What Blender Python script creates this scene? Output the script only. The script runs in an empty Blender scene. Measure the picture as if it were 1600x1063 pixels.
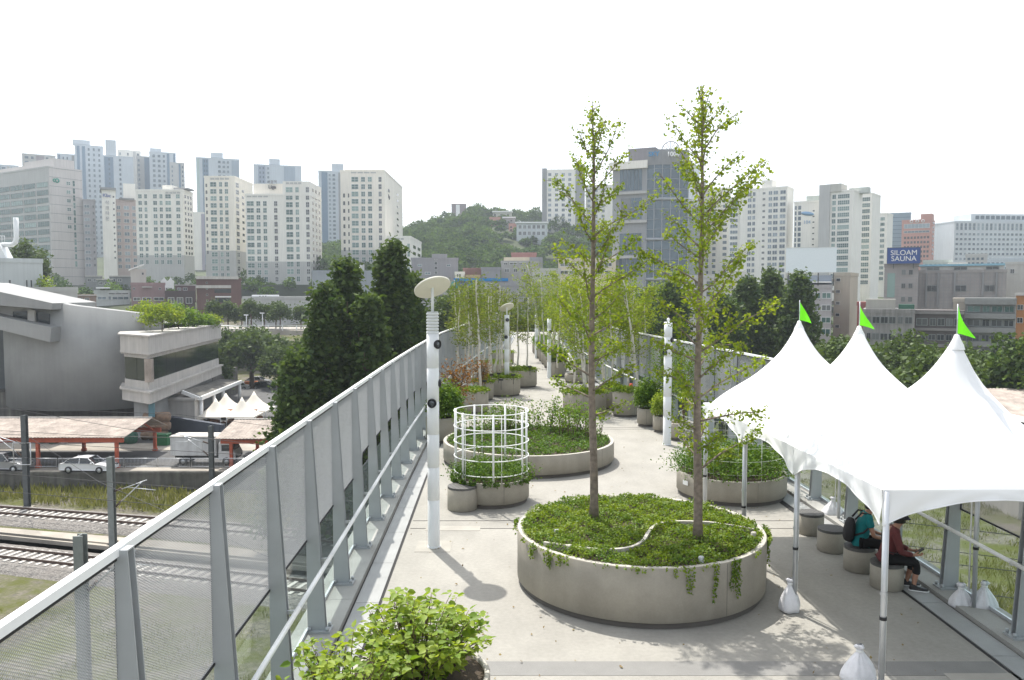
import bpy, math, random
import numpy as np
from mathutils import Vector, Matrix
S = bpy.context.scene
C = S.collection
PI = math.pi
R = math.radians
# ------------------------------------------------------------------ camera, sky, sun, exposure
F = 1244.0                                  # focal length in pixels of the 1600 px photograph
CZ = 4.8                                    # eye height above the walkway
PITCH = math.atan(75.5 / F)
cp, sp = math.cos(PITCH), math.sin(PITCH)
cam = bpy.data.cameras.new('camera')
cam.sensor_width = 36.0
cam.lens = 36.0 * F / 1600.0
cam.clip_start = 0.1
cam.clip_end = 6000
camo = bpy.data.objects.new('camera', cam)
C.objects.link(camo)
camo.location = (0, 0, CZ)
camo.rotation_euler = (PI / 2 - PITCH, 0, 0)
S.camera = camo

SUN_EL = R(63.0)
SUN_AZ = math.atan2(-1.03, 2.24)            # from +Y, clockwise positive: ahead and to the left
w = bpy.data.worlds.new('World')
S.world = w
w.use_nodes = True
nt = w.node_tree
nt.nodes.clear()
sky = nt.nodes.new('ShaderNodeTexSky')
sky.sky_type = 'NISHITA'
sky.sun_disc = False
sky.sun_elevation = SUN_EL
sky.sun_rotation = SUN_AZ
sky.altitude = 50
sky.air_density = 1.0
sky.dust_density = 3.0
sky.ozone_density = 1.0
bg = nt.nodes.new('ShaderNodeBackground')
bg.inputs['Strength'].default_value = 0.15
hs = nt.nodes.new('ShaderNodeHueSaturation')
hs.inputs['Saturation'].default_value = 0.45     # white summer haze
out = nt.nodes.new('ShaderNodeOutputWorld')
nt.links.new(sky.outputs[0], hs.inputs['Color'])
veil = nt.nodes.new('ShaderNodeMix')           # even white haze over the whole dome
veil.data_type = 'RGBA'
veil.blend_type = 'ADD'
veil.inputs[0].default_value = 1.0
veil.inputs[7].default_value = (2.35, 2.4, 2.45, 1)
nt.links.new(hs.outputs[0], veil.inputs[6])
nt.links.new(veil.outputs[2], bg.inputs[0])
nt.links.new(bg.outputs[0], out.inputs[0])

sl = bpy.data.lights.new('sun', 'SUN')
sl.energy = 4.4
sl.angle = R(0.6)
sl.color = (1.0, 0.955, 0.88)
so = bpy.data.objects.new('sun', sl)
C.objects.link(so)
sd = Vector((math.sin(SUN_AZ) * math.cos(SUN_EL), math.cos(SUN_AZ) * math.cos(SUN_EL), math.sin(SUN_EL)))
so.rotation_euler = (-sd).to_track_quat('-Z', 'Y').to_euler()
so.location = (-30, 60, 90)

vs = S.view_settings
vs.view_transform = 'Standard'
vs.look = 'None'
vs.exposure = 0.52
vs.gamma = 1.0
vs.use_curve_mapping = False
S.render.engine = 'CYCLES'
S.cycles.use_denoising = True
S.cycles.max_bounces = 8
S.cycles.diffuse_bounces = 3
S.cycles.transparent_max_bounces = 16
S.cycles.volume_bounces = 0
S.cycles.caustics_reflective = False
S.cycles.caustics_refractive = False

# ------------------------------------------------------------------ helpers
rng = random.Random(7)
nr = np.random.default_rng(11)


def ray(px, py):
    u = (px - 800) / F
    v = (531.5 - py) / F
    return Vector((u, cp + v * sp, -sp + v * cp))


def at(px, py, Y):
    r = ray(px, py)
    t = Y / r.y
    return Vector((r.x * t, Y, CZ + r.z * t))


def G(px, py, z=0.0):
    r = ray(px, py)
    t = (z - CZ) / r.z
    return Vector((r.x * t, r.y * t, z))


def lerp(a, b, t):
    return a + (b - a) * t


def pw(xs, ys):
    return lambda v: float(np.interp(v, xs, ys))


def tag(o, label=None, cat=None, group=None, kind=None):
    if label:
        o['label'] = label
    if cat:
        o['category'] = cat
    if group:
        o['group'] = group
    if kind:
        o['kind'] = kind
    return o


def empty(name, loc=(0, 0, 0), rz=0.0, parent=None):
    o = bpy.data.objects.new(name, None)
    C.objects.link(o)
    o.location = loc
    o.rotation_euler = (0, 0, rz)
    o.empty_display_size = 0.2
    o.parent = parent
    return o


def inst(name, mesh, parent=None, loc=(0, 0, 0), rot=(0, 0, 0), sc=None):
    o = bpy.data.objects.new(name, mesh)
    C.objects.link(o)
    o.parent = parent
    o.location = loc
    o.rotation_euler = rot
    if sc is not None:
        o.scale = sc if hasattr(sc, '__len__') else (sc, sc, sc)
    return o


def copy_tree(o, parent=None):
    c = o.copy()
    C.objects.link(c)
    c.parent = parent
    for ch in list(o.children):
        copy_tree(ch, c)
    return c


class MB:
    """collects shapes and links them as one mesh object"""
    def __init__(s):
        s.v = []
        s.f = []
        s.m = []
        s.s = []

    def add(s, vs, fs, mi=0, sm=False):
        k = len(s.v)
        s.v += [tuple(p) for p in vs]
        for f in fs:
            s.f.append(tuple(i + k for i in f))
            s.m.append(mi)
            s.s.append(sm)
        return s

    def box(s, x0, y0, z0, x1, y1, z1, mi=0):
        return s.add([(x0, y0, z0), (x1, y0, z0), (x1, y1, z0), (x0, y1, z0),
                      (x0, y0, z1), (x1, y0, z1), (x1, y1, z1), (x0, y1, z1)],
                     [(3, 2, 1, 0), (4, 5, 6, 7), (0, 1, 5, 4), (1, 2, 6, 5), (2, 3, 7, 6), (3, 0, 4, 7)], mi)

    def hexa(s, p, mi=0):            # 8 corners, bottom four then top four
        return s.add(p, [(3, 2, 1, 0), (4, 5, 6, 7), (0, 1, 5, 4), (1, 2, 6, 5), (2, 3, 7, 6), (3, 0, 4, 7)], mi)

    def bar(s, a, b, w, h, mi=0, up=(0, 0, 1)):
        a, b, up = Vector(a), Vector(b), Vector(up)
        d = (b - a).normalized()
        x = d.cross(up)
        if x.length < 1e-5:
            x = d.cross(Vector((1, 0, 0)))
        x.normalize()
        u = x.cross(d)
        q = []
        for c in (a, b):
            q += [c - x * w / 2 - u * h / 2, c + x * w / 2 - u * h / 2, c + x * w / 2 + u * h / 2, c - x * w / 2 + u * h / 2]
        return s.add(q, [(3, 2, 1, 0), (4, 5, 6, 7), (0, 1, 5, 4), (1, 2, 6, 5), (2, 3, 7, 6), (3, 0, 4, 7)], mi)

    def lathe(s, prof, n=32, c=(0, 0, 0), mi=0, sm=True, cap0=False, cap1=False, jit=0.0):
        vs = []
        for (r, z) in prof:
            for k in range(n):
                a = 2 * PI * k / n
                rr = r * (1 + (jit * math.sin(3 * a + z * 9) if jit else 0))
                vs.append((c[0] + rr * math.cos(a), c[1] + rr * math.sin(a), c[2] + z))
        fs = []
        m = len(prof)
        for j in range(m - 1):
            for k in range(n):
                k2 = (k + 1) % n
                fs.append((j * n + k, j * n + k2, (j + 1) * n + k2, (j + 1) * n + k))
        s.add(vs, fs, mi, sm)
        k0 = len(s.v) - len(vs)
        if cap0:
            s.f.append(tuple(k0 + k for k in reversed(range(n))))
            s.m.append(mi)
            s.s.append(False)
        if cap1:
            s.f.append(tuple(k0 + (m - 1) * n + k for k in range(n)))
            s.m.append(mi)
            s.s.append(False)
        return s

    def cyl(s, x, y, z0, z1, r, n=20, mi=0, r1=None):
        return s.lathe([(r, z0), (r if r1 is None else r1, z1)], n, (x, y, 0), mi, True, True, True)

    def tube(s, pts, rad, n=6, mi=0, cap=True):
        pts = [Vector(p) for p in pts]
        m = len(pts)
        rad = list(rad) if hasattr(rad, '__len__') else [rad] * m
        vs = []
        ref = None
        for i, p in enumerate(pts):
            d = (pts[min(i + 1, m - 1)] - pts[max(i - 1, 0)])
            if d.length < 1e-9:
                d = Vector((0, 0, 1))
            d.normalize()
            if ref is None:
                ref = Vector((1, 0, 0)) if abs(d.x) < 0.8 else Vector((0, 1, 0))
            x = ref - d * ref.dot(d)
            if x.length < 1e-4:
                x = d.orthogonal()
            x.normalize()
            ref = x
            y = d.cross(x)
            for k in range(n):
                a = 2 * PI * k / n
                vs.append(p + (x * math.cos(a) + y * math.sin(a)) * rad[i])
        fs = [(i * n + k, i * n + (k + 1) % n, (i + 1) * n + (k + 1) % n, (i + 1) * n + k) for i in range(m - 1) for k in range(n)]
        if cap:
            fs.append(tuple(reversed(range(n))))
            fs.append(tuple((m - 1) * n + k for k in range(n)))
        return s.add(vs, fs, mi, True)

    def prism(s, poly, z0, z1, mi=0):      # poly counter-clockwise
        n = len(poly)
        vs = [(x, y, z0) for x, y in poly] + [(x, y, z1) for x, y in poly]
        fs = [tuple(reversed(range(n))), tuple(range(n, 2 * n))]
        fs += [(k, (k + 1) % n, n + (k + 1) % n, n + k) for k in range(n)]
        return s.add(vs, fs, mi)

    def mesh(s, name, mats):
        me = bpy.data.meshes.new(name)
        me.from_pydata(s.v, [], s.f)
        if not isinstance(mats, (list, tuple)):
            mats = [mats]
        for m in mats:
            me.materials.append(m)
        me.polygons.foreach_set('material_index', s.m)
        me.polygons.foreach_set('use_smooth', s.s)
        me.update()
        return me

    def build(s, name, mats, parent=None, loc=(0, 0, 0), rz=0.0):
        return inst(name, s.mesh(name, mats), parent, loc, (0, 0, rz))


def bevel(o, wd=0.01, seg=2):
    m = o.modifiers.new('bevel', 'BEVEL')
    m.width = wd
    m.segments = seg
    m.limit_method = 'ANGLE'
    m.angle_limit = R(40)
    return o


# ------------------------------------------------------------------ materials
def newmat(name):
    m = bpy.data.materials.new(name)
    m.use_nodes = True
    t = m.node_tree
    t.nodes.clear()
    return m, t, t.nodes.new, t.links.new


def M(name, col, rough=0.7, metal=0.0, var=0.12, scale=3.0, bump=0.0, bscale=40.0, spec=0.4, streak=0.0, fine=0.0, blotch=0.0):
    """plain surface: noise-mottled colour, optional rain streaks, fine grain and bump"""
    m, t, N, L = newmat(name)
    o = N('ShaderNodeOutputMaterial')
    b = N('ShaderNodeBsdfPrincipled')
    L(b.outputs[0], o.inputs[0])
    b.inputs['Roughness'].default_value = rough
    b.inputs['Metallic'].default_value = metal
    b.inputs['Specular IOR Level'].default_value = spec
    g = N('ShaderNodeNewGeometry')
    cur = None

    def layer(scale, amt, mapping=None, detail=4.0):
        n = N('ShaderNodeTexNoise')
        n.inputs['Scale'].default_value = scale
        n.inputs['Detail'].default_value = detail
        src = g.outputs['Position']
        if mapping:
            mp = N('ShaderNodeMapping')
            mp.inputs['Scale'].default_value = mapping
            L(src, mp.inputs['Vector'])
            src = mp.outputs[0]
        L(src, n.inputs['Vector'])
        r = N('ShaderNodeMapRange')
        r.inputs['From Min'].default_value = 0.3
        r.inputs['From Max'].default_value = 0.7
        r.inputs['To Min'].default_value = 1 - amt
        r.inputs['To Max'].default_value = 1 + amt * 0.6
        L(n.outputs['Fac'], r.inputs['Value'])
        return r.outputs[0], n
    facs = []
    if var:
        facs.append(layer(scale, var)[0])
    if streak:
        facs.append(layer(1.0, streak, (2.2, 2.2, 0.12))[0])
    if fine:
        facs.append(layer(scale * 30, fine)[0])
    if blotch:
        facs.append(layer(scale * 4.3, blotch, (1.0, 0.55, 1.0), 9.0)[0])
    if facs:
        f = facs[0]
        for q in facs[1:]:
            mm = N('ShaderNodeMath')
            mm.operation = 'MULTIPLY'
            L(f, mm.inputs[0])
            L(q, mm.inputs[1])
            f = mm.outputs[0]
        v = N('ShaderNodeVectorMath')
        v.operation = 'SCALE'
        v.inputs[0].default_value = col
        L(f, v.inputs['Scale'])
        L(v.outputs[0], b.inputs['Base Color'])
    else:
        b.inputs['Base Color'].default_value = (*col, 1)
    if bump:
        n2 = N('ShaderNodeTexNoise')
        n2.inputs['Scale'].default_value = bscale
        n2.inputs['Detail'].default_value = 3
        L(g.outputs['Position'], n2.inputs['Vector'])
        bp = N('ShaderNodeBump')
        bp.inputs['Strength'].default_value = bump
        bp.inputs['Distance'].default_value = 0.02
        L(n2.outputs['Fac'], bp.inputs['Height'])
        L(bp.outputs[0], b.inputs['Normal'])
    return m


def leafmat(name, col, col2, trans=0.45, var=0.35, nscale=1.2, gloss=0.025, hue=None):
    """leaf blades: two greens picked per leaf, soft patches, light shining through"""
    m, t, N, L = newmat(name)
    o = N('ShaderNodeOutputMaterial')
    g = N('ShaderNodeNewGeometry')
    n = N('ShaderNodeTexNoise')
    n.inputs['Scale'].default_value = nscale
    n.inputs['Detail'].default_value = 2
    L(g.outputs['Position'], n.inputs['Vector'])
    ad = N('ShaderNodeMath')
    ad.operation = 'MULTIPLY_ADD'
    L(n.outputs['Fac'], ad.inputs[0])
    ad.inputs[1].default_value = 1.3
    sb = N('ShaderNodeMath')
    sb.operation = 'MULTIPLY_ADD'
    L(g.outputs['Random Per Island'], sb.inputs[0])
    sb.inputs[1].default_value = 0.7
    sb.inputs[2].default_value = -0.5
    L(sb.outputs[0], ad.inputs[2])
    mx = N('ShaderNodeMix')
    mx.data_type = 'RGBA'
    mx.inputs[6].default_value = (*col, 1)
    mx.inputs[7].default_value = (*col2, 1)
    mx.clamp_factor = True
    L(ad.outputs[0], mx.inputs[0])
    d = N('ShaderNodeBsdfDiffuse')
    tr = N('ShaderNodeBsdfTranslucent')
    hv = N('ShaderNodeHueSaturation')
    hv.inputs['Hue'].default_value = 0.485
    hv.inputs['Saturation'].default_value = 1.1
    hv.inputs['Value'].default_value = 1.35
    L(mx.outputs[2], hv.inputs['Color'])
    L(mx.outputs[2], d.inputs[0])
    L(hv.outputs[0], tr.inputs[0])
    ms = N('ShaderNodeMixShader')
    ms.inputs[0].default_value = trans
    L(d.outputs[0], ms.inputs[1])
    L(tr.outputs[0], ms.inputs[2])
    gl = N('ShaderNodeBsdfGlossy')
    gl.inputs['Roughness'].default_value = 0.55
    m2 = N('ShaderNodeMixShader')
    m2.inputs[0].default_value = gloss
    L(ms.outputs[0], m2.inputs[1])
    L(gl.outputs[0], m2.inputs[2])
    L(m2.outputs[0], o.inputs[0])
    return m


def glassmat(name, tint=(0.9, 0.96, 0.95), mixr=0.12, rough=0.02):
    m, t, N, L = newmat(name)
    o = N('ShaderNodeOutputMaterial')
    tr = N('ShaderNodeBsdfTransparent')
    tr.inputs[0].default_value = (*tint, 1)
    gl = N('ShaderNodeBsdfGlossy')
    gl.inputs['Roughness'].default_value = rough
    lw = N('ShaderNodeLayerWeight')
    lw.inputs['Blend'].default_value = .5
    fr = N('ShaderNodeMath')
    fr.operation = 'POWER'
    L(lw.outputs['Facing'], fr.inputs[0])
    fr.inputs[1].default_value = 4.5
    f2 = N('ShaderNodeMath')
    f2.operation = 'MULTIPLY_ADD'
    L(fr.outputs[0], f2.inputs[0])
    f2.inputs[1].default_value = .5
    f2.inputs[2].default_value = .025
    ms = N('ShaderNodeMixShader')
    L(f2.outputs[0], ms.inputs[0])
    L(tr.outputs[0], ms.inputs[1])
    L(gl.outputs[0], ms.inputs[2])
    L(ms.outputs[0], o.inputs[0])
    return m


def fabricmat(name, col, trans=0.25):
    m, t, N, L = newmat(name)
    o = N('ShaderNodeOutputMaterial')
    d = N('ShaderNodeBsdfDiffuse')
    d.inputs[0].default_value = (*col, 1)
    tr = N('ShaderNodeBsdfTranslucent')
    tr.inputs[0].default_value = (*col, 1)
    ms = N('ShaderNodeMixShader')
    ms.inputs[0].default_value = trans
    L(d.outputs[0], ms.inputs[1])
    L(tr.outputs[0], ms.inputs[2])
    gl = N('ShaderNodeBsdfGlossy')
    gl.inputs['Roughness'].default_value = 0.5
    m2 = N('ShaderNodeMixShader')
    m2.inputs[0].default_value = 0.04
    L(ms.outputs[0], m2.inputs[1])
    L(gl.outputs[0], m2.inputs[2])
    L(m2.outputs[0], o.inputs[0])
    return m


mt = {}
mt['deck'] = M('deck_concrete', (0.292, 0.281, 0.252), 0.85, var=0.11, scale=0.5, fine=0.08, bump=0.12, bscale=60, blotch=0.09)
mt['joint'] = M('joint_strip', (0.20, 0.197, 0.187), 0.8, var=0.1, fine=0.08)
mt['drain'] = M('drain_steel', (0.29, 0.295, 0.29), 0.6, var=0.12, scale=2, fine=0.05)
mt['gap'] = M('dark_gap', (0.03, 0.03, 0.03), 0.9, var=0)
mt['ledge'] = M('ledge_concrete', (0.32, 0.315, 0.295), 0.85, var=0.14, scale=1.5, fine=0.08)
mt['planter'] = M('planter_concrete', (0.325, 0.30, 0.25), 0.8, var=0.11, scale=1.1, streak=0.12, fine=0.05, bump=0.06, blotch=0.07)
mt['rim'] = M('planter_rim', (0.42, 0.40, 0.355), 0.8, var=0.12, scale=2)
mt['toe2'] = M('seam_dark', (0.2, 0.185, 0.16), 0.9)
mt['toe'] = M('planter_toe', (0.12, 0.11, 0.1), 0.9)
mt['steel'] = M('post_steel', (0.38, 0.40, 0.41), 0.5, 0.2, var=0.08, scale=3, spec=0.5)
mt['mesh'] = M('mesh_steel', (0.36, 0.375, 0.38), 0.6, 0.0, var=0.04)
mt['white'] = M('white_paint', (0.78, 0.79, 0.78), 0.4, 0, var=0.05, scale=2)
mt['offwhite'] = M('lamp_white', (0.72, 0.74, 0.74), 0.45, 0, var=0.05, scale=3)
mt['galv'] = M('galvanised', (0.55, 0.57, 0.59), 0.4, 0.6, var=0.1, scale=4)
mt['black'] = M('black_plastic', (0.02, 0.02, 0.022), 0.5, var=0)
mt['glasslens'] = M('lens', (0.06, 0.07, 0.08), 0.08, 0.2, var=0, spec=0.8)
mt['glass'] = glassmat('balustrade_glass')
mt['soil'] = M('soil', (0.06, 0.045, 0.03), 0.95, var=0.3, scale=6, bump=0.4)
mt['bark'] = M('ginkgo_bark', (0.22, 0.18, 0.145), 0.9, var=0.35, scale=14, bump=0.6, bscale=60)
mt['birch'] = M('birch_bark', (0.62, 0.59, 0.53), 0.8, var=0.25, scale=7, fine=0.2)
mt['twig'] = M('twig', (0.13, 0.09, 0.06), 0.9, var=0.2)
mt['seat'] = M('stool_slats', (0.09, 0.088, 0.085), 0.6, var=0.15, scale=5)
mt['canopy'] = fabricmat('tent_fabric', (0.86, 0.87, 0.87), 0.13)
mt['flag'] = fabricmat('flag_green', (0.16, 0.72, 0.01), 0.45)
mt['bag'] = M('sandbag', (0.68, 0.68, 0.70), 0.6, var=0.08, scale=10, bump=0.4, bscale=25)
mt['ginkgo'] = leafmat('ginkgo_leaf', (0.10, 0.175, 0.018), (0.23, 0.29, 0.035), 0.5)
mt['cover'] = leafmat('groundcover_leaf', (0.06, 0.135, 0.014), (0.21, 0.28, 0.03), 0.38, nscale=2.5)
mt['cover2'] = leafmat('ivy_leaf', (0.035, 0.10, 0.012), (0.12, 0.20, 0.025), 0.35, nscale=3)
mt['shrub'] = leafmat('shrub_leaf', (0.05, 0.13, 0.015), (0.16, 0.25, 0.03), 0.4, nscale=2)
mt['heart'] = leafmat('bright_leaf', (0.12, 0.22, 0.024), (0.31, 0.385, 0.06), 0.45, nscale=3)
mt['birchleaf'] = leafmat('birch_leaf', (0.07, 0.12, 0.018), (0.18, 0.22, 0.035), 0.45)
mt['redleaf'] = leafmat('red_leaf', (0.13, 0.085, 0.02), (0.27, 0.13, 0.03), 0.4)
mt['conifer'] = leafmat('conifer_leaf', (0.03, 0.065, 0.015), (0.095, 0.145, 0.03), 0.32, nscale=0.5, gloss=0.02)
mt['treeleaf'] = leafmat('tree_leaf', (0.035, 0.065, 0.014), (0.09, 0.14, 0.025), 0.3, nscale=0.3, gloss=0.03)
mt['hillleaf'] = leafmat('hill_leaf', (0.018, 0.05, 0.011), (0.11, 0.18, 0.033), 0.25, nscale=0.11, gloss=0.0)
mt['grassm'] = leafmat('grass_blade', (0.11, 0.125, 0.035), (0.23, 0.235, 0.075), 0.3, nscale=0.6, gloss=0.0)


def leaves(name, P, L, mat, parent=None, asp=0.55, upb=0.5, fold=0.18, side=0.45, seed=1, D=None, droop=0.0, lvar=0.35, fine=False):
    """one folded quad per leaf at the points P; L = leaf length"""
    P = np.asarray(P, float)
    n = len(P)
    g = np.random.default_rng(seed)
    a = g.normal(size=(n, 3))
    a[:, 2] *= 0.6
    a[:, 2] -= droop
    if D is not None:
        a = a * 0.6 + np.asarray(D)
    a /= np.linalg.norm(a, axis=1)[:, None] + 1e-9
    q = g.normal(size=(n, 3))
    q[:, 2] += upb * 2
    b = np.cross(a, q)
    b /= np.linalg.norm(b, axis=1)[:, None] + 1e-9
    c = np.cross(b, a)
    Ls = (L * (1 + lvar * (g.random(n) * 2 - 1)))[:, None]
    W = Ls * asp * 0.5
    if fine:                                   # rounder blade: two quads joined at the midrib
        V = np.empty((n, 6, 3))
        V[:, 0] = P
        for k, (t_, w_, f_) in enumerate(((.22, .85, .7), (.58, .8, .8))):
            V[:, 1 + k] = P + a * Ls * t_ + b * W * w_ + c * Ls * fold * f_
            V[:, 5 - k] = P + a * Ls * t_ - b * W * w_ + c * Ls * fold * f_
        V[:, 3] = P + a * Ls - c * Ls * fold * .6
        idx = (np.arange(n)[:, None] * 6 + np.array([0, 1, 2, 3, 0, 3, 4, 5])[None, :]).ravel().astype(np.int32)
        me = bpy.data.meshes.new(name)
        me.vertices.add(n * 6)
        me.vertices.foreach_set('co', V.ravel())
        me.loops.add(n * 8)
        me.loops.foreach_set('vertex_index', idx)
        me.polygons.add(n * 2)
        me.polygons.foreach_set('loop_start', np.arange(0, n * 8, 4, dtype=np.int32))
        me.polygons.foreach_set('loop_total', np.full(n * 2, 4, dtype=np.int32))
        me.polygons.foreach_set('use_smooth', np.ones(n * 2, dtype=bool))
        me.materials.append(mat)
        me.update(calc_edges=True)
        return inst(name, me, parent) if parent is not False else me
    V = np.empty((n, 4, 3))
    V[:, 0] = P
    V[:, 1] = P + a * Ls * side + b * W + c * Ls * fold
    V[:, 2] = P + a * Ls
    V[:, 3] = P + a * Ls * side - b * W + c * Ls * fold
    me = bpy.data.meshes.new(name)
    me.vertices.add(n * 4)
    me.vertices.foreach_set('co', V.ravel())
    me.loops.add(n * 4)
    me.loops.foreach_set('vertex_index', np.arange(n * 4, dtype=np.int32))
    me.polygons.add(n)
    me.polygons.foreach_set('loop_start', np.arange(0, n * 4, 4, dtype=np.int32))
    me.polygons.foreach_set('loop_total', np.full(n, 4, dtype=np.int32))
    me.materials.append(mat)
    me.update(calc_edges=True)
    return inst(name, me, parent) if parent is not False else me


# ------------------------------------------------------------------ walkway geometry
LX = pw([-8, 5.5, 20, 27, 34, 40, 50, 62, 75, 95], [-2.5, -2.72, -3.06, -3.13, -3.1, -2.75, -2.1, -1.4, -0.8, -0.2])
RX = pw([-8, 8, 18, 21, 25, 30, 34, 41.5, 50, 62, 75, 95], [7.2, 7.15, 7.08, 6.9, 6.45, 5.9, 5.45, 4.9, 4.6, 4.6, 5.0, 5.8])


def smooth(fn, Y):
    return sum(fn(Y + d) for d in (-2, -1, 0, 1, 2)) / 5


def lx(Y):
    return smooth(LX, Y)


def rx(Y):
    return smooth(RX, Y)


YS = [-8 + i for i in range(0, 104)]
OUT = 0.22
b = MB()
for i in range(len(YS) - 1):
    y0, y1 = YS[i], YS[i + 1]
    a0, a1, c0, c1 = lx(y0) - OUT, lx(y1) - OUT, rx(y0) + OUT, rx(y1) + OUT
    k = len(b.v)
    b.add([(a0, y0, 0), (c0, y0, 0), (c1, y1, 0), (a1, y1, 0)], [(0, 1, 2, 3)], 0)
    b.add([(a0, y0, -0.9), (c0, y0, -0.9), (c1, y1, -0.9), (a1, y1, -0.9)], [(3, 2, 1, 0)], 1)
    b.add([(a0, y0, -0.9), (a0, y0, 0), (a1, y1, 0), (a1, y1, -0.9)], [(0, 1, 2, 3)], 1)
    b.add([(c0, y0, -0.9), (c1, y1, -0.9), (c1, y1, 0), (c0, y0, 0)], [(0, 1, 2, 3)], 1)
deck = b.build('bridge_deck', [mt['deck'], mt['ledge']])
tag(deck, 'pale concrete walkway of the elevated garden bridge', kind='structure')
# piers under the bridge
for yy in (2, 26, 50, 74):
    b = MB()
    xm = (lx(yy) + rx(yy)) / 2
    b.box(xm - 4.2, yy - 0.9, -2.0, xm + 4.2, yy + 0.9, -0.9)
    b.cyl(xm - 2.2, yy, -13.6, -2.0, 0.75, 20)
    b.cyl(xm + 2.2, yy, -13.6, -2.0, 0.75, 20)
    b.build('bridge_pier', mt['ledge'], deck)


def strip(name, fn, d0, d1, sgn, z0, z1, mat, y0, y1, step, parent, gap=0.0):
    """pieces that follow an edge of the walkway, d0..d1 inwards from it"""
    y = y0
    while y < y1:
        e = y + step - gap
        b = MB()
        p = [(fn(y) + sgn * d0, y), (fn(y) + sgn * d1, y), (fn(e) + sgn * d1, e), (fn(e) + sgn * d0, e)]
        if sgn < 0:
            p = [p[1], p[0], p[3], p[2]]
        b.prism(p, z0, z1)
        b.build(name, mat, parent)
        y += step


for fn, sg in ((lx, 1), (rx, -1)):
    strip('edge_ledge', fn, -0.2, 0.42, sg, 0.003, 0.07, mt['ledge'], -6, 93, 3.6, deck, 0.008)
    strip('drain_channel', fn, 0.43, 0.86, sg, 0.002, 0.006, mt['gap'], -6, 93, 9, deck)
    strip('drain_cover', fn, 0.46, 0.82, sg, 0.0075, 0.02, mt['drain'], -6, 50, 1.8, deck, 0.012)
    strip('drain_cover', fn, 0.46, 0.82, sg, 0.0075, 0.02, mt['drain'], 50, 93, 7.2, deck, 0.012)


def crossband(name, ya, yb, mat, z=0.004, x0=0.9, x1=0.9, tilt=0.0):
    b = MB()
    xa, xb = lx(ya) + x0, rx(ya) - x1
    b.prism([(xa, ya), (xb, ya + tilt), (xb, yb + tilt), (xa, yb)], 0.001, z)
    return b.build(name, mat, deck)


YB = G(1000, 1056).y
YT = G(1000, 1034).y
crossband('expansion_joint', YB, YT, mt['joint'])
for yj in (G(720, 826).y, G(720, 814).y, 27.6, 27.9, 39.0, 39.3, 51, 62):
    crossband('expansion_joint', yj - 0.012, yj + 0.012, mt['gap'])
for px_, py_, wx, wy in ((678, 854, .33, .33), (708, 826, .55, .16), (1570, 1060, .7, .12)):
    g0 = G(px_, py_)
    b = MB()
    b.box(g0.x - wx, g0.y - wy, 0.001, g0.x + wx, g0.y + wy, 0.006)
    b.build('access_cover', M('cover_plate', (0.315, 0.30, 0.265), 0.8, var=0.1), deck)


# ------------------------------------------------------------------ railings
def clipseg(p, d, poly):
    """part of the line p + t d inside a convex-or-simple polygon: list of (t0, t1)"""
    ts = []
    n = len(poly)
    for i in range(n):
        a, c = poly[i], poly[(i + 1) % n]
        ex, ey = c[0] - a[0], c[1] - a[1]
        den = d[0] * ey - d[1] * ex
        if abs(den) < 1e-9:
            continue
        t = ((a[0] - p[0]) * ey - (a[1] - p[1]) * ex) / den
        s_ = ((a[0] - p[0]) * d[1] - (a[1] - p[1]) * d[0]) / den
        if 0 <= s_ < 1:
            ts.append(t)
    ts.sort()
    return [(ts[i], ts[i + 1]) for i in range(0, len(ts) - 1, 2)]


def mesh_panel(poly, pitch, bw, bd):
    """expanded steel: two crossing families of narrow bars with depth, inside a thin frame"""
    b = MB()
    for sg in (1, -1):
        d = (math.cos(R(32)), sg * math.sin(R(32)))
        nrm = (-d[1], d[0])
        lo = min(q[0] * nrm[0] + q[1] * nrm[1] for q in poly)
        hi = max(q[0] * nrm[0] + q[1] * nrm[1] for q in poly)
        k = lo + pitch / 2
        while k < hi:
            p = (nrm[0] * k, nrm[1] * k)
            for (t0, t1) in clipseg(p, d, poly):
                a = (p[0] + d[0] * t0, p[1] + d[1] * t0)
                c = (p[0] + d[0] * t1, p[1] + d[1] * t1)
                hx, hz = nrm[0] * bw / 2, nrm[1] * bw / 2
                b.hexa([(a[0] - hx, -bd / 2, a[1] - hz), (a[0] - hx, bd / 2, a[1] - hz), (a[0] + hx, bd / 2, a[1] + hz), (a[0] + hx, -bd / 2, a[1] + hz),
                        (c[0] - hx, -bd / 2, c[1] - hz), (c[0] - hx, bd / 2, c[1] - hz), (c[0] + hx, bd / 2, c[1] + hz), (c[0] + hx, -bd / 2, c[1] + hz)])
            k += pitch
    n = len(poly)
    for i in range(n):
        a, c = poly[i], poly[(i + 1) % n]
        b.bar((a[0], 0, a[1]), (c[0], 0, c[1]), 0.022, 0.03, 1, (0, 1, 0))
    return b.mesh('mesh_panel', [mt['mesh'], mt['gap']])


STEP = 1.82
PWD = STEP - 0.06
H = 3.0
mpan = {}
for ky, kind in ((0, 'full'), (1, 'step'), (2, 'low')):
    if kind == 'full':
        poly = [(0.02, 1.36), (PWD, 1.36), (PWD, 2.97), (0.02, 2.97)]
    elif kind == 'step':
        poly = [(0.02, 1.36), (0.9, 1.36), (1.05, 1.62), (PWD, 1.62), (PWD, 2.97), (0.02, 2.97)]
    else:
        poly = [(0.02, 1.2), (1.2, 1.2), (1.35, 1.5), (PWD, 1.5), (PWD, 2.97), (0.02, 2.97)]
    mpan[kind] = mesh_panel(poly, 0.018, 0.0025, 0.0032)
    mpan[kind + '_far'] = mesh_panel(poly, 0.05, 0.007, 0.015)
mp_low = mesh_panel([(0.02, 0.2), (PWD, 0.2), (PWD, 1.32), (0.02, 1.32)], 0.03, 0.006, 0.012)

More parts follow.
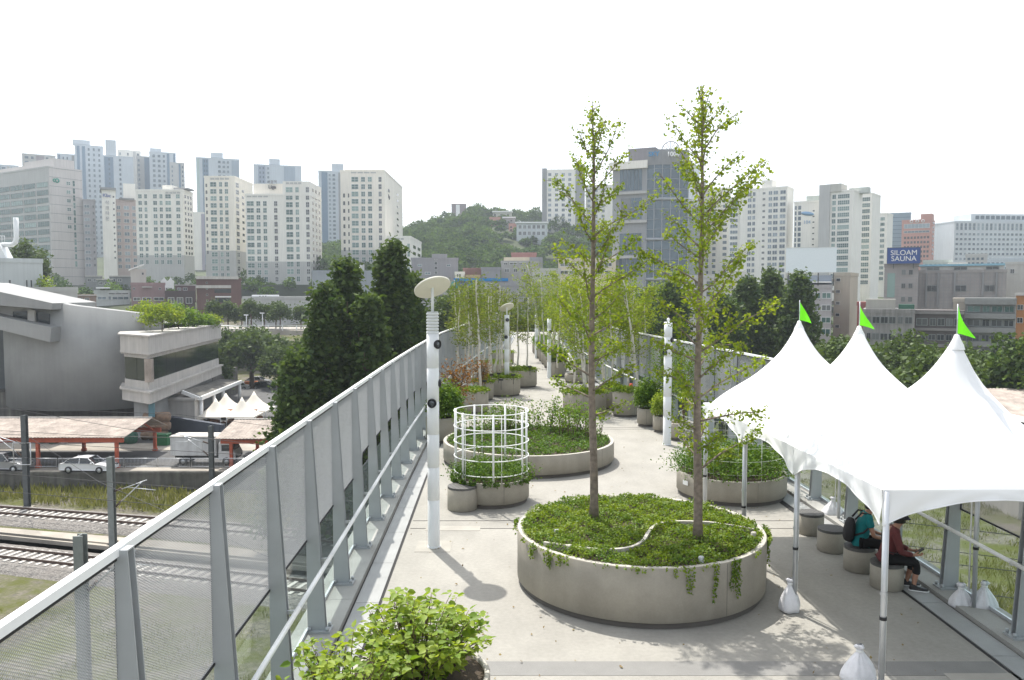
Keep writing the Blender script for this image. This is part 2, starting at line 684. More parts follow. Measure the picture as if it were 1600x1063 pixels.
b = MB()
for s in (-0.055, 0.043):        # two tapered flanges and the web of a post; x along the railing, y inwards
    b.hexa([(s, 0, 0.1), (s + .012, 0, 0.1), (s + .012, .25, 0.1), (s, .25, 0.1), (s, 0, 3.02), (s + .012, 0, 3.02), (s + .012, .085, 3.02), (s, .085, 3.02)])
b.hexa([(-.044, .03, .1), (.043, .03, .1), (.043, .045, .1), (-.044, .045, .1), (-.044, .03, 3.0), (.043, .03, 3.0), (.043, .045, 3.0), (-.044, .045, 3.0)])
b.box(-0.055, 0, 3.02, 0.055, 0.085, 3.032)
post_m = b.mesh('post', mt['steel'])
b = MB()
b.box(-0.12, -0.02, 0.07, 0.12, 0.32, 0.1)
for sx in (-0.085, 0.085):
    for sy in (0.03, 0.28):
        b.cyl(sx, sy, 0.1, 0.15, 0.024, 8)
plate_m = b.mesh('base_plate', mt['steel'])
b = MB()
b.box(0.03, -0.012, 0.12, PWD, 0.0, 1.34)
glass_m = b.mesh('glass_pane', mt['glass'])
b = MB()
b.box(0.03, -0.02, 0.075, PWD, 0.012, 0.125)
sill_m = b.mesh('glass_channel', mt['galv'])
b = MB()
b.box(-0.02, -0.03, 2.99, STEP - 0.03, 0.03, 3.05)
cap_m = b.mesh('top_rail', mt['white'])
b = MB()
b.tube([(0, 0, 1.12), (STEP, 0, 1.12)], 0.03, 10)
hrail_m = b.mesh('handrail', mt['white'])
b = MB()
b.bar((0, .02, 1.06), (0, .33, 1.09), 0.03, 0.04)
brk_m = b.mesh('handrail_bracket', mt['galv'])


def railing(name, label, fn, sgn, y0, y1, kindf):
    root = tag(empty(name, (fn(y0), y0, 0)), label, 'railing')
    pts = []
    y = y0
    while y < y1:
        pts.append(Vector((fn(y), y, 0)))
        t = Vector((fn(y + 0.5) - fn(y), 0.5, 0)).normalized()
        y += STEP * t.y
    if sgn < 0:
        pts = pts[::-1]              # keep x along the railing and y inwards
    base = root.location.copy()
    for i, p in enumerate(pts):
        q = pts[i + 1] if i + 1 < len(pts) else p + (p - pts[i - 1])
        d = q - p
        rz = math.atan2(d.y, d.x)
        L = d.length
        # inwards is to the right when walking away on the left edge, so mirror y
        sc = (L / STEP, -1, 1)
        loc = p - base
        far = p.y > 24
        po = inst('post', post_m, root, loc, (0, 0, rz), (1, -1, 1))
        if p.y < 34:
            inst('base_plate', plate_m, po)
        if i + 1 == len(pts):
            break
        k = kindf(p.y if sgn > 0 else q.y)
        if k:
            inst('mesh_panel', mpan[k + ('_far' if far else '')], root, loc + d * 0.017, (0, 0, rz), sc)
            inst('top_rail', cap_m, root, loc, (0, 0, rz + rng.uniform(-.002, .002)), sc)
        else:
            inst('top_rail', cap_m, root, loc + Vector((0, 0, -1.66)), (0, 0, rz), sc)
        inst('glass_pane', glass_m, root, loc, (0, 0, rz), sc)
        inst('glass_channel', sill_m, root, loc, (0, 0, rz), sc)
        off = Vector((d.y, -d.x, 0)).normalized() * 0.32
        inst('handrail', hrail_m, root, loc + off, (0, 0, rz), sc)
        if p.y < 34:
            inst('handrail_bracket', brk_m, root, loc, (0, 0, rz), (1, -1, 1))
    return root


def lkind(y):
    return 'full' if y < 13.5 else ('step' if y < 24 else 'low')


Y0L = 10.87 - 9 * STEP
railing('safety_railing', 'grey steel mesh and glass railing along the left walkway edge', lx, 1, Y0L, 84, lkind)
railing('safety_railing', 'grey steel railing along the right walkway edge behind the white tents', rx, -1, 12.49 - 9 * STEP, 84,
        lambda y: 'low' if y > 19.4 else 'full')

# ------------------------------------------------------------------ lamps
def lamp(base, hb, label, disc=True, banded=False, eyes=((3.83, -30), (3.1, 20), (2.74, -95)), r=0.112, camera=False):
    root = tag(empty('lamp_post', base), label, 'lamp post', 'white lamp posts along the walkway')
    b = MB()
    zt = hb - (0.40 if banded else 0)
    prof = [(r, 0.004)]
    k = 0.0
    z = 0.9
    while z < zt - 0.1:                    # sleeve joints
        prof += [(r, z), (r - .004, z + .003), (r - .004, z + .009), (r, z + .012)]
        z += 0.62
    prof.append((r, zt))
    b.lathe(prof, 28, cap1=True)
    b.lathe([(r + .012, .004), (r + .012, .03)], 28, cap1=True)
    b.build('pole', mt['offwhite'], root)
    if banded:
        b = MB()
        pr = []
        z = zt
        for i in range(7):
            pr += [(r + .004, z), (r + .004, z + .036), (r - .012, z + .038), (r - .012, z + .054)]
            z += 0.057
        b.lathe(pr + [(r, z)], 28, cap1=True)
        b.build('light_band', M('frosted_band', (0.62, 0.64, 0.63), 0.35, var=0.03), root)
    if disc:
        b = MB()
        zc = hb + (0.45 if banded else 0.36)
        b.tube([(0, 0, hb), (0, 0, zc)], 0.026 if banded else .03, 10)
        b.build('stem', mt['offwhite'], root)
        b = MB()
        rd = 0.345
        b.lathe([(0.0, -0.02), (rd - .01, -0.02), (rd, -0.012), (rd, 0.012), (rd - .01, 0.02), (0, 0.022)], 48)
        o = b.build('reflector_disc', M('disc_cream', (0.70, 0.68, 0.58), 0.5, var=0.04), root, (0, 0, zc))
        o.rotation_euler = Vector((-0.32, 0.46, 0.83)).to_track_quat('Z', 'Y').to_euler()
    for (z, a) in eyes:
        if z > hb:
            continue
        an = R(a)
        h = inst('spotlight', eye_m, root, (math.cos(an) * (r - .03), math.sin(an) * (r - .03), z), (0, PI / 2, an))
        inst('lens', lens_m, h)
    if camera:
        b = MB()
        b.lathe([(0.0, .13), (.035, .125), (.05, .09), (.05, .06), (.03, .03), (.03, 0)][::-1], 14)
        b.build('camera_dome', mt['white'], root, (0, 0, hb))
    return root


b = MB()
b.lathe([(.03, 0.0), (.085, 0.0), (.085, .055), (.072, .062), (.066, .03), (.045, .022), (.03, 0.03)], 22)
eye_m = b.mesh('spotlight', mt['black'])
b = MB()
b.lathe([(.062, .031), (.05, .045), (.03, .052), (0.001, .054)], 20)
lens_m = b.mesh('lens', mt['glasslens'])

lamp(G(678, 855), 4.43, 'nearest white lamp post with tilted cream disc, beside the left railing', True, True)
lamp(G(792, 617), 3.72, 'white lamp post with smaller tilted disc in front of the birch grove', True, False, ((3.5, -80), (2.7, -110)))
lamp(G(1042, 695), 3.86, 'white lamp post topped by a camera dome, left of the tents', False, False, ((3.3, -30), (2.9, -150)), camera=True, r=.125)
lamp(G(858, 591), 3.3, 'slim white lamp post at right of the far path, the nearer of two', False, False, ((2.6, -60),))
lamp(G(838, 560), 3.2, 'slim white lamp post at right of the far path, the farther of two', False, False, ())


# ------------------------------------------------------------------ planters
def disc_pts(n, cx, cy, r, seed, ring=1.0):
    g = np.random.default_rng(seed)
    a = g.random(n) * 2 * PI
    q = np.sqrt(g.random(n)) * r
    return np.stack([cx + q * np.cos(a), cy + q * np.sin(a)], 1)


def planter(label, cx, cy, r, h, n=72, toe=True, rimw=None, grp='round concrete planters', soil=0.04):
    root = tag(empty('planter', (cx, cy, 0)), label, 'planter', grp)
    t = rimw or max(0.05, min(0.09, r * 0.08))
    b = MB()
    z0 = 0.09 if toe else 0.003
    b.lathe([(r - .02, z0), (r, z0 + .015), (r, h - .012), (r - .012, h)], n)
    o = b.build('wall', mt['planter'], root)
    b = MB()
    b.lathe([(r - .012, h), (r - t + .01, h), (r - t, h - .01), (r - t, h - .16)], n)
    b.build('rim', mt['rim'], root)
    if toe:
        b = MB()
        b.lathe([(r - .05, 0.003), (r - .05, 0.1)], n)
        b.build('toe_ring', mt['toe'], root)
    for k in range(3 if r > 1.5 else 1):           # casting seam, a thin strip darker than the wall
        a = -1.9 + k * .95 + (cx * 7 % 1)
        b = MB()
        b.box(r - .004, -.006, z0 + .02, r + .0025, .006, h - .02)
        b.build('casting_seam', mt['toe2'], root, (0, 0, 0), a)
    b = MB()
    b.lathe([(r - t, h - soil), (r * .5, h - soil + .03), (0.001, h - soil + .04)], 32)
    b.build('soil', mt['soil'], root)
    return root


def from_px(l, r_, yb, yr, X=None):
    Yf = G((l + r_) / 2, yb).y
    k = (r_ - l) / 2 / F
    r = k * Yf / (1 - k)
    h = at((l + r_) / 2, yr, Yf).z
    cx = (l + r_ - 1600) / 2 / F * (Yf + r)
    return cx, Yf + r, r, h


def cover(name, label, cx, cy, r, z, n, L, mat, seed, bump=0.1, kind='stuff', cut=None, spill=0.05, cat='ground cover', asp=.7, upb=.7):
    P2 = disc_pts(n, cx, cy, r + spill, seed)
    g = np.random.default_rng(seed + 5)
    ph = g.random(6) * 6
    zz = z + bump * (0.45 + 0.3 * np.sin(P2[:, 0] * 5 + ph[0]) * np.sin(P2[:, 1] * 4 + ph[1]) + 0.25 * np.sin(P2[:, 0] * 13 + ph[2]) * np.sin(P2[:, 1] * 11 + ph[3]))
    zz = zz * 1.0 - bump * 0.5 * g.random(n)
    e = np.hypot(P2[:, 0] - cx, P2[:, 1] - cy) / (r + spill)
    zz -= np.clip(e - 0.93, 0, 1) * 1.2 * bump * 4 * g.random(n)
    zz = np.maximum(zz, np.where(e > (r / (r + spill)) * .97, z - 0.04, z - .02))
    P3 = np.column_stack([P2, zz])
    if cut is not None:
        P3 = P3[cut(P3)]
    o = leaves(name, P3, L, mat, asp=asp, upb=upb, seed=seed, fold=.12)
    return tag(o, label, cat, kind=kind)


def vines(P, cx, cy, r, h, angs, seed, spread=0.05):
    """points of trailing shoots over the rim; adds to list P"""
    g = random.Random(seed)
    for (a, ln, k) in angs:
        for _ in range(k):
            aa = a + g.gauss(0, spread)
            l_ = ln * g.uniform(.6, 1.05)
            x = r + .02
            m = int(l_ / 0.017)
            off = 0
            for i in range(m):
                off += g.gauss(0, .006)
                z = h + .03 - i * 0.017
                P.append((cx + (x + .015 + g.uniform(0, .02)) * math.cos(aa + off / r), cy + (x + .015 + g.uniform(0, .02)) * math.sin(aa + off / r), z))


# the big planter with two ginkgos
AX, AY, AR, AH = 2.12, 13.05, 2.03, 0.9
planter('largest round concrete planter, holding two tall ginkgo trees', AX, AY, AR, AH, 128, rimw=0.1)
div = [G(*p, 1.0) for p in ((850, 842), (900, 849), (945, 853), (983, 850), (1004, 840), (1013, 827), (1024, 816), (1050, 810), (1105, 811), (1150, 817), (1178, 822))]
dpts = []
for i in range(len(div) - 1):
    for k in range(6):
        t = k / 6
        p_ = [div[max(0, i - 1)], div[i], div[i + 1], div[min(len(div) - 1, i + 2)]]
        dpts.append(.5 * (2 * p_[1] + (p_[2] - p_[0]) * t + (2 * p_[0] - 5 * p_[1] + 4 * p_[2] - p_[3]) * t * t + (3 * p_[1] - p_[0] - 3 * p_[2] + p_[3]) * t ** 3))
dpts.append(div[-1])
b = MB()
for i in range(len(dpts) - 1):
    b.bar(dpts[i] - Vector((0, 0, .165)), dpts[i + 1] - Vector((0, 0, .165)), 0.05, 0.24)
tag(b.build('planter_divider', mt['rim']), 'thin curved pale divider winding through the ground cover between the ginkgos', 'divider')
DA = np.array([(p.x, p.y) for p in dpts])


def cutA(P3):
    d = np.min(np.hypot(P3[:, None, 0] - DA[None, :, 0], P3[:, None, 1] - DA[None, :, 1]), axis=1)
    k = ((P3[:, 0] > DA[18, 0]) & (P3[:, 0] < DA[40, 0]))
    lim = np.where(k, 0.04, 0.0)
    return d > lim


cover('ground_cover', 'dense low green ground cover filling the largest planter', AX, AY, AR - .13, AH, 36000, 0.040, mt['cover'], 3, .14, cut=cutA, spill=.06)
vp = []


def ang(px, py, cx, cy):
    g0 = G(px, py, AH)
    return math.atan2(g0.y - cy, g0.x - cx)


vines(vp, AX, AY, AR, AH, [(ang(1068, 880, AX, AY), .42, 2), (ang(1080, 880, AX, AY), .45, 1), (ang(1111, 880, AX, AY), .62, 3), (ang(1150, 876, AX, AY), .6, 5), (ang(1140, 876, AX, AY), .35, 3),
                           (ang(1048, 880, AX, AY), .2, 2), (-0.1, .6, 8), (-0.03, .45, 8), (ang(845, 850, AX, AY), .28, 6), (ang(870, 860, AX, AY), .33, 6), (ang(890, 866, AX, AY), .2, 6),
                           (ang(1000, 882, AX, AY), .12, 4), (-.2, .25, 8), (3.0, .15, 12)], 5, .028)
for i in range(26):
    vines(vp, AX, AY, AR, AH, [(rng.uniform(-PI, 0), .09, 2)], 100 + i)
tag(leaves('trailing_vine', vp, .042, mt['cover'], asp=.75, upb=0.2, droop=.5, seed=4), 'leafy shoots trailing over the rim of the largest planter', 'vine')

# small white stones and lights among the cover
for i, (px_, py_) in enumerate(((958, 788), (870, 826), (1178, 830), (1096, 868), (890, 850))):
    g0 = G(px_, py_, 1.0)
    b = MB()
    b.lathe([(.001, .02), (.03, .017), (.042, .0), (.04, -.08)][::-1], 9, jit=.15)
    o = b.build('ground_light', mt['steel'] if i % 2 else mt['rim'], None, (g0.x, g0.y, .97))
    tag(o, 'small ground light in the cover, %s of the largest planter' %
        ('at the back edge', 'at the left side', 'at the right edge', 'near the front rim', 'at the front left')[i], 'ground light')


def ginkgo(label, base, top, env, zlow, seed, nb=34, trunk_r=.068):
    """tall ginkgo: bare lower stem, ascending limbs that carry leaves on short spurs"""
    g = random.Random(seed)
    root = tag(empty('ginkgo_tree', base), label, 'tree', 'young ginkgo trees in the largest planter')
    tp = Vector(top) - Vector(base)
    n = 22
    pts, rad = [], []
    for i in range(n + 1):
        t = i / n
        p = tp * t + Vector((math.sin(t * 7 + seed) * .035, math.cos(t * 5 + seed) * .03, 0)) * min(1, t * 4) * (1 - t * .4)
        pts.append(p)
        rad.append(trunk_r * (1 - t) ** .8 * (1.25 if i == 0 else 1) + .006)
    b = MB()
    b.tube(pts, rad, 10)
    b.build('trunk', mt['bark'], root)
    b = MB()
    LP, LD = [], []

    def pt(z):
        t = max(0, min(.999, z / tp.z)) * n
        i = int(t)
        return pts[i].lerp(pts[i + 1], t - i)
    H_ = tp.z
    for k in range(nb):
        t = (k + g.random()) / nb
        z = lerp(zlow, H_ * .985, t ** .9)
        a = k * 2.4 + g.uniform(-.5, .5)
        p0 = pt(z)
        side = math.cos(a)
        ln = env(z, side) * g.uniform(.7, 1.2)
        el = lerp(R(24), R(56), t) + g.uniform(-.15, .15)
        d = Vector((math.cos(a) * math.cos(el), math.sin(a) * math.cos(el), math.sin(el)))
        ln3 = ln / max(.35, math.cos(el))
        ln3 = max(.1, min(ln3, (H_ - z) * g.uniform(.6, .92) / math.sin(max(el, .2))))
        m = max(4, int(ln3 / .12))
        bp, br = [], []
        cur = p0.copy()
        dd = d.copy()
        for i in range(m + 1):
            bp.append(cur.copy())
            br.append(max(.004, (.017 * (1 - t * .6)) * (1 - i / m) + .004))
            dd = (dd + Vector((g.gauss(0, .09), g.gauss(0, .09), g.gauss(0.0, .06)))).normalized()
            cur = cur + dd * (ln3 / m)
        b.tube(bp, br, 5)
        subs = [(bp, 1.0)]
        for i in range(1, m):                    # side shoots
            if g.random() < .6:
                l2 = ln3 * g.uniform(.18, .45) * (1 - i / m * .5)
                sdv = (dd + Vector((g.gauss(0, .8), g.gauss(0, .8), g.gauss(.1, .45)))).normalized()
                q = [bp[i] + sdv * l2 * s_ / 4 + Vector((0, 0, -.02 * s_ * s_ / 4 * l2)) for s_ in range(5)]
                b.tube(q, [.006, .005, .004, .0035, .003], 4)
                subs.append((q, .8))
        for q, wgt in subs:
            L_ = sum((q[i + 1] - q[i]).length for i in range(len(q) - 1))
            cnt = int(L_ * lerp(52, 34, t) * wgt)
            for _ in range(cnt):
                s_ = (.22 + .78 * g.random() ** .8 if q is bp else g.random()) * (len(q) - 1)
                i = min(len(q) - 2, int(s_))
                pp = q[i].lerp(q[i + 1], s_ - i)
                cl = .048
                for _2 in range(g.choice((1, 2, 2, 3))):
                    LP.append(pp + Vector((g.gauss(0, cl), g.gauss(0, cl), g.gauss(-.01, cl))))
                    LD.append((g.gauss(0, .5), g.gauss(0, .5), -.25))
    # leaves that sit on the stem top
    for k in range(130):
        z = lerp(H_ * .74, H_ * 1.005, g.random() ** .8)
        p0 = pt(z)
        LP.append(p0 + Vector((g.gauss(0, .05), g.gauss(0, .05), g.gauss(0, .04))))
        LD.append((0, 0, .2))
    b.build('branches', mt['bark'], root)
    leaves('foliage', [tuple(q) for q in LP], .052, mt['ginkgo'], root, asp=1.0, upb=.2, fold=.1, side=.78, seed=seed, D=LD, lvar=.3)
    return root


def envf(pts):
    """half width left, half width right of the crown over height above the soil"""
    zs = [p[0] for p in pts]
    lw = [p[1] for p in pts]
    rw = [p[2] for p in pts]
    return lambda z, s_: lerp(np.interp(z, zs, lw), np.interp(z, zs, rw), (s_ + 1) / 2)


B1 = G(928, 812, .9)
B2 = G(1090, 845, .9)
T1 = at(925, 158, B1.y)
T2 = at(1097, 133, B2.y)
print('ginkgo', B1, T1, B2, T2)
ginkgo('tall ginkgo with slightly leaning trunk, left of the pair in the largest planter', B1, T1,
       envf([(1.6, .55, .5), (2.3, .85, .8), (3.4, .95, .95), (4.3, .7, 1.0), (5.2, .7, .75), (6.3, .75, .5), (7.1, .25, .2)]), 1.75, 21, 38)
ginkgo('tall ginkgo with wide crown, right of the pair in the largest planter', B2, T2,
       envf([(1.1, .6, 1.1), (2.0, .75, .95), (3.2, .85, 1.25), (4.2, .75, 1.4), (5.0, .6, .85), (6.2, .5, .5), (7.2, .2, .2)]), 1.0, 34, 48)

# planter B with low shrubs
BX, BY, BR, BH = from_px(692, 960, 749, 713)
planter('wide low concrete planter with sparse leafy shrubs, behind the white wire cage', BX, BY, BR, BH, 110, rimw=.1)
cover('ground_cover', 'low green cover in the wide planter behind the wire cage', BX, BY, BR - .08, BH, 15000, .055, mt['cover2'], 8, .22, spill=-.05)


def stem_shrub(name, label, pts, hmin, hmax, mat, seed, L=.06, per=26, grp=None, spread=.12, parent=None, lean=.12, stem_m=None, asp=.6, low=.3, cat='shrub'):
    """many thin upright shoots with leaves along their upper part"""
    g = random.Random(seed)
    c0 = Vector((sum(p[0] for p in pts) / len(pts), sum(p[1] for p in pts) / len(pts), pts[0][2]))
    root = tag(empty(name, c0), label, cat, grp)
    b = MB()
    LP = []
    for p in pts:
        h = g.uniform(hmin, hmax)
        d = Vector((g.gauss(0, lean), g.gauss(0, lean), 1)).normalized()
        q = [Vector(p) - c0 + d * h * s_ / 4 + Vector((g.gauss(0, .015), g.gauss(0, .015), 0)) * s_ for s_ in range(5)]
        b.tube(q, [.008, .007, .006, .004, .003], 4)
        for _ in range(per):
            s_ = lerp(low, 1.02, g.random() ** .8) * 4
            i = min(3, int(s_))
            pp = q[i].lerp(q[i + 1], s_ - i)
            k = spread * (.5 + s_ / 5)
            LP.append(pp + Vector((g.gauss(0, k), g.gauss(0, k), g.gauss(0, k * .5))))
    b.build('stems', stem_m or mt['twig'], root)
    leaves('foliage', [tuple(p) for p in LP], L, mat, root, asp=asp, upb=.35, seed=seed)
    return root


def ringpts(cx, cy, r0, r1, a0, a1, n, z, seed):
    g = random.Random(seed)
    return [(cx + (q := g.uniform(r0, r1)) * math.cos(a := g.uniform(a0, a1)), cy + q * math.sin(a), z) for _ in range(n)]


stem_shrub('shrub', 'sparse shrubs with white gaps, standing at the right of the wide low planter', ringpts(BX, BY, BR * .35, BR * .92, -.1, 1.9, 95, BH, 3), .55, 1.0, mt['shrub'], 31, .075, 24, spread=.07)
stem_shrub('shrub', 'leafy shrubs at the back left of the wide low planter, seen through the cage', ringpts(BX, BY, BR * .4, BR * .92, 1.9, 3.0, 55, BH, 4), .45, .85, mt['shrub'], 32, .07, 24, spread=.07)

# planter C with the white wire cage and a stool
CX, CY, CR, CH = from_px(708, 827, 797, 757)
planter('small concrete planter inside a white wire cage, beside a round stool', CX, CY, CR, CH, 80)


def cage(label, cx, cy, r, z0, z1, nring, nthick, nthin, seed, tr=.014):
    root = tag(empty('wire_cage', (cx, cy, z0)), label, 'wire cage')
    for i in range(nring):
        z = lerp(.15, z1 - z0, i / (nring - 1))
        b = MB()
        b.tube([(r * 1.01 * math.cos(2 * PI * k / 48), r * 1.01 * math.sin(2 * PI * k / 48), z) for k in range(49)], tr * .85, 6)
        b.build('ring', mt['white'], root)
    for i in range(nthick):
        a = 2 * PI * i / nthick + .3
        b = MB()
        b.tube([(r * math.cos(a), r * math.sin(a), -.05), (r * math.cos(a), r * math.sin(a), z1 - z0 + .02)], tr * 1.7, 8)
        b.build('upright', mt['white'], root)
    for i in range(nthin):
        a = 2 * PI * (i + .5) / nthin + .3
        b = MB()
        b.tube([(r * .985 * math.cos(a), r * .985 * math.sin(a), -.05), (r * .985 * math.cos(a), r * .985 * math.sin(a), z1 - z0)], tr * .6, 6)
        b.build('thin_rod', mt['white'], root)
    return root


ZC = at(770, 641, CY).z
cage('white wire cage standing on the small planter beside the stool', CX, CY, CR - .02, CH, ZC, 5, 7, 6, 1)
g_ = np.random.default_rng(3)


def bushy(name, label, cx, cy, r, z0, z1, n, L, mat, seed, cat='plant', kind=None, asp=.6, edge=.1, grp=None, fl=1.0):
    """domed mass of leaves filling a planter, ragged on top"""
    g = np.random.default_rng(seed)
    P2 = disc_pts(n, 0, 0, r, seed)
    e = np.hypot(P2[:, 0], P2[:, 1]) / r
    ph = g.random(4) * 6
    top = (z1 - z0) * (1 - .35 * e ** fl) * (.72 + .28 * np.sin(P2[:, 0] * 9 / max(r, .4) + ph[0]) * np.sin(P2[:, 1] * 8 / max(r, .4) + ph[1]))
    zz = top * (.15 + .85 * g.random(n) ** .5)
    sc = 1 + edge * g.random(n) * (zz < .25 * (z1 - z0)) * (e > .8)
    jr = 1 + .13 * g.normal(size=n) * (e > .5)
    zz = zz * (1 + .22 * np.abs(g.normal(size=n)) * (zz > .6 * top))
    P3 = np.column_stack([P2[:, 0] * sc * jr, P2[:, 1] * sc * jr, zz])
    root = tag(empty(name, (cx, cy, z0)), label, cat, grp, kind)
    leaves('foliage', P3, L, mat, root, asp=asp, upb=.4, seed=seed)
    b = MB()
    gg = random.Random(seed)
    for _ in range(16):
        a, q = gg.uniform(0, 6.3), gg.uniform(0, r * .8)
        b.tube([(q * math.cos(a) * .8, q * math.sin(a) * .8, -.03), (q * math.cos(a), q * math.sin(a), (z1 - z0) * .7)], [.008, .004], 4)
    b.build('stems', mt['twig'], root)
    return root


bushy('climbing_plant', 'bright green climber at the foot of the wire cage beside the stool', CX, CY, CR + .04, CH - .05, CH + .42, 6500, .05, mt['cover2'], 14, fl=.6)
vp = []
vines(vp, CX, CY, CR, CH, [(rng.uniform(-PI, 0), .14, 3) for _ in range(50)], 9)
vp += [(CX - .2 + rng.gauss(0, .06), CY - CR * .9 + rng.gauss(0, .04), CH + rng.uniform(.3, .95)) for _ in range(150)]
vp += [(CX + .45 + rng.gauss(0, .04), CY - CR * .8 + rng.gauss(0, .04), CH + rng.uniform(.3, .75)) for _ in range(60)]
tag(leaves('trailing_vine', vp, .05, mt['cover2'], asp=.7, seed=6), 'shoots climbing the wire cage and hanging over its planter rim', 'vine')


def stool(label, x, y, r=.25, h=.45, rz=0):
    root = tag(empty('stool', (x, y, 0), rz), label, 'stool', 'round concrete stools')
    b = MB()
    b.lathe([(r - .015, .003), (r, .015), (r, h - .05), (r - .01, h - .045)], 40, cap1=True)
    b.build('base', mt['planter'], root)
    n = 7
    wd = 2 * (r - .004) / n
    for i in range(n):                       # the slatted round seat
        x0, x1 = -r + .004 + i * wd + .003, -r + .004 + (i + 1) * wd - .003
        ps = []
        q = r - .004
        xs = [x0 + (x1 - x0) * j / 4 for j in range(5)]
        lo = [(xx, -math.sqrt(max(1e-5, q * q - xx * xx))) for xx in xs]
        ps = lo + [(xx, -yy) for xx, yy in reversed(lo)]
        b = MB()
        b.prism(ps, h - .047, h)
        b.build('seat_slat', mt['seat'], root)
    return root


g0 = G(722.5, 795)
stool('round concrete stool with dark slatted seat beside the wire cage planter', g0.x, g0.y, .33, .52, .4)

# planter E behind the tent, with a trellis cage
EX, EY, ER, EH = 5.22, 18.75, 1.27, .56
planter('concrete planter with dense green climbers behind the tent poles', EX, EY, ER, EH, 90)
bushy('climbing_plant', 'dense dark green climbers in the planter behind the tent poles', EX, EY, ER + .03, EH - .05, EH + .62, 11000, .06, mt['cover2'], 15, fl=2.5)
cage('fine white trellis cage rising from the planter behind the tent poles', EX, EY, ER - .05, EH, 1.9, 5, 4, 14, 2, .0024)
g0 = G(1071, 752, .4)
b = MB()
b.box(-.09, -.006, -.05, .09, .006, .05)
tag(b.build('plant_sign', mt['white'], None, (EX - ER * .93 - .02, EY - ER * .42, .38), -1.15), 'small white plate on the side of the planter behind the tent', 'sign')

# near shrubs, bottom left
def heart_shrub(label, cx, cy, r, z0, z1, n, seed, L=.095):
    g = random.Random(seed)
    root = tag(empty('shrub', (cx, cy, z0)), label, 'shrub', 'bright heart-leaved shrubs')
    b = MB()
    LP, LD = [], []
    for k in range(n):
        a = g.uniform(0, 2 * PI)
        q = math.sqrt(g.random())
        h = (z1 - z0) * (1.0 - .42 * q ** 2) * g.uniform(.72, 1.06)
        e = Vector((math.cos(a) * q * r, math.sin(a) * q * r, h))
        s0 = Vector((e.x * .35, e.y * .35, -.05))
        m = 7
        q_ = [s0.lerp(e, i / m) + Vector((g.gauss(0, .012), g.gauss(0, .012), .06 * math.sin(i / m * PI))) for i in range(m + 1)]
        b.tube(q_, [.007 * (1 - i / m) + .0025 for i in range(m + 1)], 4)
        ph = g.uniform(0, 3)
        for i in range(2, m + 1):
            for s_ in range(2 if i < m else 4):
                aa = ph + i * PI / 2 + s_ * (PI if i < m else PI / 2)
                dv = Vector((math.cos(aa), math.sin(aa), -.15 if i < m else .1))
                LP.append(q_[i] + dv * .02)
                LD.append(tuple(dv * 2))
    b.build('stems', mt['twig'], root)
    leaves('foliage', [tuple(p) for p in LP], L, mt['heart'], root, asp=.66, upb=.9, fold=.1, seed=seed, D=LD, lvar=.4, fine=True)
    return root


planter('concrete planter at the bottom edge, filled with a bright shrub', -1.02, 8.55, .78, .6, 64)
heart_shrub('bright heart-leaved shrub filling the planter at the bottom edge', -1.04, 8.6, .80, .55, 1.44, 125, 41)
planter('concrete planter cut by the bottom edge, left of the bright shrub', -1.75, 7.7, .62, .6, 64)
heart_shrub('smaller loose bright shrub against the left railing at the bottom edge', -1.72, 7.75, .66, .55, 1.38, 62, 42, .085)

# ------------------------------------------------------------------ tents
TLX = pw([9.14, 16.4], [4.31, 3.97])
TRX = pw([9.14, 16.4], [7.05, 6.88])
TY = [9.14, 11.7, 14.0, 16.4]
EV, PK = 2.5, 4.12
tent = tag(empty('tent', (5.7, 13.5, 0)), 'white three-peaked pagoda tent with green pennants over the stools', 'tent')
TO = Vector((5.7, 13.5, 0))
peaks = []
for i in range(3):
    yc = (TY[i] + TY[i + 1]) / 2
    peaks.append(((TLX(yc) + TRX(yc)) / 2 + (.14, .06, .02)[i], yc - (.1, 0, 0)[i]))


TGX = np.linspace(0, 1, 21)
TGY = np.interp(TGX, [0, .12, .3, .5, .8, .92, 1], [0, .13, .27, .41, .69, .85, 1])
for _ in range(3):
    TGY[1:-1] = (TGY[:-2] + 2 * TGY[1:-1] + TGY[2:]) / 4


def tz(x, y):
    hx = (TRX(y) - TLX(y)) / 2
    xm = (TRX(y) + TLX(y)) / 2
    best = 0.0
    for i, (qx, qy) in enumerate(peaks):
        lo = qy - TY[0] if i == 0 else 2.05
        hi = TY[3] - qy if i == 2 else 2.05
        a = (x - qx) / (TRX(y) - qx) if x > qx else (qx - x) / (qx - TLX(y))
        c = abs(y - qy) / (hi if y > qy else lo)
        m = max(a, c)
        p = 2 + 5 * m * m
        r_ = min(1.0, (a ** p + c ** p) ** (1 / p))
        r0 = .045
        t = max(0, (1 - max(r_, r0)) / (1 - r0))
        best = max(best, float(np.interp(t, TGX, TGY)))
    return EV + (PK - EV) * best


b = MB()
ny, nx = 150, 56
vs_ = []
for j in range(ny + 1):
    y = lerp(TY[0], TY[3], j / ny)
    for i in range(nx + 1):
        x = lerp(TLX(y), TRX(y), i / nx)
        vs_.append(Vector((x, y, tz(x, y))) - TO)
b.add(vs_, [(j * (nx + 1) + i, j * (nx + 1) + i + 1, (j + 1) * (nx + 1) + i + 1, (j + 1) * (nx + 1) + i) for j in range(ny) for i in range(nx)], 0, True)
b.build('roof_canopy', mt['canopy'], tent)


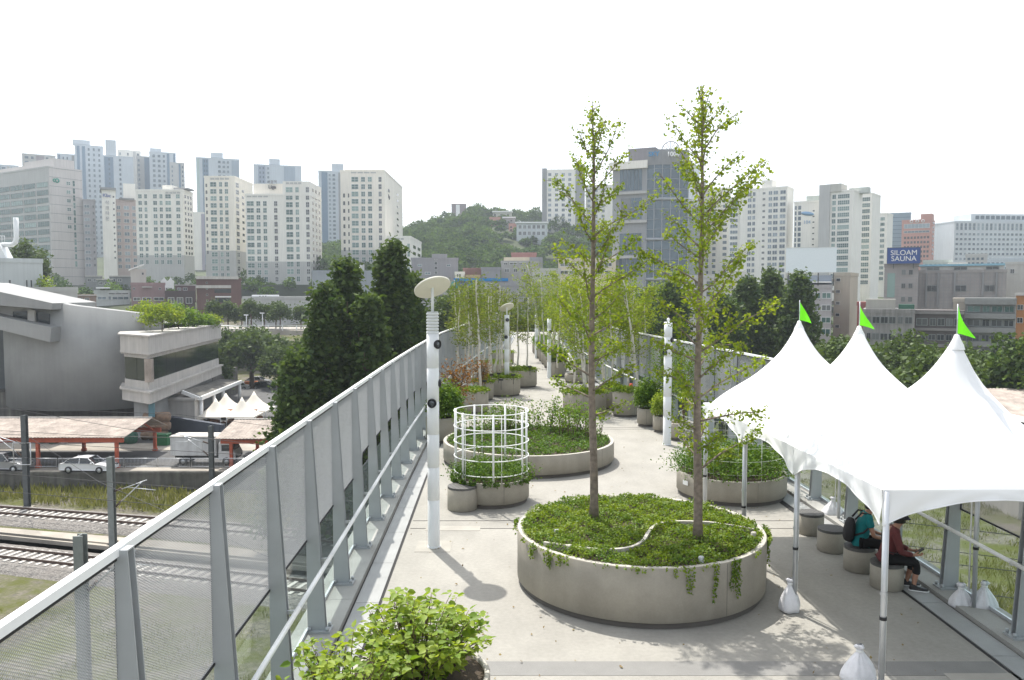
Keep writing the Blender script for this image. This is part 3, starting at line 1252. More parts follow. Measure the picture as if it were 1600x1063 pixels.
def valance(a, c, seed):
    """scalloped skirt between two poles, gathered into folds near them"""
    g = random.Random(seed)
    a, c = Vector(a), Vector(c)
    d = (c - a).normalized()
    nrm = Vector((d.y, -d.x, 0))
    n, m = 60, 6
    vs_ = []
    ph = g.uniform(0, 6)
    for i in range(n + 1):
        t = i / n
        k = abs(2 * t - 1)
        dp = .12 + .30 * k ** 2.0
        for j in range(m + 1):
            s_ = j / m
            wv = .016 * s_ * math.sin(t * 26 + s_ * 5 * (1 if t < .5 else -1) + ph) * (.3 + k) + .03 * s_ * (1 - k)
            p = a.lerp(c, t) + Vector((0, 0, .004 - dp * s_)) + nrm * (.006 + wv)
            vs_.append(p - TO)
    b = MB()
    b.add(vs_, [(i * (m + 1) + j, i * (m + 1) + j + 1, (i + 1) * (m + 1) + j + 1, (i + 1) * (m + 1) + j) for i in range(n) for j in range(m)], 0, True)
    rim = [vs_[i * (m + 1) + m] for i in range(n + 1)]
    b.tube(rim, .008, 5)
    return b.build('valance', mt['canopy'], tent)


crn = [[(TLX(y), y, EV) for y in TY], [(TRX(y), y, EV) for y in TY]]
for i in range(3):
    valance(crn[0][i + 1], crn[0][i], i)
    valance(crn[1][i], crn[1][i + 1], 5 + i)
valance(crn[0][0], crn[1][0], 11)
valance(crn[1][3], crn[0][3], 12)
for side in (0, 1):
    for i, (x, y, z) in enumerate(crn[side]):
        ix = .05 if side == 0 else -.05
        b = MB()
        b.tube([(x + ix - TO.x, y - TO.y, .012), (x + ix - TO.x, y - TO.y, EV - .02)], .034, 12)
        b.lathe([(.075, .004), (.075, .014)], 14, (x + ix - TO.x, y - TO.y, 0), cap1=True)
        b.build('pole', mt['galv'], tent)
        b = MB()
        xs = ix * 2.1
        b.tube([(x + xs - TO.x, y + .05 - TO.y, .3), (x + xs - TO.x, y + .05 - TO.y, EV - .1)], .012, 8)
        b.build('tie_strap', mt['white'], tent)
        for zz in (.95, 1.25):
            b = MB()
            b.lathe([(.042, zz), (.042, zz + .04)], 10, (x + ix - TO.x, y - TO.y, 0))
            b.build('clamp', mt['black'] if zz < 1 else mt['galv'], tent)
b = MB()
for i in range(3):
    for side in (0, 1):
        p, q = Vector(crn[side][i]) - TO, Vector(crn[side][i + 1]) - TO
        ix = .05 if side == 0 else -.05
        b.tube([p + Vector((ix * 1.4, .07 if i == 0 else 0, -.06)), q + Vector((ix * 1.4, -.07 if i == 2 else 0, -.06))], .022, 8)
for i in range(4):
    oy = (.07, 0, 0, -.07)[i]
    b.tube([Vector(crn[0][i]) - TO + Vector((.07, oy, -.06)), Vector(crn[1][i]) - TO + Vector((-.07, oy, -.06))], .022, 8)
b.build('eave_frame', mt['galv'], tent)
for i, (qx, qy) in enumerate(peaks):
    b = MB()
    b.lathe([(.10, PK - .07), (.085, PK - .01), (.05, PK + .06), (.03, PK + .12), (.012, PK + .13)], 16, (qx - TO.x, qy - TO.y, 0), cap1=True)
    b.build('peak_cap', mt['canopy'], tent)
    b = MB()
    b.tube([(qx - TO.x, qy - TO.y, PK + .1), (qx - TO.x, qy - TO.y, PK + .52)], .008, 6)
    b.build('flag_staff', mt['galv'], tent)
    b = MB()
    z0, z1 = PK + .14, PK + .50
    n = 8
    vs_ = []
    for k in range(n + 1):
        t = k / n
        x = .008 + .22 * t
        zt = lerp(z1, z0 - .06, t ** (1.0 if i == 2 else .8))
        zb = lerp(z0, z0 - .065, t ** 1.3)
        dy = .03 * math.sin(t * 4 + i)
        for s_ in (0, .5, 1):
            vs_.append((qx - TO.x + x, qy - TO.y + dy * (1 + .3 * s_), lerp(zb, max(zt, zb + .003), s_)))
    b.add(vs_, [(k * 3 + j, (k + 1) * 3 + j, (k + 1) * 3 + j + 1, k * 3 + j + 1) for k in range(n) for j in range(2)], 0, True)
    b.build('pennant', mt['flag'], tent)


def sandbag(label, x, y, r=.17, h=.42, seed=1, tie=.16):
    g = random.Random(seed)
    root = tag(empty('sandbag', (x, y, 0)), label, 'sandbag', 'white sandbags tied to the tent poles')
    pr = [(r * .85, .003), (r * 1.1, .025), (r * 1.16, h * .16), (r * 1.08, h * .34), (r * .86, h * .54), (r * .58, h * .73), (r * .33, h * .88), (.032, h * .97), (.026, h), (.04, h + .025), (.052, h + .05), (.03, h + .075)]
    n = 44
    b = MB()
    vs_ = []
    ph = [g.uniform(0, 6) for _ in range(3)]
    for (q, z) in pr:
        for k in range(n):
            a = 2 * PI * k / n
            f = 1 + .10 * math.sin(2 * a + ph[0]) + .07 * math.sin(5 * a + z * 5 + ph[1]) + .10 * math.sin(11 * a + ph[2] + z * 4) * min(1, z / h) * (z < h) + .3 * math.sin(3 * a + ph[1]) * (z > h)
            vs_.append((q * f * math.cos(a) * 1.1, q * f * math.sin(a) * .92, z))
    b.add(vs_, [(j * n + k, j * n + (k + 1) % n, (j + 1) * n + (k + 1) % n, (j + 1) * n + k) for j in range(len(pr) - 1) for k in range(n)], 0, True)
    b.build('sack', mt['bag'], root)
    b = MB()
    b.lathe([(.04, h - .02), (.046, h - .005), (.04, h + .01)], 12)
    b.build('tie', mt['white'], root)
    return root


sandbag('white sandbag tied to the front corner pole of the tent, at the bottom edge', 4.28, 9.55, 0.164, 0.396, 1)
sandbag('white sandbag at the second tent pole, right of the largest planter', 4.18, 11.72, 0.131, 0.430, 2)
sandbag('white sandbag at the nearer tent pole by the right railing', 7.12, 11.75, 0.148, 0.378, 3)
sandbag('grey shaded sandbag in front of the nearer railing-side tent pole', 6.83, 11.85, 0.123, 0.310, 7)
sandbag('white sandbag by the right railing, the farther one behind the stools', 6.85, 16.75, 0.164, 0.361, 4)
sandbag('white sandbag at the far left tent pole, partly hidden by the largest planter', 3.92, 16.3, 0.123, 0.344, 5)

ST = [('stool under the tent, farthest of the four, mostly behind a pole', (1266, 833)), ('empty stool under the tent, second from the far end', (1299, 860)),
      ('stool under the tent on which the person in teal sits', (1342, 890)), ('stool under the tent on which the person in maroon sits', (1385, 917))]
SP = []
for l_, (px_, py_) in ST:
    g0 = G(px_, py_)
    SP.append(g0)
    stool('round concrete ' + l_, g0.x, g0.y, .255, .42, .2 + .1 * len(SP))


# ------------------------------------------------------------------ people on the stools
def skinned(name, joints, edges, mat, parent, root_i=0, sub=2):
    me = bpy.data.meshes.new(name)
    me.from_pydata([j[0] for j in joints], edges, [])
    o = inst(name, me, parent)
    sk = o.modifiers.new('skin', 'SKIN')
    sk.use_smooth_shade = True
    for i, j in enumerate(joints):
        r = j[1]
        me.skin_vertices[0].data[i].radius = r if hasattr(r, '__len__') else (r, r)
    me.skin_vertices[0].data[root_i].use_root = True
    sb = o.modifiers.new('sub', 'SUBSURF')
    sb.levels = sub
    sb.render_levels = sub
    me.materials.append(mat)
    return o


skinm = M('skin', (0.40, 0.215, 0.145), 0.55, var=0.06, scale=8)


def person(label, loc, rz, shirt, trousers, short_sleeve, hat, bagkind, phone):
    root = tag(empty('person', loc, rz), label, 'person', 'people sitting on the stools')
    sh = [(.10, .175, .93), (.10, -.175, .93)]
    el = [(.17, .235, .66), (.17, -.235, .66)]
    wr = [(.40, .10, .60), (.40, -.10, .585)]
    J = [((0, 0, .52), (.13, .10)), ((.02, 0, .66), (.135, .10)), ((.07, 0, .82), (.14, .10)), ((.10, 0, .95), (.10, .075)), ((.145, 0, 1.02), .05), ((.185, 0, 1.075), .058),
         ((.205, 0, 1.135), (.078, .09)), ((.205, 0, 1.20), (.076, .088)), ((.20, 0, 1.25), (.05, .06))]
    E_ = [(i, i + 1) for i in range(8)]

    def add(p, r, k):
        J.append((p, r))
        E_.append((k, len(J) - 1))
        return len(J) - 1
    for s in (0, 1):
        k = add(sh[s], .05, 3)
        k = add(tuple(lerp(sh[s][i], el[s][i], .5) for i in range(3)), .044, k)
        k = add(el[s], .038, k)
        k = add(tuple(lerp(el[s][i], wr[s][i], .5) for i in range(3)), .034, k)
        k = add(wr[s], .023, k)
        y = wr[s][1]
        sg = 1 if s == 0 else -1
        pm = add((wr[s][0] + .05, y - .015 * sg, wr[s][2] + .005), (.032, .016), k)
        for f in range(4):                        # four fingers curled round what is held
            yy = y - .015 * sg + (f - 1.5) * .017
            ln = (.055, .064, .06, .045)[f if s else 3 - f]
            q = add((wr[s][0] + .085, yy, wr[s][2] + .01), .0095, pm)
            q = add((wr[s][0] + .085 + ln * .5, yy, wr[s][2] + .018), .0085, q)
            add((wr[s][0] + .085 + ln * .62, yy, wr[s][2] + .045), .0078, q)
        q = add((wr[s][0] + .045, y - .05 * sg, wr[s][2] + .03), .011, k)
        add((wr[s][0] + .075, y - .055 * sg, wr[s][2] + .05), .009, q)
    for s in (0, 1):
        sg = 1 if s == 0 else -1
        dz = .0
        k = add((.04, .085 * sg, .50), .085, 0)
        k = add((.24, .10 * sg, .495), .077, k)
        k = add((.42, .105 * sg, .47), .056, k)
        k = add((.425 - .03 * (s == 0), .105 * sg, .30), .052, k)
        k = add((.40 - .06 * (s == 0), .105 * sg, .10), .034, k)
        k = add((.43 - .06 * (s == 0), .11 * sg, .055), .036, k)
        add((.53 - .06 * (s == 0), .12 * sg, .045), .03, k)
    skinned('body', J, E_, skinm, root)
    # face: nose, eyes and mouth on the tilted head
    b = MB()
    b.lathe([(.001, .03), (.012, .012), (.016, -.012), (.004, -.02)][::-1], 8, (.288, 0, 1.135))
    b.build('nose', skinm, root)
    for s in (-1, 1):
        b = MB()
        b.lathe([(.001, .009), (.009, .0), (.001, -.009)][::-1], 8, (.281, .03 * s, 1.165))
        b.build('eye', mt['black'], root)
    b = MB()
    b.box(.272, -.022, 1.092, .282, .022, 1.099)
    b.build('mouth', M('lips', (.3, .1, .08), .5, var=0), root)
    # clothes
    J2 = [((0, 0, .47), (.155, .15)), ((.015, 0, .60), (.165, .135)), ((.065, 0, .80), (.165, .125)), ((.10, 0, .94), (.125, .095)), ((.135, 0, 1.005), .066)]
    E2 = [(0, 1), (1, 2), (2, 3), (3, 4)]
    for s in (0, 1):
        J2.append((sh[s], .07))
        E2.append((3, len(J2) - 1))
        J2.append((tuple(lerp(sh[s][i], el[s][i], .55) for i in range(3)), .066))
        E2.append((len(J2) - 2, len(J2) - 1))
        if not short_sleeve:
            J2.append((el[s], .056))
            E2.append((len(J2) - 2, len(J2) - 1))
            J2.append((tuple(lerp(el[s][i], wr[s][i], .85) for i in range(3)), .044))
            E2.append((len(J2) - 2, len(J2) - 1))
    skinned('shirt', J2, E2, shirt, root, 1)
    J3 = [((0, 0, .50), (.15, .11))]
    E3 = []
    for s in (0, 1):
        sg = 1 if s == 0 else -1
        k = 0
        for p, r in (((.06, .085 * sg, .50), .105), ((.25, .10 * sg, .495), .093), ((.43, .105 * sg, .475), .074), ((.435 - .03 * (s == 0), .105 * sg, .34), .066), ((.425 - .03 * (s == 0), .105 * sg, .27), .066)):
            J3.append((p, r))
            E3.append((k, len(J3) - 1))
            k = len(J3) - 1
    skinned('trousers', J3, E3, trousers, root)
    for s in (0, 1):
        sg = 1 if s == 0 else -1
        ox = -.06 * (s == 0)
        b = MB()
        sole = [(-.08, -.035), (.02, -.045), (.10, -.052), (.16, -.04), (.185, 0), (.16, .04), (.10, .05), (.02, .043), (-.08, .035), (-.1, 0)]
        b.prism([(x * 1.08, y * 1.08) for x, y in sole], .003, .035, 1)
        vs_ = [(x, y, .035) for x, y in sole] + [(x * .93 - .002, y * .9, .075 if x < .06 else .062) for x, y in sole] + [(-.035 + .4 * x if x > -.03 else x * .9, y * .6, .125 if x < .06 else .085) for x, y in sole]
        n = len(sole)
        b.add(vs_, [(j * n + k, j * n + (k + 1) % n, (j + 1) * n + (k + 1) % n, (j + 1) * n + k) for j in range(2) for k in range(n)] + [tuple(2 * n + k for k in range(n))], 0, True)
        o = b.build('shoe', [mt['black'], mt['white']], root, (.43 + ox, .112 * sg, 0), .1 * sg)
    # hair and hat
    b = MB()
    b.lathe([(.092, -.085), (.098, -.03), (.097, .03), (.08, .085), (.04, .115), (.001, .12)], 20)
    o = b.build('hair', M('hair', (.012, .01, .009), .5, var=0), root, (.178, 0, 1.165))
    o.scale = (1.02, .95, 1.0)
    if hat:
        b = MB()
        b.lathe([(.155, -.035), (.15, -.03), (.105, .0), (.102, .06), (.09, .085), (.001, .09)], 24)
        o = b.build('hat', M('hat_cloth', (.012, .012, .015), .8, var=0), root, (.205, 0, 1.205))
        o.rotation_euler = (0, .18, 0)
    if bagkind == 'backpack':
        b = MB()
        b.lathe([(.001, 0), (.10, .01), (.145, .08), (.15, .2), (.13, .32), (.08, .40), (.001, .42)], 20)
        o = b.build('backpack', M('backpack_cloth', (.02, .02, .022), .75, var=.2), root, (-.19, 0, .50))
        o.scale = (.62, 1, 1)
        o.rotation_euler = (0, .12, 0)
        for s in (1, -1):
            b = MB()
            b.tube([(-.13, .1 * s, .62), (.02, .175 * s, .70), (.17, .15 * s, .84), (.15, .11 * s, 1.0), (0, .1 * s, 1.02), (-.1, .09 * s, .9)], .017, 6)
            b.build('strap', mt['black'], root)
    else:
        b = MB()
        b.tube([(.03, .175, .99), (-.06, .04, .93), (-.10, -.12, .78), (0, -.19, .64), (.14, -.14, .60)], .009, 6)
        b.tube([(.03, .175, .99), (.2, .08, .86), (.2, -.1, .68)], .009, 6)
        b.build('strap', mt['black'], root)
    if phone:
        b = MB()
        b.box(-.008, -.04, -.075, .008, .04, .075)
        o = b.build('phone', mt['black'], root, (.495, 0, .635))
        o.rotation_euler = (0, .9, 0)
    return root


person('person in a maroon jacket and black hat, sitting on a stool looking at a phone', (SP[3].x - .02, SP[3].y, 0), R(-14), M('maroon_cloth', (.115, .028, .028), .85, var=.15, scale=20, bump=.3, bscale=50), M('black_cloth', (.008, .008, .009), .9, var=0), False, True, 'sling', True)
person('person in a teal shirt with a black backpack, sitting behind the front tent pole', (SP[2].x - .01, SP[2].y, 0), R(-8), M('teal_cloth', (.004, .17, .18), .8, var=.12, scale=20, bump=.3, bscale=50), M('black_cloth', (.008, .008, .009), .9, var=0), True, False, 'backpack', False)

# ------------------------------------------------------------------ farther planters
PL = {}


def far_planter(key, label, l, r_, yb, yr, cov=None, n=2500, L=.09, bh=.15, **kw):
    cx, cy, r, h = from_px(l, r_, yb, yr)
    h = min(h, 1.05)
    planter(label, cx, cy, r, h, 48, rimw=.07)
    PL[key] = (cx, cy, r, h)
    if cov:
        bushy('ground_cover', cov, cx, cy, r * .95, h - .06, h + bh, n, L, mt['cover'], len(PL) * 7, kind='stuff', cat='ground cover')
    return cx, cy, r, h


far_planter('R', 'concrete planter behind the nearest lamp post, with a dense green bush', 664, 712, 694, 655)
far_planter('H', 'concrete planter with a small white tag, left of the path beyond the wire cage', 719, 763, 648, 613, 'grassy cover in the planter with the white tag')
far_planter('H2', 'concrete planter peeking out just behind the one with the white tag', 738, 771, 627, 598, 'grassy cover in the planter just behind the tagged one')
far_planter('G', 'tall concrete planter behind the disc lamp post, birches growing in it', 758, 813, 621, 592, 'bright cover in the tall planter behind the disc lamp post')
far_planter('F', 'tall concrete planter jutting into the far path, two birches in it', 788, 839, 607, 580, 'bright cover in the planter jutting into the far path')
far_planter('F2', 'concrete planter at the back of the birch grove on the left', 745, 800, 588, 569, 'green cover in the planter at the back of the birch grove')
far_planter('F3', 'small concrete planter at left of the far end of the path', 768, 803, 570, 552, 'green cover in the planter at the far end of the path')
far_planter('I', 'concrete planter with a dense hedge beside the slim lamp post', 859, 884, 590, 566)
far_planter('J', 'low ring-shaped concrete planter on the right of the far path', 883, 930, 600, 587)
cx, cy, r, h = PL['J']
planter('narrow concrete planter standing on the low ring at the right', cx + .12, cy + .1, r * .62, 1.0, 40)
PL['J2'] = (cx + .12, cy + .1, r * .62, 1.0)
bushy('ground_cover', 'green cover in the narrow planter on the low ring', cx + .12, cy + .1, r * .6, .95, 1.2, 1800, .09, mt['cover'], 77, kind='stuff', cat='ground cover')
far_planter('K', 'wide concrete planter right of the path, behind the left ginkgo trunk', 880, 948, 650, 617, 'bright cover in the wide planter behind the left ginkgo trunk', 4000)
far_planter('Mx', 'concrete planter wedged between two wide ones right of the path', 940, 972, 641, 607, 'green cover in the wedged planter right of the path')
far_planter('L', 'tall concrete planter between the two ginkgo trunks, bright cover on top', 958, 1000, 653, 613, 'bright cover in the tall planter between the ginkgo trunks', 3500)
far_planter('N', 'low concrete planter with a dense bush, left of the camera lamp post', 997, 1030, 668, 640)
far_planter('O', 'small concrete planter right behind the camera lamp post', 1022, 1050, 677, 652)
far_planter('Px', 'concrete planter right of the camera lamp post, with twisted dark stems', 1043, 1086, 690, 663)
cx, cy, r, h = PL['R']
bushy('bush', 'dense rounded green bush behind the nearest lamp post', cx + .15, cy, r * 1.05, h - .05, h + 1.05, 7000, .085, mt['shrub'], 51, fl=1.6)
bushy('bush', 'dense dark bush in the low planter left of the camera lamp post', PL['N'][0], PL['N'][1], PL['N'][2] * 1.15, PL['N'][3] - .05, PL['N'][3] + 1.0, 6500, .075, mt['shrub'], 52, fl=2)
bushy('bush', 'small yellow-green bush right behind the camera lamp post', PL['O'][0], PL['O'][1], PL['O'][2] * 1.1, PL['O'][3] - .05, PL['O'][3] + .8, 3500, .07, mt['heart'], 53, fl=2)
bushy('hedge', 'trimmed green hedge in the planter beside the slim lamp post', PL['I'][0], PL['I'][1], PL['I'][2] * 1.05, PL['I'][3] - .05, PL['I'][3] + .65, 4200, .08, mt['shrub'], 54, fl=4)
od = ('nearest', 'second', 'third', 'fourth', 'fifth', 'sixth', 'seventh', 'farthest')
pa, pb = G(861, 580), G(837, 552)
for i in range(7):
    p = pa.lerp(pb, i / 6)
    p.x += .35
    planter('%s concrete planter in the hedge row right of the far path' % od[i if i < 6 else 7], p.x, p.y, .62, .85, 32)
    bushy('hedge', 'green hedge in the %s planter of the far right row' % od[i if i < 6 else 7], p.x, p.y, .62, .8, 1.45, 1700, .11, mt['shrub'], 60 + i, fl=4)


# ------------------------------------------------------------------ garden trees beyond
def slim_tree(name, seed, h, nleaf, leaf, crown0, cr, trunkm, mat, L=.09, multi=1, tr=.045):
    """a template (trunk mesh, foliage mesh) for slim trees"""
    g = random.Random(seed)
    b = MB()
    bb = MB()
    LP = []
    for m in range(multi):
        a0 = g.uniform(0, 6.3)
        tilt = Vector((math.cos(a0), math.sin(a0), 0)) * (.05 if multi == 1 else .16)
        n = 10
        hh = h * g.uniform(.85, 1)
        pts = [Vector((0, 0, 0)) + tilt * (hh * i / n) * (.6 + .4 * i / n) + Vector((0, 0, hh * i / n)) + Vector((g.gauss(0, .025), g.gauss(0, .025), 0)) * (i > 0) for i in range(n + 1)]
        b.tube(pts, [tr * (1 - .8 * i / n) + .005 for i in range(n + 1)], 7)
        nb = 18
        for k in range(nb):
            t = lerp(crown0, .98, (k + g.random()) / nb)
            p0 = pts[min(n - 1, int(t * n))].lerp(pts[min(n, int(t * n) + 1)], t * n % 1)
            a = g.uniform(0, 6.3)
            ln = cr * (1.15 - .75 * abs(t - .55)) * g.uniform(.55, 1.1)
            e = p0 + Vector((math.cos(a) * ln, math.sin(a) * ln, ln * g.uniform(.3, 1.0)))
            mid = p0.lerp(e, .5) + Vector((0, 0, -.05 * ln))
            bb.tube([p0, mid, e], [.011, .008, .004], 4)
            for _ in range(int(nleaf / nb / multi)):
                s_ = g.uniform(.15, 1.08)
                pp = p0.lerp(e, s_)
                LP.append(pp + Vector((g.gauss(0, .12), g.gauss(0, .12), g.gauss(-.05, .13))))
    tm = b.mesh('trunk', trunkm)
    bm_ = bb.mesh('branches', trunkm if trunkm is not mt['birch'] else mt['twig'])
    fm = leaves('foliage', [tuple(p) for p in LP], L, mat, False, asp=.75, upb=.2, seed=seed)
    return tm, bm_, fm


BT = [slim_tree('b', 70 + i, 4.6, 600, 0, .36, .55, mt['birch'], mt['birchleaf'], .09, 1, .052) for i in range(4)]
GT = [slim_tree('g', 80 + i, 4.8, 1600, 0, .30, .95, mt['birch'], mt['ginkgo'], .09, 1 + i % 2, .052) for i in range(4)]
DT = [slim_tree('d', 90 + i, 3.8, 2200, 0, .25, .8, mt['twig'], mt['shrub'], .09, 3, .03) for i in range(2)]


def put(tpl, name, label, x, y, z, sc, rz, grp, cat='tree'):
    root = tag(empty(name, (x, y, z), rz), label, cat, grp)
    for nm, me in zip(('trunk', 'branches', 'foliage'), tpl):
        inst(nm, me, root)
    root.scale = (sc, sc, sc)
    return root


ordn = ['first', 'second', 'third', 'fourth', 'fifth', 'sixth', 'seventh', 'eighth', 'ninth', 'tenth', 'eleventh', 'twelfth', 'thirteenth', 'fourteenth', 'fifteenth', 'sixteenth', 'seventeenth', 'eighteenth', 'nineteenth', 'twentieth', 'twenty-first', 'twenty-second']
lg = [(714, 592, 4.6), (717, 584, 4.9), (726, 578, 4.7), (733, 600, 4.8), (739, 590, 4.6), (747, 582, 5.0), (751, 603, 5.1), (757, 575, 4.7), (764, 585, 4.8), (768, 592, 4.3), (775, 588, 4.6), (781, 578, 4.3), (785, 570, 4.5), (722, 566, 4.6), (743, 562, 4.6), (766, 560, 4.4), (796, 566, 4.4)]
lg.sort()
for i, (px_, py_, h_) in enumerate(lg):
    p = G(px_, py_, .8)
    put(BT[i % 4], 'birch_tree', 'slim white-barked birch, %s from the left in the left grove' % ordn[i], p.x, p.y, .75, h_ / 4.6, i * 1.3, 'birches left of the path')
for i, (px_, py_, h_) in enumerate(((809, 576, 4.4), (824, 577, 3.9))):
    p = G(px_, py_, .85)
    put(BT[i], 'birch_tree', ('leaning birch', 'upright birch')[i] + ' in the planter jutting into the far path', p.x, p.y, .8, h_ / 4.6, 2 + i, 'birches left of the path')
rg = [(897, 596, 4.4, 0), (915, 610, 4.6, 1), (921, 596, 4.6, 2), (944, 590, 4.9, 3), (958, 604, 4.8, 0), (966, 575, 4.7, 1), (982, 603, 4.4, 2), (997, 610, 4.8, 3), (871, 572, 4.5, 2), (880, 566, 4.6, 0), (905, 566, 5.0, 1), (930, 570, 5.0, 3), (862, 560, 5.0, 1), (850, 552, 5.2, 2), (1010, 585, 4.6, 0), (845, 545, 6.0, 3), (875, 548, 5.6, 0)]
rg.sort()
for i, (px_, py_, h_, k) in enumerate(rg):
    p = G(px_, py_, .85)
    put(GT[k], 'young_tree', 'pale-stemmed leafy young tree, %s from the left beyond the ginkgos' % ordn[i], p.x, p.y, .75, h_ / 4.8, i * 1.7, 'young trees right of the path')
put(DT[0], 'small_tree', 'small tree with twisted dark stems right of the camera lamp post', PL['Px'][0] + .1, PL['Px'][1], .65, .62, .4, None)
put(DT[1], 'small_tree', 'dark-stemmed shrub tree behind the small planter at the camera lamp', PL['O'][0] + .5, PL['O'][1] + 1.2, .3, .7, 2.0, None)
RT = slim_tree('r', 99, 1.5, 750, 0, .3, .55, mt['twig'], mt['redleaf'], .075, 3, .022)
cx, cy, r, h = PL['R']
p = G(716, 640, .6)
put(RT, 'maple_shrub', 'small shrub with reddish brown leaves left of the path, behind the lamp', p.x, p.y, .35, 1.25, .5, None, 'shrub')
p = G(752, 600, .8)
put(RT, 'maple_shrub', 'reddish thin shrub in front of the birch trunks', p.x, p.y, .6, .8, 2.5, None, 'shrub')
# plant name tags in the planters
for i, (px_, py_) in enumerate(((762, 578), (768, 590), (779, 588), (783, 598), (802, 590), (828, 577), (757, 600), (866, 562))):
    p = G(px_, py_, 1.0)
    b = MB()
    b.tube([(0, 0, -.3), (0, 0, .08)], .012, 5)
    b.box(-.09, -.012, .08, .09, .012, .16)
    tag(b.build('plant_tag', mt['black'], None, (p.x, p.y, 1.0)), 'small black plant tag on a stick, %s from the left among the far planters' % ordn[[0, 2, 3, 4, 5, 6, 1, 7][i] if False else sorted(range(8), key=lambda q: (762, 768, 779, 783, 802, 828, 757, 866)[q]).index(i)], 'plant tag', 'plant tags')
p = G(986, 600, 1.0)
b = MB()
b.cyl(0, 0, 0, .26, .1, 10, r1=.06)
tag(b.build('warning_cone', M('red_plastic', (.6, .05, .02), .5, var=0), None, (p.x, p.y, .75)), 'small red marker among the birch stems at right', 'marker')

gl_ = np.random.default_rng(12)
fp = np.column_stack([gl_.uniform(-2, 6.3, 420), gl_.uniform(9.5, 34, 420), np.full(420, .012)])
ok = np.array([min(math.hypot(q[0] - c_[0], q[1] - c_[1]) - c_[2] for c_ in ((AX, AY, AR), (BX, BY, BR), (CX, CY, CR), (EX, EY, ER))) > .03 for q in fp])
tag(leaves('fallen_leaves', fp[ok], .045, leafmat('dry_leaf', (.16, .10, .04), (.22, .17, .06), .1), asp=.7, upb=5, seed=13, fold=.03), 'few dry leaves scattered on the walkway', 'leaf litter', kind='stuff')


# ------------------------------------------------------------------ ground and railway
GZ = -13.2


def ss(a, b_, v):
    t = min(1, max(0, (v - a) / (b_ - a)))
    return t * t * (3 - 2 * t)


def terrain(x, y):
    z = GZ
    left = ss(40, -30, x)
    z += left * ss(150, 250, y) * 15 + ss(230, 420, y) * (7 + 8 * (1 - left))
    z += 41 * math.exp(-((x - 8) / 105) ** 2 - ((y - 520) / 130) ** 2)
    z += 26 * math.exp(-((x + 260) / 150) ** 2 - ((y - 640) / 160) ** 2)
    z += 20 * math.exp(-((x - 250) / 200) ** 2 - ((y - 640) / 160) ** 2)
    z += ss(750, 1500, y) * 20
    return z


xs = sorted(set([-1500, -1100, -800, -600, -480, -400, -340, -290, -250, -215] + [-190 + 15 * i for i in range(28)] + [230, 250, 290, 340, 400, 480, 600, 800, 1100, 1500]))
ys = sorted(set([-300, -150, -60] + [0 + 14 * i for i in range(60)] + [860, 930, 1050, 1250, 1500, 1900]))
b = MB()
b.add([(x, y, terrain(x, y)) for y in ys for x in xs], [(j * len(xs) + i, j * len(xs) + i + 1, (j + 1) * len(xs) + i + 1, (j + 1) * len(xs) + i) for j in range(len(ys) - 1) for i in range(len(xs) - 1)], 0, True)


def groundmat(name, c1, c2, c3, s1=.35, s2=6.0, lo=.42, hi=.58, bump=.5):
    m, t, N, L = newmat(name)
    o = N('ShaderNodeOutputMaterial')
    bs = N('ShaderNodeBsdfPrincipled')
    bs.inputs['Roughness'].default_value = .95
    bs.inputs['Specular IOR Level'].default_value = .1
    L(bs.outputs[0], o.inputs[0])
    g = N('ShaderNodeNewGeometry')
    n1 = N('ShaderNodeTexNoise')
    n1.inputs['Scale'].default_value = s1
    n1.inputs['Detail'].default_value = 7
    n1.inputs['Roughness'].default_value = .65
    L(g.outputs['Position'], n1.inputs['Vector'])
    r = N('ShaderNodeMapRange')
    r.inputs['From Min'].default_value = lo
    r.inputs['From Max'].default_value = hi
    L(n1.outputs['Fac'], r.inputs['Value'])
    v = N('ShaderNodeTexVoronoi')
    v.inputs['Scale'].default_value = s2
    L(g.outputs['Position'], v.inputs['Vector'])
    sp_ = N('ShaderNodeSeparateColor')
    L(v.outputs['Color'], sp_.inputs[0])
    m1 = N('ShaderNodeMix')
    m1.data_type = 'RGBA'
    m1.inputs[6].default_value = (*c1, 1)
    m1.inputs[7].default_value = (*c2, 1)
    L(sp_.outputs[0], m1.inputs[0])
    m2 = N('ShaderNodeMix')
    m2.data_type = 'RGBA'
    L(m1.outputs[2], m2.inputs[6])
    m2.inputs[7].default_value = (*c3, 1)
    L(r.outputs[0], m2.inputs[0])
    L(m2.outputs[2], bs.inputs['Base Color'])
    bp = N('ShaderNodeBump')
    bp.inputs['Strength'].default_value = bump
    bp.inputs['Distance'].default_value = .06
    L(v.outputs['Distance'], bp.inputs['Height'])
    L(bp.outputs[0], bs.inputs['Normal'])
    return m


mt['ground'] = groundmat('yard_ground', (.17, .155, .125), (.10, .093, .078), (.085, .092, .03))
mt['ballast'] = groundmat('ballast', (.27, .255, .235), (.12, .115, .108), (.20, .185, .17), .5, 9.0, .4, .7, 1.0)
mt['asphalt'] = M('asphalt', (.10, .10, .10), .9, var=.25, scale=.6, fine=.15)
mt['paleconc'] = M('pale_concrete', (.34, .31, .265), .9, var=.22, scale=.5, fine=.12)
mt['darkwall'] = M('stained_wall', (.13, .125, .11), .9, var=.35, scale=.8, streak=.35)
mt['rail'] = M('rusty_rail', (.10, .065, .05), .6, .3, var=.15)
mt['railtop'] = M('rail_top', (.45, .42, .4), .35, .8, var=.1)
mt['sleeper'] = M('sleeper', (.46, .44, .41), .9, var=.25, scale=2.2)
mt['dsteel'] = M('dark_steel', (.10, .11, .115), .6, .2, var=.15)
mt['gsteel'] = M('grey_green_steel', (.22, .24, .235), .6, .2, var=.12)
mt['orange'] = M('orange_red_paint', (.45, .10, .05), .7, var=.18, scale=2)
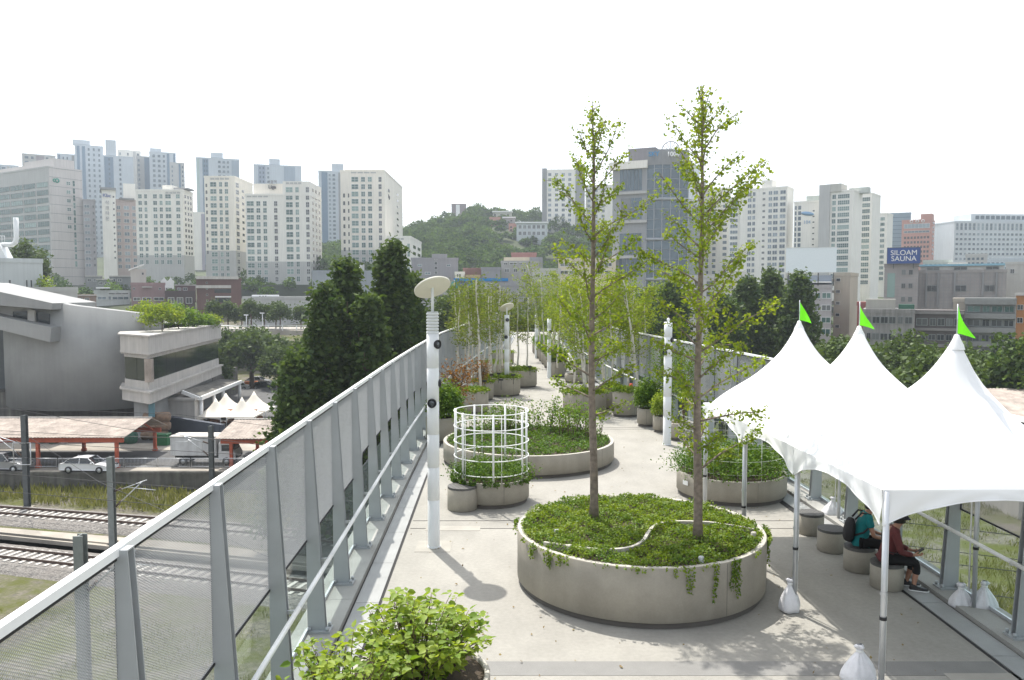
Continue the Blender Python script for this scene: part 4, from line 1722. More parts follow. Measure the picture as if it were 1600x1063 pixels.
mt['oldroof'] = M('old_corrugated', (.36, .31, .27), .95, var=.3, scale=.9, streak=.2, fine=.25)
mt['bconc'] = M('building_concrete', (.30, .305, .30), .85, var=.12, scale=.35, streak=.05, fine=.05)
mt['bstone'] = M('pale_stone', (.47, .45, .42), .8, var=.1, scale=.8, streak=.12)
mt['dglass'] = M('dark_glass', (.015, .022, .026), .08, .0, var=0, spec=.8)
mt['navy'] = M('navy_wall', (.055, .065, .085), .75, var=.15, scale=.6)
nx_ = len(xs) - 1
for k_ in range(len(b.f)):
    if ys[k_ // nx_] > 215:
        b.m[k_] = 1
ground = tag(b.build('ground', [mt['ground'], M('far_slope', (.045, .06, .022), .95, var=.4, scale=.05)]), 'gravel and grass ground below the bridge', kind='structure')


def poly_sheet(name, pts, z, mat, label=None, th=.0):
    b = MB()
    b.prism(pts, z - .3, z)
    return tag(b.build(name, mat), label, kind='structure')


def offset_line(line, d):
    out = []
    for i, p in enumerate(line):
        a = Vector(line[max(0, i - 1)])
        c = Vector(line[min(len(line) - 1, i + 1)])
        t = (c - a).normalized()
        out.append((p[0] - t.y * d, p[1] + t.x * d))
    return out


def resample(line, step):
    P = [Vector(p) for p in line]
    out = [P[0]]
    acc = 0
    for i in range(len(P) - 1):
        L = (P[i + 1] - P[i]).length
        d = step - acc
        while d <= L:
            out.append(P[i].lerp(P[i + 1], d / L))
            d += step
        acc = L - (d - step)
    return out


def smooth_line(pts, n=40):
    xs_ = np.array([p[0] for p in pts])
    ys_ = np.array([p[1] for p in pts])
    X = np.linspace(xs_[0], xs_[-1], n)
    Y_ = np.interp(X, xs_, ys_)
    for _ in range(6):
        Y_[1:-1] = (Y_[:-2] + 2 * Y_[1:-1] + Y_[2:]) / 4
    return list(zip(X, Y_))


T1 = smooth_line([(-75, 64.1), (-34.7, 52.9), (-14.9, 47.5), (0, 43.0), (25, 33.0), (60, 17)])
T2 = smooth_line([(-80, 72.3), (-41.3, 63.3), (-18.1, 58.0), (0, 51.0), (25, 38.5), (60, 21.5)])


def track(label, line, bal_label):
    g = np.random.default_rng(5)
    cl = resample(line, .45)
    b = MB()
    offs = np.linspace(-2.6, 2.6, 22)
    vs_ = []
    for i, p in enumerate(cl):
        t = (cl[min(i + 1, len(cl) - 1)] - cl[max(i - 1, 0)]).normalized()
        for o in offs:
            h = .30 * (1 - ss(1.5, 2.6, abs(o))) + (g.random() - .5) * .07
            vs_.append((p.x - t.y * o, p.y + t.x * o, GZ + .03 + h - (.1 if abs(o) > 2.55 else 0)))
    n = len(offs)
    b.add(vs_, [(i * n + k, (i + 1) * n + k, (i + 1) * n + k + 1, i * n + k + 1) for i in range(len(cl) - 1) for k in range(n - 1)], 0, True)
    o = b.build('ballast_bed', mt['ballast'])
    o.data.flip_normals()
    tag(o, bal_label, kind='stuff')
    root = tag(empty('railway_track', (line[0][0], line[0][1], GZ)), label, 'railway track')
    b0 = Vector((line[0][0], line[0][1], 0))
    for d in (-.7525, .7525):
        b = MB()
        ol = offset_line(line, d)
        for i in range(len(ol) - 1):
            a, c = Vector((*ol[i], .46)) - b0, Vector((*ol[i + 1], .46)) - b0
            b.bar(a, c, .055, .13)
            up = Vector((0, 0, .073))
            b.bar(a + up, c + up, .06, .016, 1)
            b.bar(a - up, c - up, .13, .02)
        b.build('rail', [mt['rail'], mt['railtop']], root)
    bm_ = MB()
    bm_.box(-.13, -1.25, .24, .13, 1.25, .375)
    sm = bm_.mesh('sleeper', mt['sleeper'])
    sl_ = resample(line, .66)
    k = 0
    for i, p in enumerate(sl_[:-1]):
        if not (-48 < p.x < 12):
            continue
        t = sl_[i + 1] - p
        inst('sleeper', sm, root, Vector((p.x, p.y, rng.uniform(-.01, .01))) - b0, (0, 0, math.atan2(t.y, t.x)))


track('railway track nearest the bridge at lower left', T1, 'grey ballast under the nearer railway track')
track('railway track farther from the bridge, beside the tall grass', T2, 'grey ballast under the farther railway track')
# concrete service path between the tracks with low kerbs
o2 = offset_line(T2, -3.0)
o1 = offset_line(T1, 4.2)
i0, i1 = 0, 30
poly_sheet('service_path', o1[i0:i1] + o2[i0:i1][::-1], GZ + .06, mt['paleconc'], 'beige concrete path between the railway tracks')
for d, h_ in ((3.2, .35), (4.0, .28)):
    ln = offset_line(T1, d)[0:30]
    b = MB()
    for i in range(len(ln) - 1):
        b.bar((*ln[i], GZ + h_ / 2), (*ln[i + 1], GZ + h_ / 2), .16, h_)
    tag(b.build('kerb', mt['paleconc']), 'low concrete kerb along the near track' + (', inner one' if d < 3.5 else ', outer one'), 'kerb')
b = MB()
g0 = G(150, 849, GZ + .1)
b.box(-1.2, -.8, 0, 1.2, .8, .12)
tag(b.build('access_slab', mt['paleconc'], None, (g0.x, g0.y, GZ + .06), -.25), 'flat concrete slab on the beige path', 'slab')


def grass(name, label, polyf, n, hgt, seed, mat, wid=.05):
    g = np.random.default_rng(seed)
    P = polyf(g, n)
    d = np.column_stack([g.normal(0, .35, len(P)), g.normal(0, .35, len(P)), np.full(len(P), 2.2)])
    o = leaves(name, P, hgt, mat, asp=wid / hgt, upb=0, fold=.02, side=.4, seed=seed, D=d, lvar=.55)
    return tag(o, label, 'grass', kind='stuff')


def band(ln, d0, d1, z):
    a, c = offset_line(ln, d0), offset_line(ln, d1)

    def f(g, n):
        i = g.random(n) * (len(ln) * .78)
        k = i.astype(int)
        t = (i - k)[:, None]
        A, B_ = np.array(a), np.array(c)
        pa = A[k] * (1 - t) + A[k + 1] * t
        pb = B_[k] * (1 - t) + B_[k + 1] * t
        s_ = g.random(n)[:, None]
        q = pa * (1 - s_) + pb * s_
        m = np.sin(q[:, 0] * 1.3) * np.sin(q[:, 1] * 1.1 + q[:, 0] * .3) + g.normal(0, .5, n) > -.6
        q = q[m]
        return np.column_stack([q, np.full(len(q), z)])
    return f


grass('tall_grass', 'tall yellow-green grass strip between the far track and the wall', band(T2, 3.2, 9.5, GZ), 22000, .62, 3, mt['grassm'], .10)


def rect(x0, x1, y0, y1, z, thr=0.0):
    def f(g, n):
        q = np.column_stack([g.uniform(x0, x1, n), g.uniform(y0, y1, n)])
        m = np.sin(q[:, 0] * .5 + 1) * np.sin(q[:, 1] * .6) + .5 * np.sin(q[:, 0] * 1.7) * np.sin(q[:, 1] * 1.9) + g.normal(0, .25, n) > thr
        q = q[m]
        return np.column_stack([q, np.full(len(q), z)])
    return f


grass('weeds', 'weedy green growth on the gravel right of the bridge', rect(14, 50, 32, 75, GZ, .1), 80000, .30, 4, mt['grassm'], .04)
grass('weeds', 'low patchy grass on the ground below the left railing', rect(-34, -8, 26, 44, GZ, .15), 30000, .22, 5, mt['grassm'], .035)

# platform road with retaining wall
PZ = -11.7
b = MB()
b.box(-75, 71.9, GZ - .3, 8, 135, PZ)
tag(b.build('platform_road', mt['asphalt']), 'asphalt service road on the raised platform', kind='structure')
b = MB()
b.box(-75, 71.5, GZ - .3, 8, 71.9, PZ + .18)
b.box(-75, 71.42, PZ - .1, 8, 71.5, PZ + .1)
tag(b.build('retaining_wall', mt['darkwall']), 'dark stained concrete retaining wall behind the tall grass', 'wall')
b = MB()
b.box(-75, 82, PZ, 8, 86, PZ + .006)
b.box(-75, 72, PZ, 8, 74.0, PZ + .005)
tag(b.build('pavement', mt['paleconc']), 'pale concrete strips along the platform road', kind='structure')
# slim metal barrier along the road
fr = tag(empty('barrier_fence', (-66, 72.2, PZ)), 'slim grey metal barrier fence along the platform road', 'fence')
b = MB()
b.tube([(0, 0, .25), (0, 0, 1.1), (2.9, 0, 1.1), (2.9, 0, .25)], .028, 6)
b.tube([(0, 0, .35), (2.9, 0, .35)], .022, 5)
for k in range(22):
    b.tube([(.13 + k * .126, 0, .35), (.13 + k * .126, 0, 1.1)], .011, 4)
bm_ = b.mesh('fence_bay', mt['galv'])
for k in range(15):
    inst('fence_bay', bm_, fr, (k * 3.05, 0, .15))

# old platform canopies
def canopy(label, x0, x1, yf, yb, zf, zb, cols, red=False, seed=1):
    root = tag(empty('platform_canopy', ((x0 + x1) / 2, (yf + yb) / 2, PZ)), label, 'canopy', 'old platform canopies')
    ox, oy = (x0 + x1) / 2, (yf + yb) / 2
    n = int((x1 - x0) / .16)
    b = MB()
    vs_ = []
    ym = yf + (yb - yf) * .62
    zm = max(zf, zb) + .9
    for i in range(n + 1):
        x = x0 + (x1 - x0) * i / n
        dz = .05 * (i % 2)
        for (y, z) in ((yf, zf), (lerp(yf, ym, .5), lerp(zf, zm, .5)), (ym, zm), (yb, zb)):
            vs_.append((x - ox, y - oy, z - PZ + dz))
    b.add(vs_, [(i * 4 + j, (i + 1) * 4 + j, (i + 1) * 4 + j + 1, i * 4 + j + 1) for i in range(n) for j in range(3)])
    o = b.build('corrugated_roof', mt['oldroof'], root)
    m = o.modifiers.new('thick', 'SOLIDIFY')
    m.thickness = .05
    b = MB()
    b.box(x0 + .4 - ox, yf + .5 - oy, zf - .55 - PZ, x1 - .4 - ox, yf + .75 - oy, zf - .12 - PZ)
    b.build('front_beam', mt['orange'], root)
    b = MB()
    b.box(x0 + .4 - ox, yb - .75 - oy, zb - .55 - PZ, x1 - .4 - ox, yb - .5 - oy, zb - .12 - PZ)
    b.build('rear_beam', mt['orange'], root)
    b = MB()
    b.tube([(x0 - ox, ym - oy, zm - PZ + .07), (x1 - ox, ym - oy, zm - PZ + .07)], .09, 6)
    b.build('ridge_cap', mt['bstone'], root)
    for x in cols:
        for y, z in ((yf + .62, zf - .5), (yb - .62, zb - .5)):
            b = MB()
            b.box(-.14, -.14, .005, .14, .14, z - PZ)
            b.box(-.2, -.2, .005, .2, .2, .25)
            b.build('column', mt['orange'], root, (x - ox, y - oy, 0))
        b = MB()
        b.bar((x - ox, yf + .62 - oy, zf - .45 - PZ), (x - ox, ym - oy, zm - .35 - PZ), .1, .16)
        b.bar((x - ox, yb - .62 - oy, zb - .45 - PZ), (x - ox, ym - oy, zm - .35 - PZ), .1, .16)
        b.build('rafter', mt['orange'], root)
    if red:
        b = MB()
        b.box(x0 + 7 - ox, yf + 2.1 - oy, lerp(zf, zm, .62) - PZ + .05, x0 + 9.2 - ox, yf + 2.9 - oy, lerp(zf, zm, .8) - PZ + .1)
        b.build('roof_patch', M('red_sheet', (.35, .03, .03), .7), root)
    return root


canopy('long old canopy with corrugated roof and orange beams above the white car', -66, at(200, 683, 74).x, 73.3, 82.5, at(100, 684, 73.3).z, at(100, 665, 82.5).z, (-62, -55, at(60, 700, 74).x, at(183, 700, 74).x))
canopy('shorter old canopy with patched corrugated roof right of the truck', at(337, 684, 74).x, -12, 73.6, 82.5, at(400, 686, 73.6).z, at(400, 668, 82.5).z, (at(360, 700, 74).x, -20, -14), True)


# ------------------------------------------------------------------ vehicles
def vehicle_car(label, loc, rz, paint, L=4.7, suv=False, grp='cars by the railway road'):
    root = tag(empty('car', loc, rz), label, 'car', grp)
    hb = .92 if not suv else 1.02
    ht = 1.42 if not suv else 1.68
    W = .91
    k = L / 4.7
    lower = [(-2.33, .32), (-2.33, .62), (-2.28, hb - .02), (-1.75, hb + .03), (-1.0, hb + .02), (.75, hb), (1.9, hb - .12), (2.28, hb - .26), (2.36, .55), (2.33, .30)]
    roof = [(-2.05 if not suv else -2.2, hb), (-1.25 if not suv else -2.0, ht - .08), (-.45, ht), (.25, ht - .04), (1.05, hb - .01)]
    b = MB()
    n = len(lower)
    rows = [(-W * .86, .0), (-W, .0), (-W, 1.0)]
    prof = [(-W * .9, -.03), (-W, 0), (W, 0), (W * .9, -.03)]
    vs_ = []
    for (y, sh) in prof:
        for (x, z) in lower:
            vs_.append((x * k * (1 + sh), y, z + (sh if z > .5 else -sh) * .8))
    fs = [(j * n + i, j * n + (i + 1) % n, (j + 1) * n + (i + 1) % n, (j + 1) * n + i) for j in range(3) for i in range(n)]
    fs += [tuple(range(n))[::-1], tuple(3 * n + i for i in range(n))]
    b.add(vs_, fs)
    o = b.build('body', paint, root)
    bevel(o, .06, 2)
    b = MB()
    m = len(roof)
    vs_ = [(x * k, y * (1 if z < hb + .1 else .80), z) for y in (-W * .93, W * .93) for (x, z) in roof]
    b.add(vs_, [(i, i + 1, m + i + 1, m + i) for i in range(m - 1)] + [tuple(range(m))[::-1], tuple(m + i for i in range(m))])
    o = b.build('cabin_glass', mt['dglass'], root)
    b = MB()
    vs_ = []
    for y in (-W * .745, W * .745):
        for (x, z) in roof[1:4]:
            vs_.append((x * k * .97, y, z + .006))
    b.add(vs_ + [(x, y, z + .035) for x, y, z in vs_], [(0, 1, 4, 3), (1, 2, 5, 4), (6, 9, 10, 7), (7, 10, 11, 8), (0, 6, 7, 1), (1, 7, 8, 2), (3, 4, 10, 9), (4, 5, 11, 10), (0, 3, 9, 6), (2, 8, 11, 5)])
    b.build('roof', paint, root)
    b = MB()
    for y in (-W * .85, W * .85):
        for xx, hh in ((-.42, ht), (.98, hb), (-1.95, hb)):
            i = 1
            b.bar((xx * k, y * 1.06, hb), (xx * k - (.0 if xx < 0 and xx > -1 else (.62 if xx > 0 else -.6)) * k, y * .92, ht - .03), .07, .05)
    b.build('pillar', paint, root)
    for x in (-1.42, 1.45):
        for y in (-1, 1):
            wh = empty('wheel', (x * k, y * (W - .1), .33), 0, root)
            q = MB()
            q.lathe([(.20, -.11), (.31, -.11), (.33, -.07), (.33, .07), (.31, .11), (.20, .11)], 20)
            t_ = q.build('tyre', mt['black'], wh)
            t_.rotation_euler = (PI / 2, 0, 0)
            q = MB()
            q.lathe([(.001, -.1), (.05, -.105), (.19, -.09), (.2, 0), (.19, .09), (.05, .105), (.001, .1)], 14)
            t_ = q.build('rim', mt['galv'], wh)
            t_.rotation_euler = (PI / 2, 0, 0)
    for y in (-1, 1):
        q = MB()
        q.box(2.2 * k, y * .62 - .17, .60, 2.34 * k, y * .62 + .17, .72)
        q.build('headlight', mt['glasslens'], root)
        q = MB()
        q.box(-2.335 * k, y * .66 - .16, .68, -2.30 * k, y * .66 + .16, .80)
        q.build('tail_light', M('tail_red', (.3, .01, .01), .3, var=0), root)
        q = MB()
        q.box(.72 * k, y * (W + .07) - .08, hb, .84 * k, y * (W + .07) + .08, hb + .12)
        q.build('wing_mirror', paint, root)
    return root


white_paint = M('car_white', (.72, .73, .74), .25, var=.03, spec=.6)
silver_paint = M('car_silver', (.32, .33, .34), .28, .4, var=.03)
dark_paint = M('car_dark', (.03, .035, .04), .2, var=.03, spec=.6)
pc = G(131, 741, PZ)
vehicle_car('white sedan parked under the long old canopy', (pc.x, pc.y + .9, PZ + .006), R(-3), white_paint)
pc = G(-2, 739, PZ)
vehicle_car('silver car cut by the left edge under the long canopy', (pc.x, pc.y + .9, PZ + .006), R(-3), silver_paint, 4.5, True)

pc = G(312, 729, PZ)
tr = tag(empty('box_truck', (pc.x, pc.y + 1.3, PZ + .006), R(-1)), 'white box truck between the two old canopies', 'truck')
tw = M('truck_white', (.50, .51, .52), .5, var=.12, scale=1.5, streak=.15)
b = MB()
b.box(-2.85, -1.05, .95, 1.55, 1.05, 2.75)
o = bevel(b.build('cargo_box', tw, tr), .03)
b = MB()
b.box(-2.9, -1.09, 2.74, 1.6, 1.09, 2.82)
b.build('box_roof', mt['bstone'], tr)
for x in (-2.6, -.45, .2, 1.4):
    b = MB()
    b.box(x, -1.066, 1.0, x + .05, -1.05, 2.7)
    b.build('side_rib', mt['galv'], tr)
b = MB()
b.box(-.40, -1.075, 1.02, .2, -1.055, 2.4)
b.build('side_door', tw, tr)
cabp = [(1.66, .55), (3.28, .55), (3.34, 1.1), (3.12, 1.5), (2.85, 2.12), (1.72, 2.18)]
b = MB()
b.add([(x, y, z) for y in (-.95, .95) for x, z in cabp], [(0, 1, 2, 3, 4, 5), (11, 10, 9, 8, 7, 6)] + [(i, 6 + i, 6 + (i + 1) % 6, (i + 1) % 6) for i in range(6)])
cab = bevel(b.build('cab', M('cab_white', (.6, .61, .62), .35, var=.06), tr), .05)
b = MB()
b.add([(3.10, -.85, 1.47), (3.10, .85, 1.47), (2.86, .82, 2.05), (2.86, -.82, 2.05)], [(0, 1, 2, 3)])
q = b.build('windscreen', mt['dglass'], tr)
q.location = (.035, 0, .012)
for y in (-1, 1):
    b = MB()
    b.box(2.0, y * .96 - .012, 1.4, 2.78, y * .96 + .012, 1.98)
    b.build('cab_window', mt['dglass'], tr)
    b = MB()
    b.box(3.2, y * .7 - .15, .72, 3.35, y * .7 + .15, .92)
    b.build('headlight', mt['glasslens'], tr)
b = MB()
b.add([(1.75, -.85, 2.18), (1.75, .85, 2.18), (2.8, .75, 2.14), (2.8, -.75, 2.14), (1.72, -.75, 2.85), (1.72, .75, 2.85), (2.25, .6, 2.62), (2.25, -.6, 2.62)], [(4, 5, 1, 0), (7, 6, 5, 4), (3, 2, 6, 7), (0, 3, 7, 4), (1, 5, 6, 2)])
bevel(b.build('wind_deflector', M('cab_white2', (.62, .63, .64), .35, var=.06), tr), .12, 3)
b = MB()
b.box(-2.7, -.4, .55, 2.9, .4, .93)
b.build('chassis', mt['black'], tr)
for x in (-1.7, 2.45):
    for y in (-.9, .9):
        wh = empty('wheel', (x, y, .40), 0, tr)
        q = MB()
        q.lathe([(.22, -.13), (.38, -.13), (.40, -.08), (.40, .08), (.38, .13), (.22, .13)], 20)
        q.build('tyre', mt['black'], wh).rotation_euler = (PI / 2, 0, 0)
        q = MB()
        q.lathe([(.001, -.09), (.22, -.10), (.22, .10), (.001, .09)], 14)
        q.build('rim', mt['galv'], wh).rotation_euler = (PI / 2, 0, 0)

# bales, bins and green bags in the yard
ym_ = 88.0
balem = M('brown_bale', (.24, .165, .115), .95, var=.3, scale=2.5, bump=.5, bscale=8)
rows = [(223, 697), (243, 697), (226, 682), (246, 682), (226, 668), (246, 667), (257, 676)]
for i, (px_, py_) in enumerate(rows[:6]):
    p = at(px_ + 9, py_ - 6, ym_)
    b = MB()
    L_ = 1.9
    b.lathe([(.001, -.72), (.42, -.72), (.52, -.6), (.54, 0), (.52, .6), (.42, .72), (.001, .72)], 18, jit=.05)
    o = b.build('bale', balem, None, (p.x, p.y + rng.uniform(-.1, .1), [PZ + .53, PZ + .53, PZ + 1.56, PZ + 1.56, PZ + 2.58, PZ + 2.58][i]))
    o.rotation_euler = (0, PI / 2, rng.uniform(-.05, .05))
    tag(o, 'rolled brown bale, %s, %s of the stack behind the truck' % (('bottom row', 'bottom row', 'middle row', 'middle row', 'top row', 'top row')[i], ('left', 'right')[i % 2]), 'bale', 'brown bales stacked in the yard')
p = at(255, 712, 85)
b = MB()
b.box(-.7, -.5, .003, .7, .5, 1.15)
b.box(-.75, -.55, 1.15, .75, .55, 1.25)
tag(bevel(b.build('waste_bin', M('bin_green', (.02, .13, .05), .6, var=.15), None, (p.x, p.y, PZ)), .04), 'dark green waste bin left of the truck', 'bin')
gm = M('green_sack', (.05, .13, .09), .8, var=.35, scale=3, bump=.5, bscale=8)
for i, (px_, s_) in enumerate(((64, 1.0), (84, 1.1), (100, .9), (190, 1.3), (205, 1.2))):
    p = at(px_, 705, 86)
    b = MB()
    b.lathe([(.4, 0.003), (.55, .2), (.56, .7), (.45, 1.15), (.2, 1.35), (.05, 1.38)], 14, jit=.1)
    o = b.build('sack', gm if i != 2 else mt['bag'], None, (p.x, p.y, PZ))
    o.scale = (s_, s_, s_)
    tag(o, ('large green sack', 'big green sack', 'pale sack', 'tall green sack', 'wide green sack')[i] + ' in the yard, %s from the left under the long canopy' % ordn[i], 'sack', 'sacks in the yard')


# ------------------------------------------------------------------ railway masts
def mast(label, x, y, zb, h, w_, mat, arms=(), dirx=1, seed=1):
    root = tag(empty('catenary_mast', (x, y, zb)), label, 'mast', 'railway masts')
    b = MB()
    t = w_ * .12
    b.box(-w_ / 2, -w_ / 2, 0.003, w_ / 2, -w_ / 2 + t, h)
    b.box(-w_ / 2, w_ / 2 - t, 0.003, w_ / 2, w_ / 2, h)
    b.box(-t / 2, -w_ / 2 + t, 0.003, t / 2, w_ / 2 - t, h)
    b.build('column', mat, root)
    b = MB()
    b.box(-w_, -w_, .003, w_, w_, .15)
    b.build('footing', mt['paleconc'], root)
    for z in arms:
        a = MB()
        a.tube([(dirx * w_ / 2, 0, z), (dirx * 2.6, -.3, z + .9)], .035, 6)
        a.tube([(dirx * w_ / 2, 0, z - 1.1), (dirx * 2.3, -.3, z + .8)], .035, 6)
        a.tube([(dirx * 1.2, -.15, z + .35), (dirx * 3.2, -.3, z + .2)], .025, 6)
        a.build('cantilever', mt['galv'], root)
        for q0, q1 in (((.25, 0, z + .05), (.7, -.06, z + .25)), ((.3, 0, z - 1.0), (.7, -.06, z - .6))):
            a = MB()
            p0, p1 = Vector((q0[0] * dirx, q0[1], q0[2])), Vector((q1[0] * dirx, q1[1], q1[2]))
            a.tube([p0.lerp(p1, i / 10) for i in range(11)], [.045 if i % 2 else .085 for i in range(11)], 8)
            a.build('insulator', mt['rail'], root)
    return root


p = G(43, 795, GZ)
mast('dark steel railway mast in front of the long canopy at left', p.x, p.y, GZ, at(43, 649, p.y).z - GZ, .40, mt['dsteel'], (5.4,), -1)
b = MB()
b.tube([(-.7, 0, 3.8), (.7, 0, 3.8), (.7, 0, 5.6), (-.7, 0, 5.6), (-.7, 0, 3.8)], .05, 6)
o = b.build('weight_frame', mt['galv'], None, (p.x, p.y - .45, GZ))
tag(o, 'open steel frame hung on the dark mast at left', 'frame')
p = G(177, 862, GZ)
mast('grey railway mast with bracket between the two tracks', p.x, p.y, GZ, at(177, 714, p.y).z - GZ, .40, mt['gsteel'], (4.2,), 1)
p = at(125, 836, 34)
mast('grey railway mast nearest the bridge, behind the left railing', p.x, 34, GZ, p.z - GZ, .42, mt['gsteel'], (6.0,), 1)
p = G(335, 770, GZ)
mast('dark railway mast beside the truck', p.x, p.y - .5, GZ, at(335, 664, p.y).z - GZ, .38, mt['dsteel'], (4.5,), -1)
# overhead wires
b = MB()
for ln, z in ((T1, -7.4), (T2, -7.2), (T1, -8.6), (T2, -8.4)):
    b.tube([(q[0], q[1], z) for q in ln[::2]], .02, 4)
for dx_, z_, y0_, y1_ in ((-48, -6.5, 66, 60), (-40, -7.0, 65, 34), (-44, -5.6, 70, 52), (-30, -6.2, 71, 55)):
    b.tube([(dx_ - 25, y0_ + 3, z_ + .4), (dx_, y0_, z_), (dx_ + 14, (y0_ + y1_) / 2, z_ - .15), (dx_ + 30, y1_, z_)], .018, 4)
tag(b.build('overhead_wires', mt['black']), 'thin overhead wires above the railway tracks', 'wires', kind='stuff')

# ------------------------------------------------------------------ curved concrete hall
hall = tag(empty('concrete_hall', (-50, 95, PZ)), 'large grey concrete hall with a curved wall at left', 'building')
HO = Vector((-50, 95, PZ))


def hadd(b, name, mat, parent=None):
    o = b.build(name, mat, parent or hall)
    return o


def shift(v, o):
    return tuple(Vector(v) - o)


# curved wall: points along the plan with their top heights taken from the sloping roof edge
plan = []
xc, yc, rr = -52.6, 103.5, 11.5
for k in range(33):
    a = R(200) + R(125) * k / 32
    plan.append((xc + rr * math.cos(a), yc + rr * math.sin(a)))
plan.append((-43.8, 88.8 + 6))


def ytop(px):
    return float(np.interp(px, [-60, 0, 110, 230, 275, 340], [440, 455, 477, 491, 496, 500]))


b = MB()
vs_ = []
for (x, y) in plan:
    px_ = 800 + x / y * F
    zt = at(px_, ytop(px_), y).z
    vs_ += [(x, y, PZ + 2.6), (x, y, zt), (x + .35, y + 1.0, zt), (x + .35, y + 1.0, PZ + 2.6)]
vs_ = [shift(v, HO) for v in vs_]
n = len(plan)
fs = []
for i in range(n - 1):
    for j in range(4):
        fs.append((i * 4 + j, (i + 1) * 4 + j, (i + 1) * 4 + (j + 1) % 4, i * 4 + (j + 1) % 4))
b.add(vs_, fs, 0, False)
for f_ in range(len(b.s)):
    b.s[f_] = (f_ % 4 == 0)
hadd(b, 'curved_wall', mt['bconc'])
# roof behind the rim and base under the overhang, its shade put into a dark colour
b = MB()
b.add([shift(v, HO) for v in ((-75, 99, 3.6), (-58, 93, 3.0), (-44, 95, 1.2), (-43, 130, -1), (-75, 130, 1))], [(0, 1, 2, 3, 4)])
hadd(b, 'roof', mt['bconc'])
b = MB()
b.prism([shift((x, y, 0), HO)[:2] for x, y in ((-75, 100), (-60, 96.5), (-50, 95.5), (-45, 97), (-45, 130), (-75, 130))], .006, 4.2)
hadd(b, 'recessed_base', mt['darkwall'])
b = MB()
b.box(-32, 5.5, .006, -11.5, 6.5, 12.0)
hadd(b, 'recessed_wall', mt['dsteel'])  # dark colour paints in the deep shade of the recess
# upper gallery that juts out at the left with two dark windows
gy0 = 90.0


def gq(px_, py_, y=gy0):
    return shift(at(px_, py_, y), HO)


def slab(name, quad, depth, mat, y=gy0):
    b = MB()
    f4 = [Vector(gq(*q, y)) for q in quad]
    bk = [v + Vector((0, depth, 0)) for v in f4]
    b.add(f4 + bk, [(0, 1, 2, 3), (7, 6, 5, 4), (4, 5, 1, 0), (5, 6, 2, 1), (6, 7, 3, 2), (7, 4, 0, 3)])
    return hadd(b, name, mat)


slab('gallery_parapet', [(-70, 498), (78, 535), (80, 512), (-70, 480)][:: 1], 9, mt['bconc'])
slab('gallery_fascia', [(-70, 472), (80, 484), (82, 474), (-70, 441)], 9.5, mt['bconc'])
slab('gallery_wall', [(-70, 505), (84, 520), (84, 470), (-70, 455)], 7, mt['bstone'], 92.4)
slab('gallery_window', [(20, 504), (42, 507), (42, 486), (20, 487)], .2, mt['dglass'], 91.9)
slab('gallery_window', [(55, 508), (77, 510), (77, 491), (55, 487)], .2, mt['dglass'], 91.9)
slab('gallery_pier', [(43, 507), (54, 508), (54, 485), (43, 485)], .3, mt['bstone'], 91.6)

# glazed wing on the right
WA, WB, WC, WD = (-43.8, 88.8), (-38.9, 85.0), (-42.8, 117.0), (-56, 117.0)


def wing(name, z0, z1, d, mat):
    pts = [Vector(p) for p in (WA, WB, WC, WD)]
    c = sum(pts, Vector((0, 0))) / 4
    q = []
    n = 4
    for i in range(n):
        p, a, e = pts[i], pts[i - 1], pts[(i + 1) % n]
        t1, t2 = (p - a).normalized(), (e - p).normalized()
        n1, n2 = Vector((t1.y, -t1.x)), Vector((t2.y, -t2.x))
        bis = (n1 + n2)
        q.append(p + bis * (d / (1 + n1.dot(n2))))
    b = MB()
    b.prism([shift((v.x, v.y, 0), HO)[:2] for v in q], z0 - PZ, z1 - PZ)
    return hadd(b, name, mat)


wing('parapet', -1.75, 0.0, 0.0, mt['bstone'])
wing('parapet_cap', 0.0, .16, .22, mt['bstone'])
wing('cornice', -1.95, -1.75, .06, mt['bstone'])
wing('upper_wall', -2.45, -1.95, -.35, mt['bstone'])
wing('lower_wall', -5.9, -4.95, -.35, mt['bstone'])
wing('string_course', -6.1, -5.9, .18, mt['bstone'])
wing('band', -7.3, -6.1, -.05, mt['bstone'])
wing('ground_floor', PZ + .006, -7.3, -1.2, mt['bconc'])
wing('core', -4.95, -2.45, -2.2, mt['dsteel'])
# glass panes of the window band, each between slim mullions
pA, pB, pC = Vector((*WA, 0)), Vector((*WB, 0)), Vector((*WC, 0))


def panes(a, c, n, off):
    d = (c - a).normalized()
    nrm = Vector((d.y, -d.x, 0))
    L_ = (c - a).length
    for i in range(n):
        p0 = a + d * (L_ * i / n + .04) - nrm * off
        p1 = a + d * (L_ * (i + 1) / n - .04) - nrm * off
        b = MB()
        b.bar(shift((p0.x, p0.y, -3.7), HO), shift((p1.x, p1.y, -3.7), HO), .06, 2.5)
        hadd(b, 'window_pane', mt['dglass'])


panes(pA, pB - (pB - pA).normalized() * .9, 2, .5)
panes(pB + (pC - pB).normalized() * .6, pC, 9, .5)
b = MB()
b.box(-.35, -.35, -4.95 - PZ, .35, .35, -2.45 - PZ)
o = hadd(b, 'corner_pillar', mt['oldroof'])
o.location = Vector((WB[0] - .35, WB[1] + .75, 0)) - Vector((HO.x, HO.y, 0))
# dentils under the parapet
b = MB()
b.box(-.11, -.12, -.16, .11, .12, 0)
dm = b.mesh('dentil', mt['bstone'])
for a, c in ((pA, pB), (pB, pC)):
    d = (c - a).normalized()
    L_ = (c - a).length
    nrm = Vector((d.y, -d.x, 0))
    k = .25
    while k < L_:
        p = a + d * k + nrm * -.12
        inst('dentil', dm, hall, (p.x - HO.x, p.y - HO.y, -1.955 - PZ), (0, 0, math.atan2(d.y, d.x)))
        k += .55
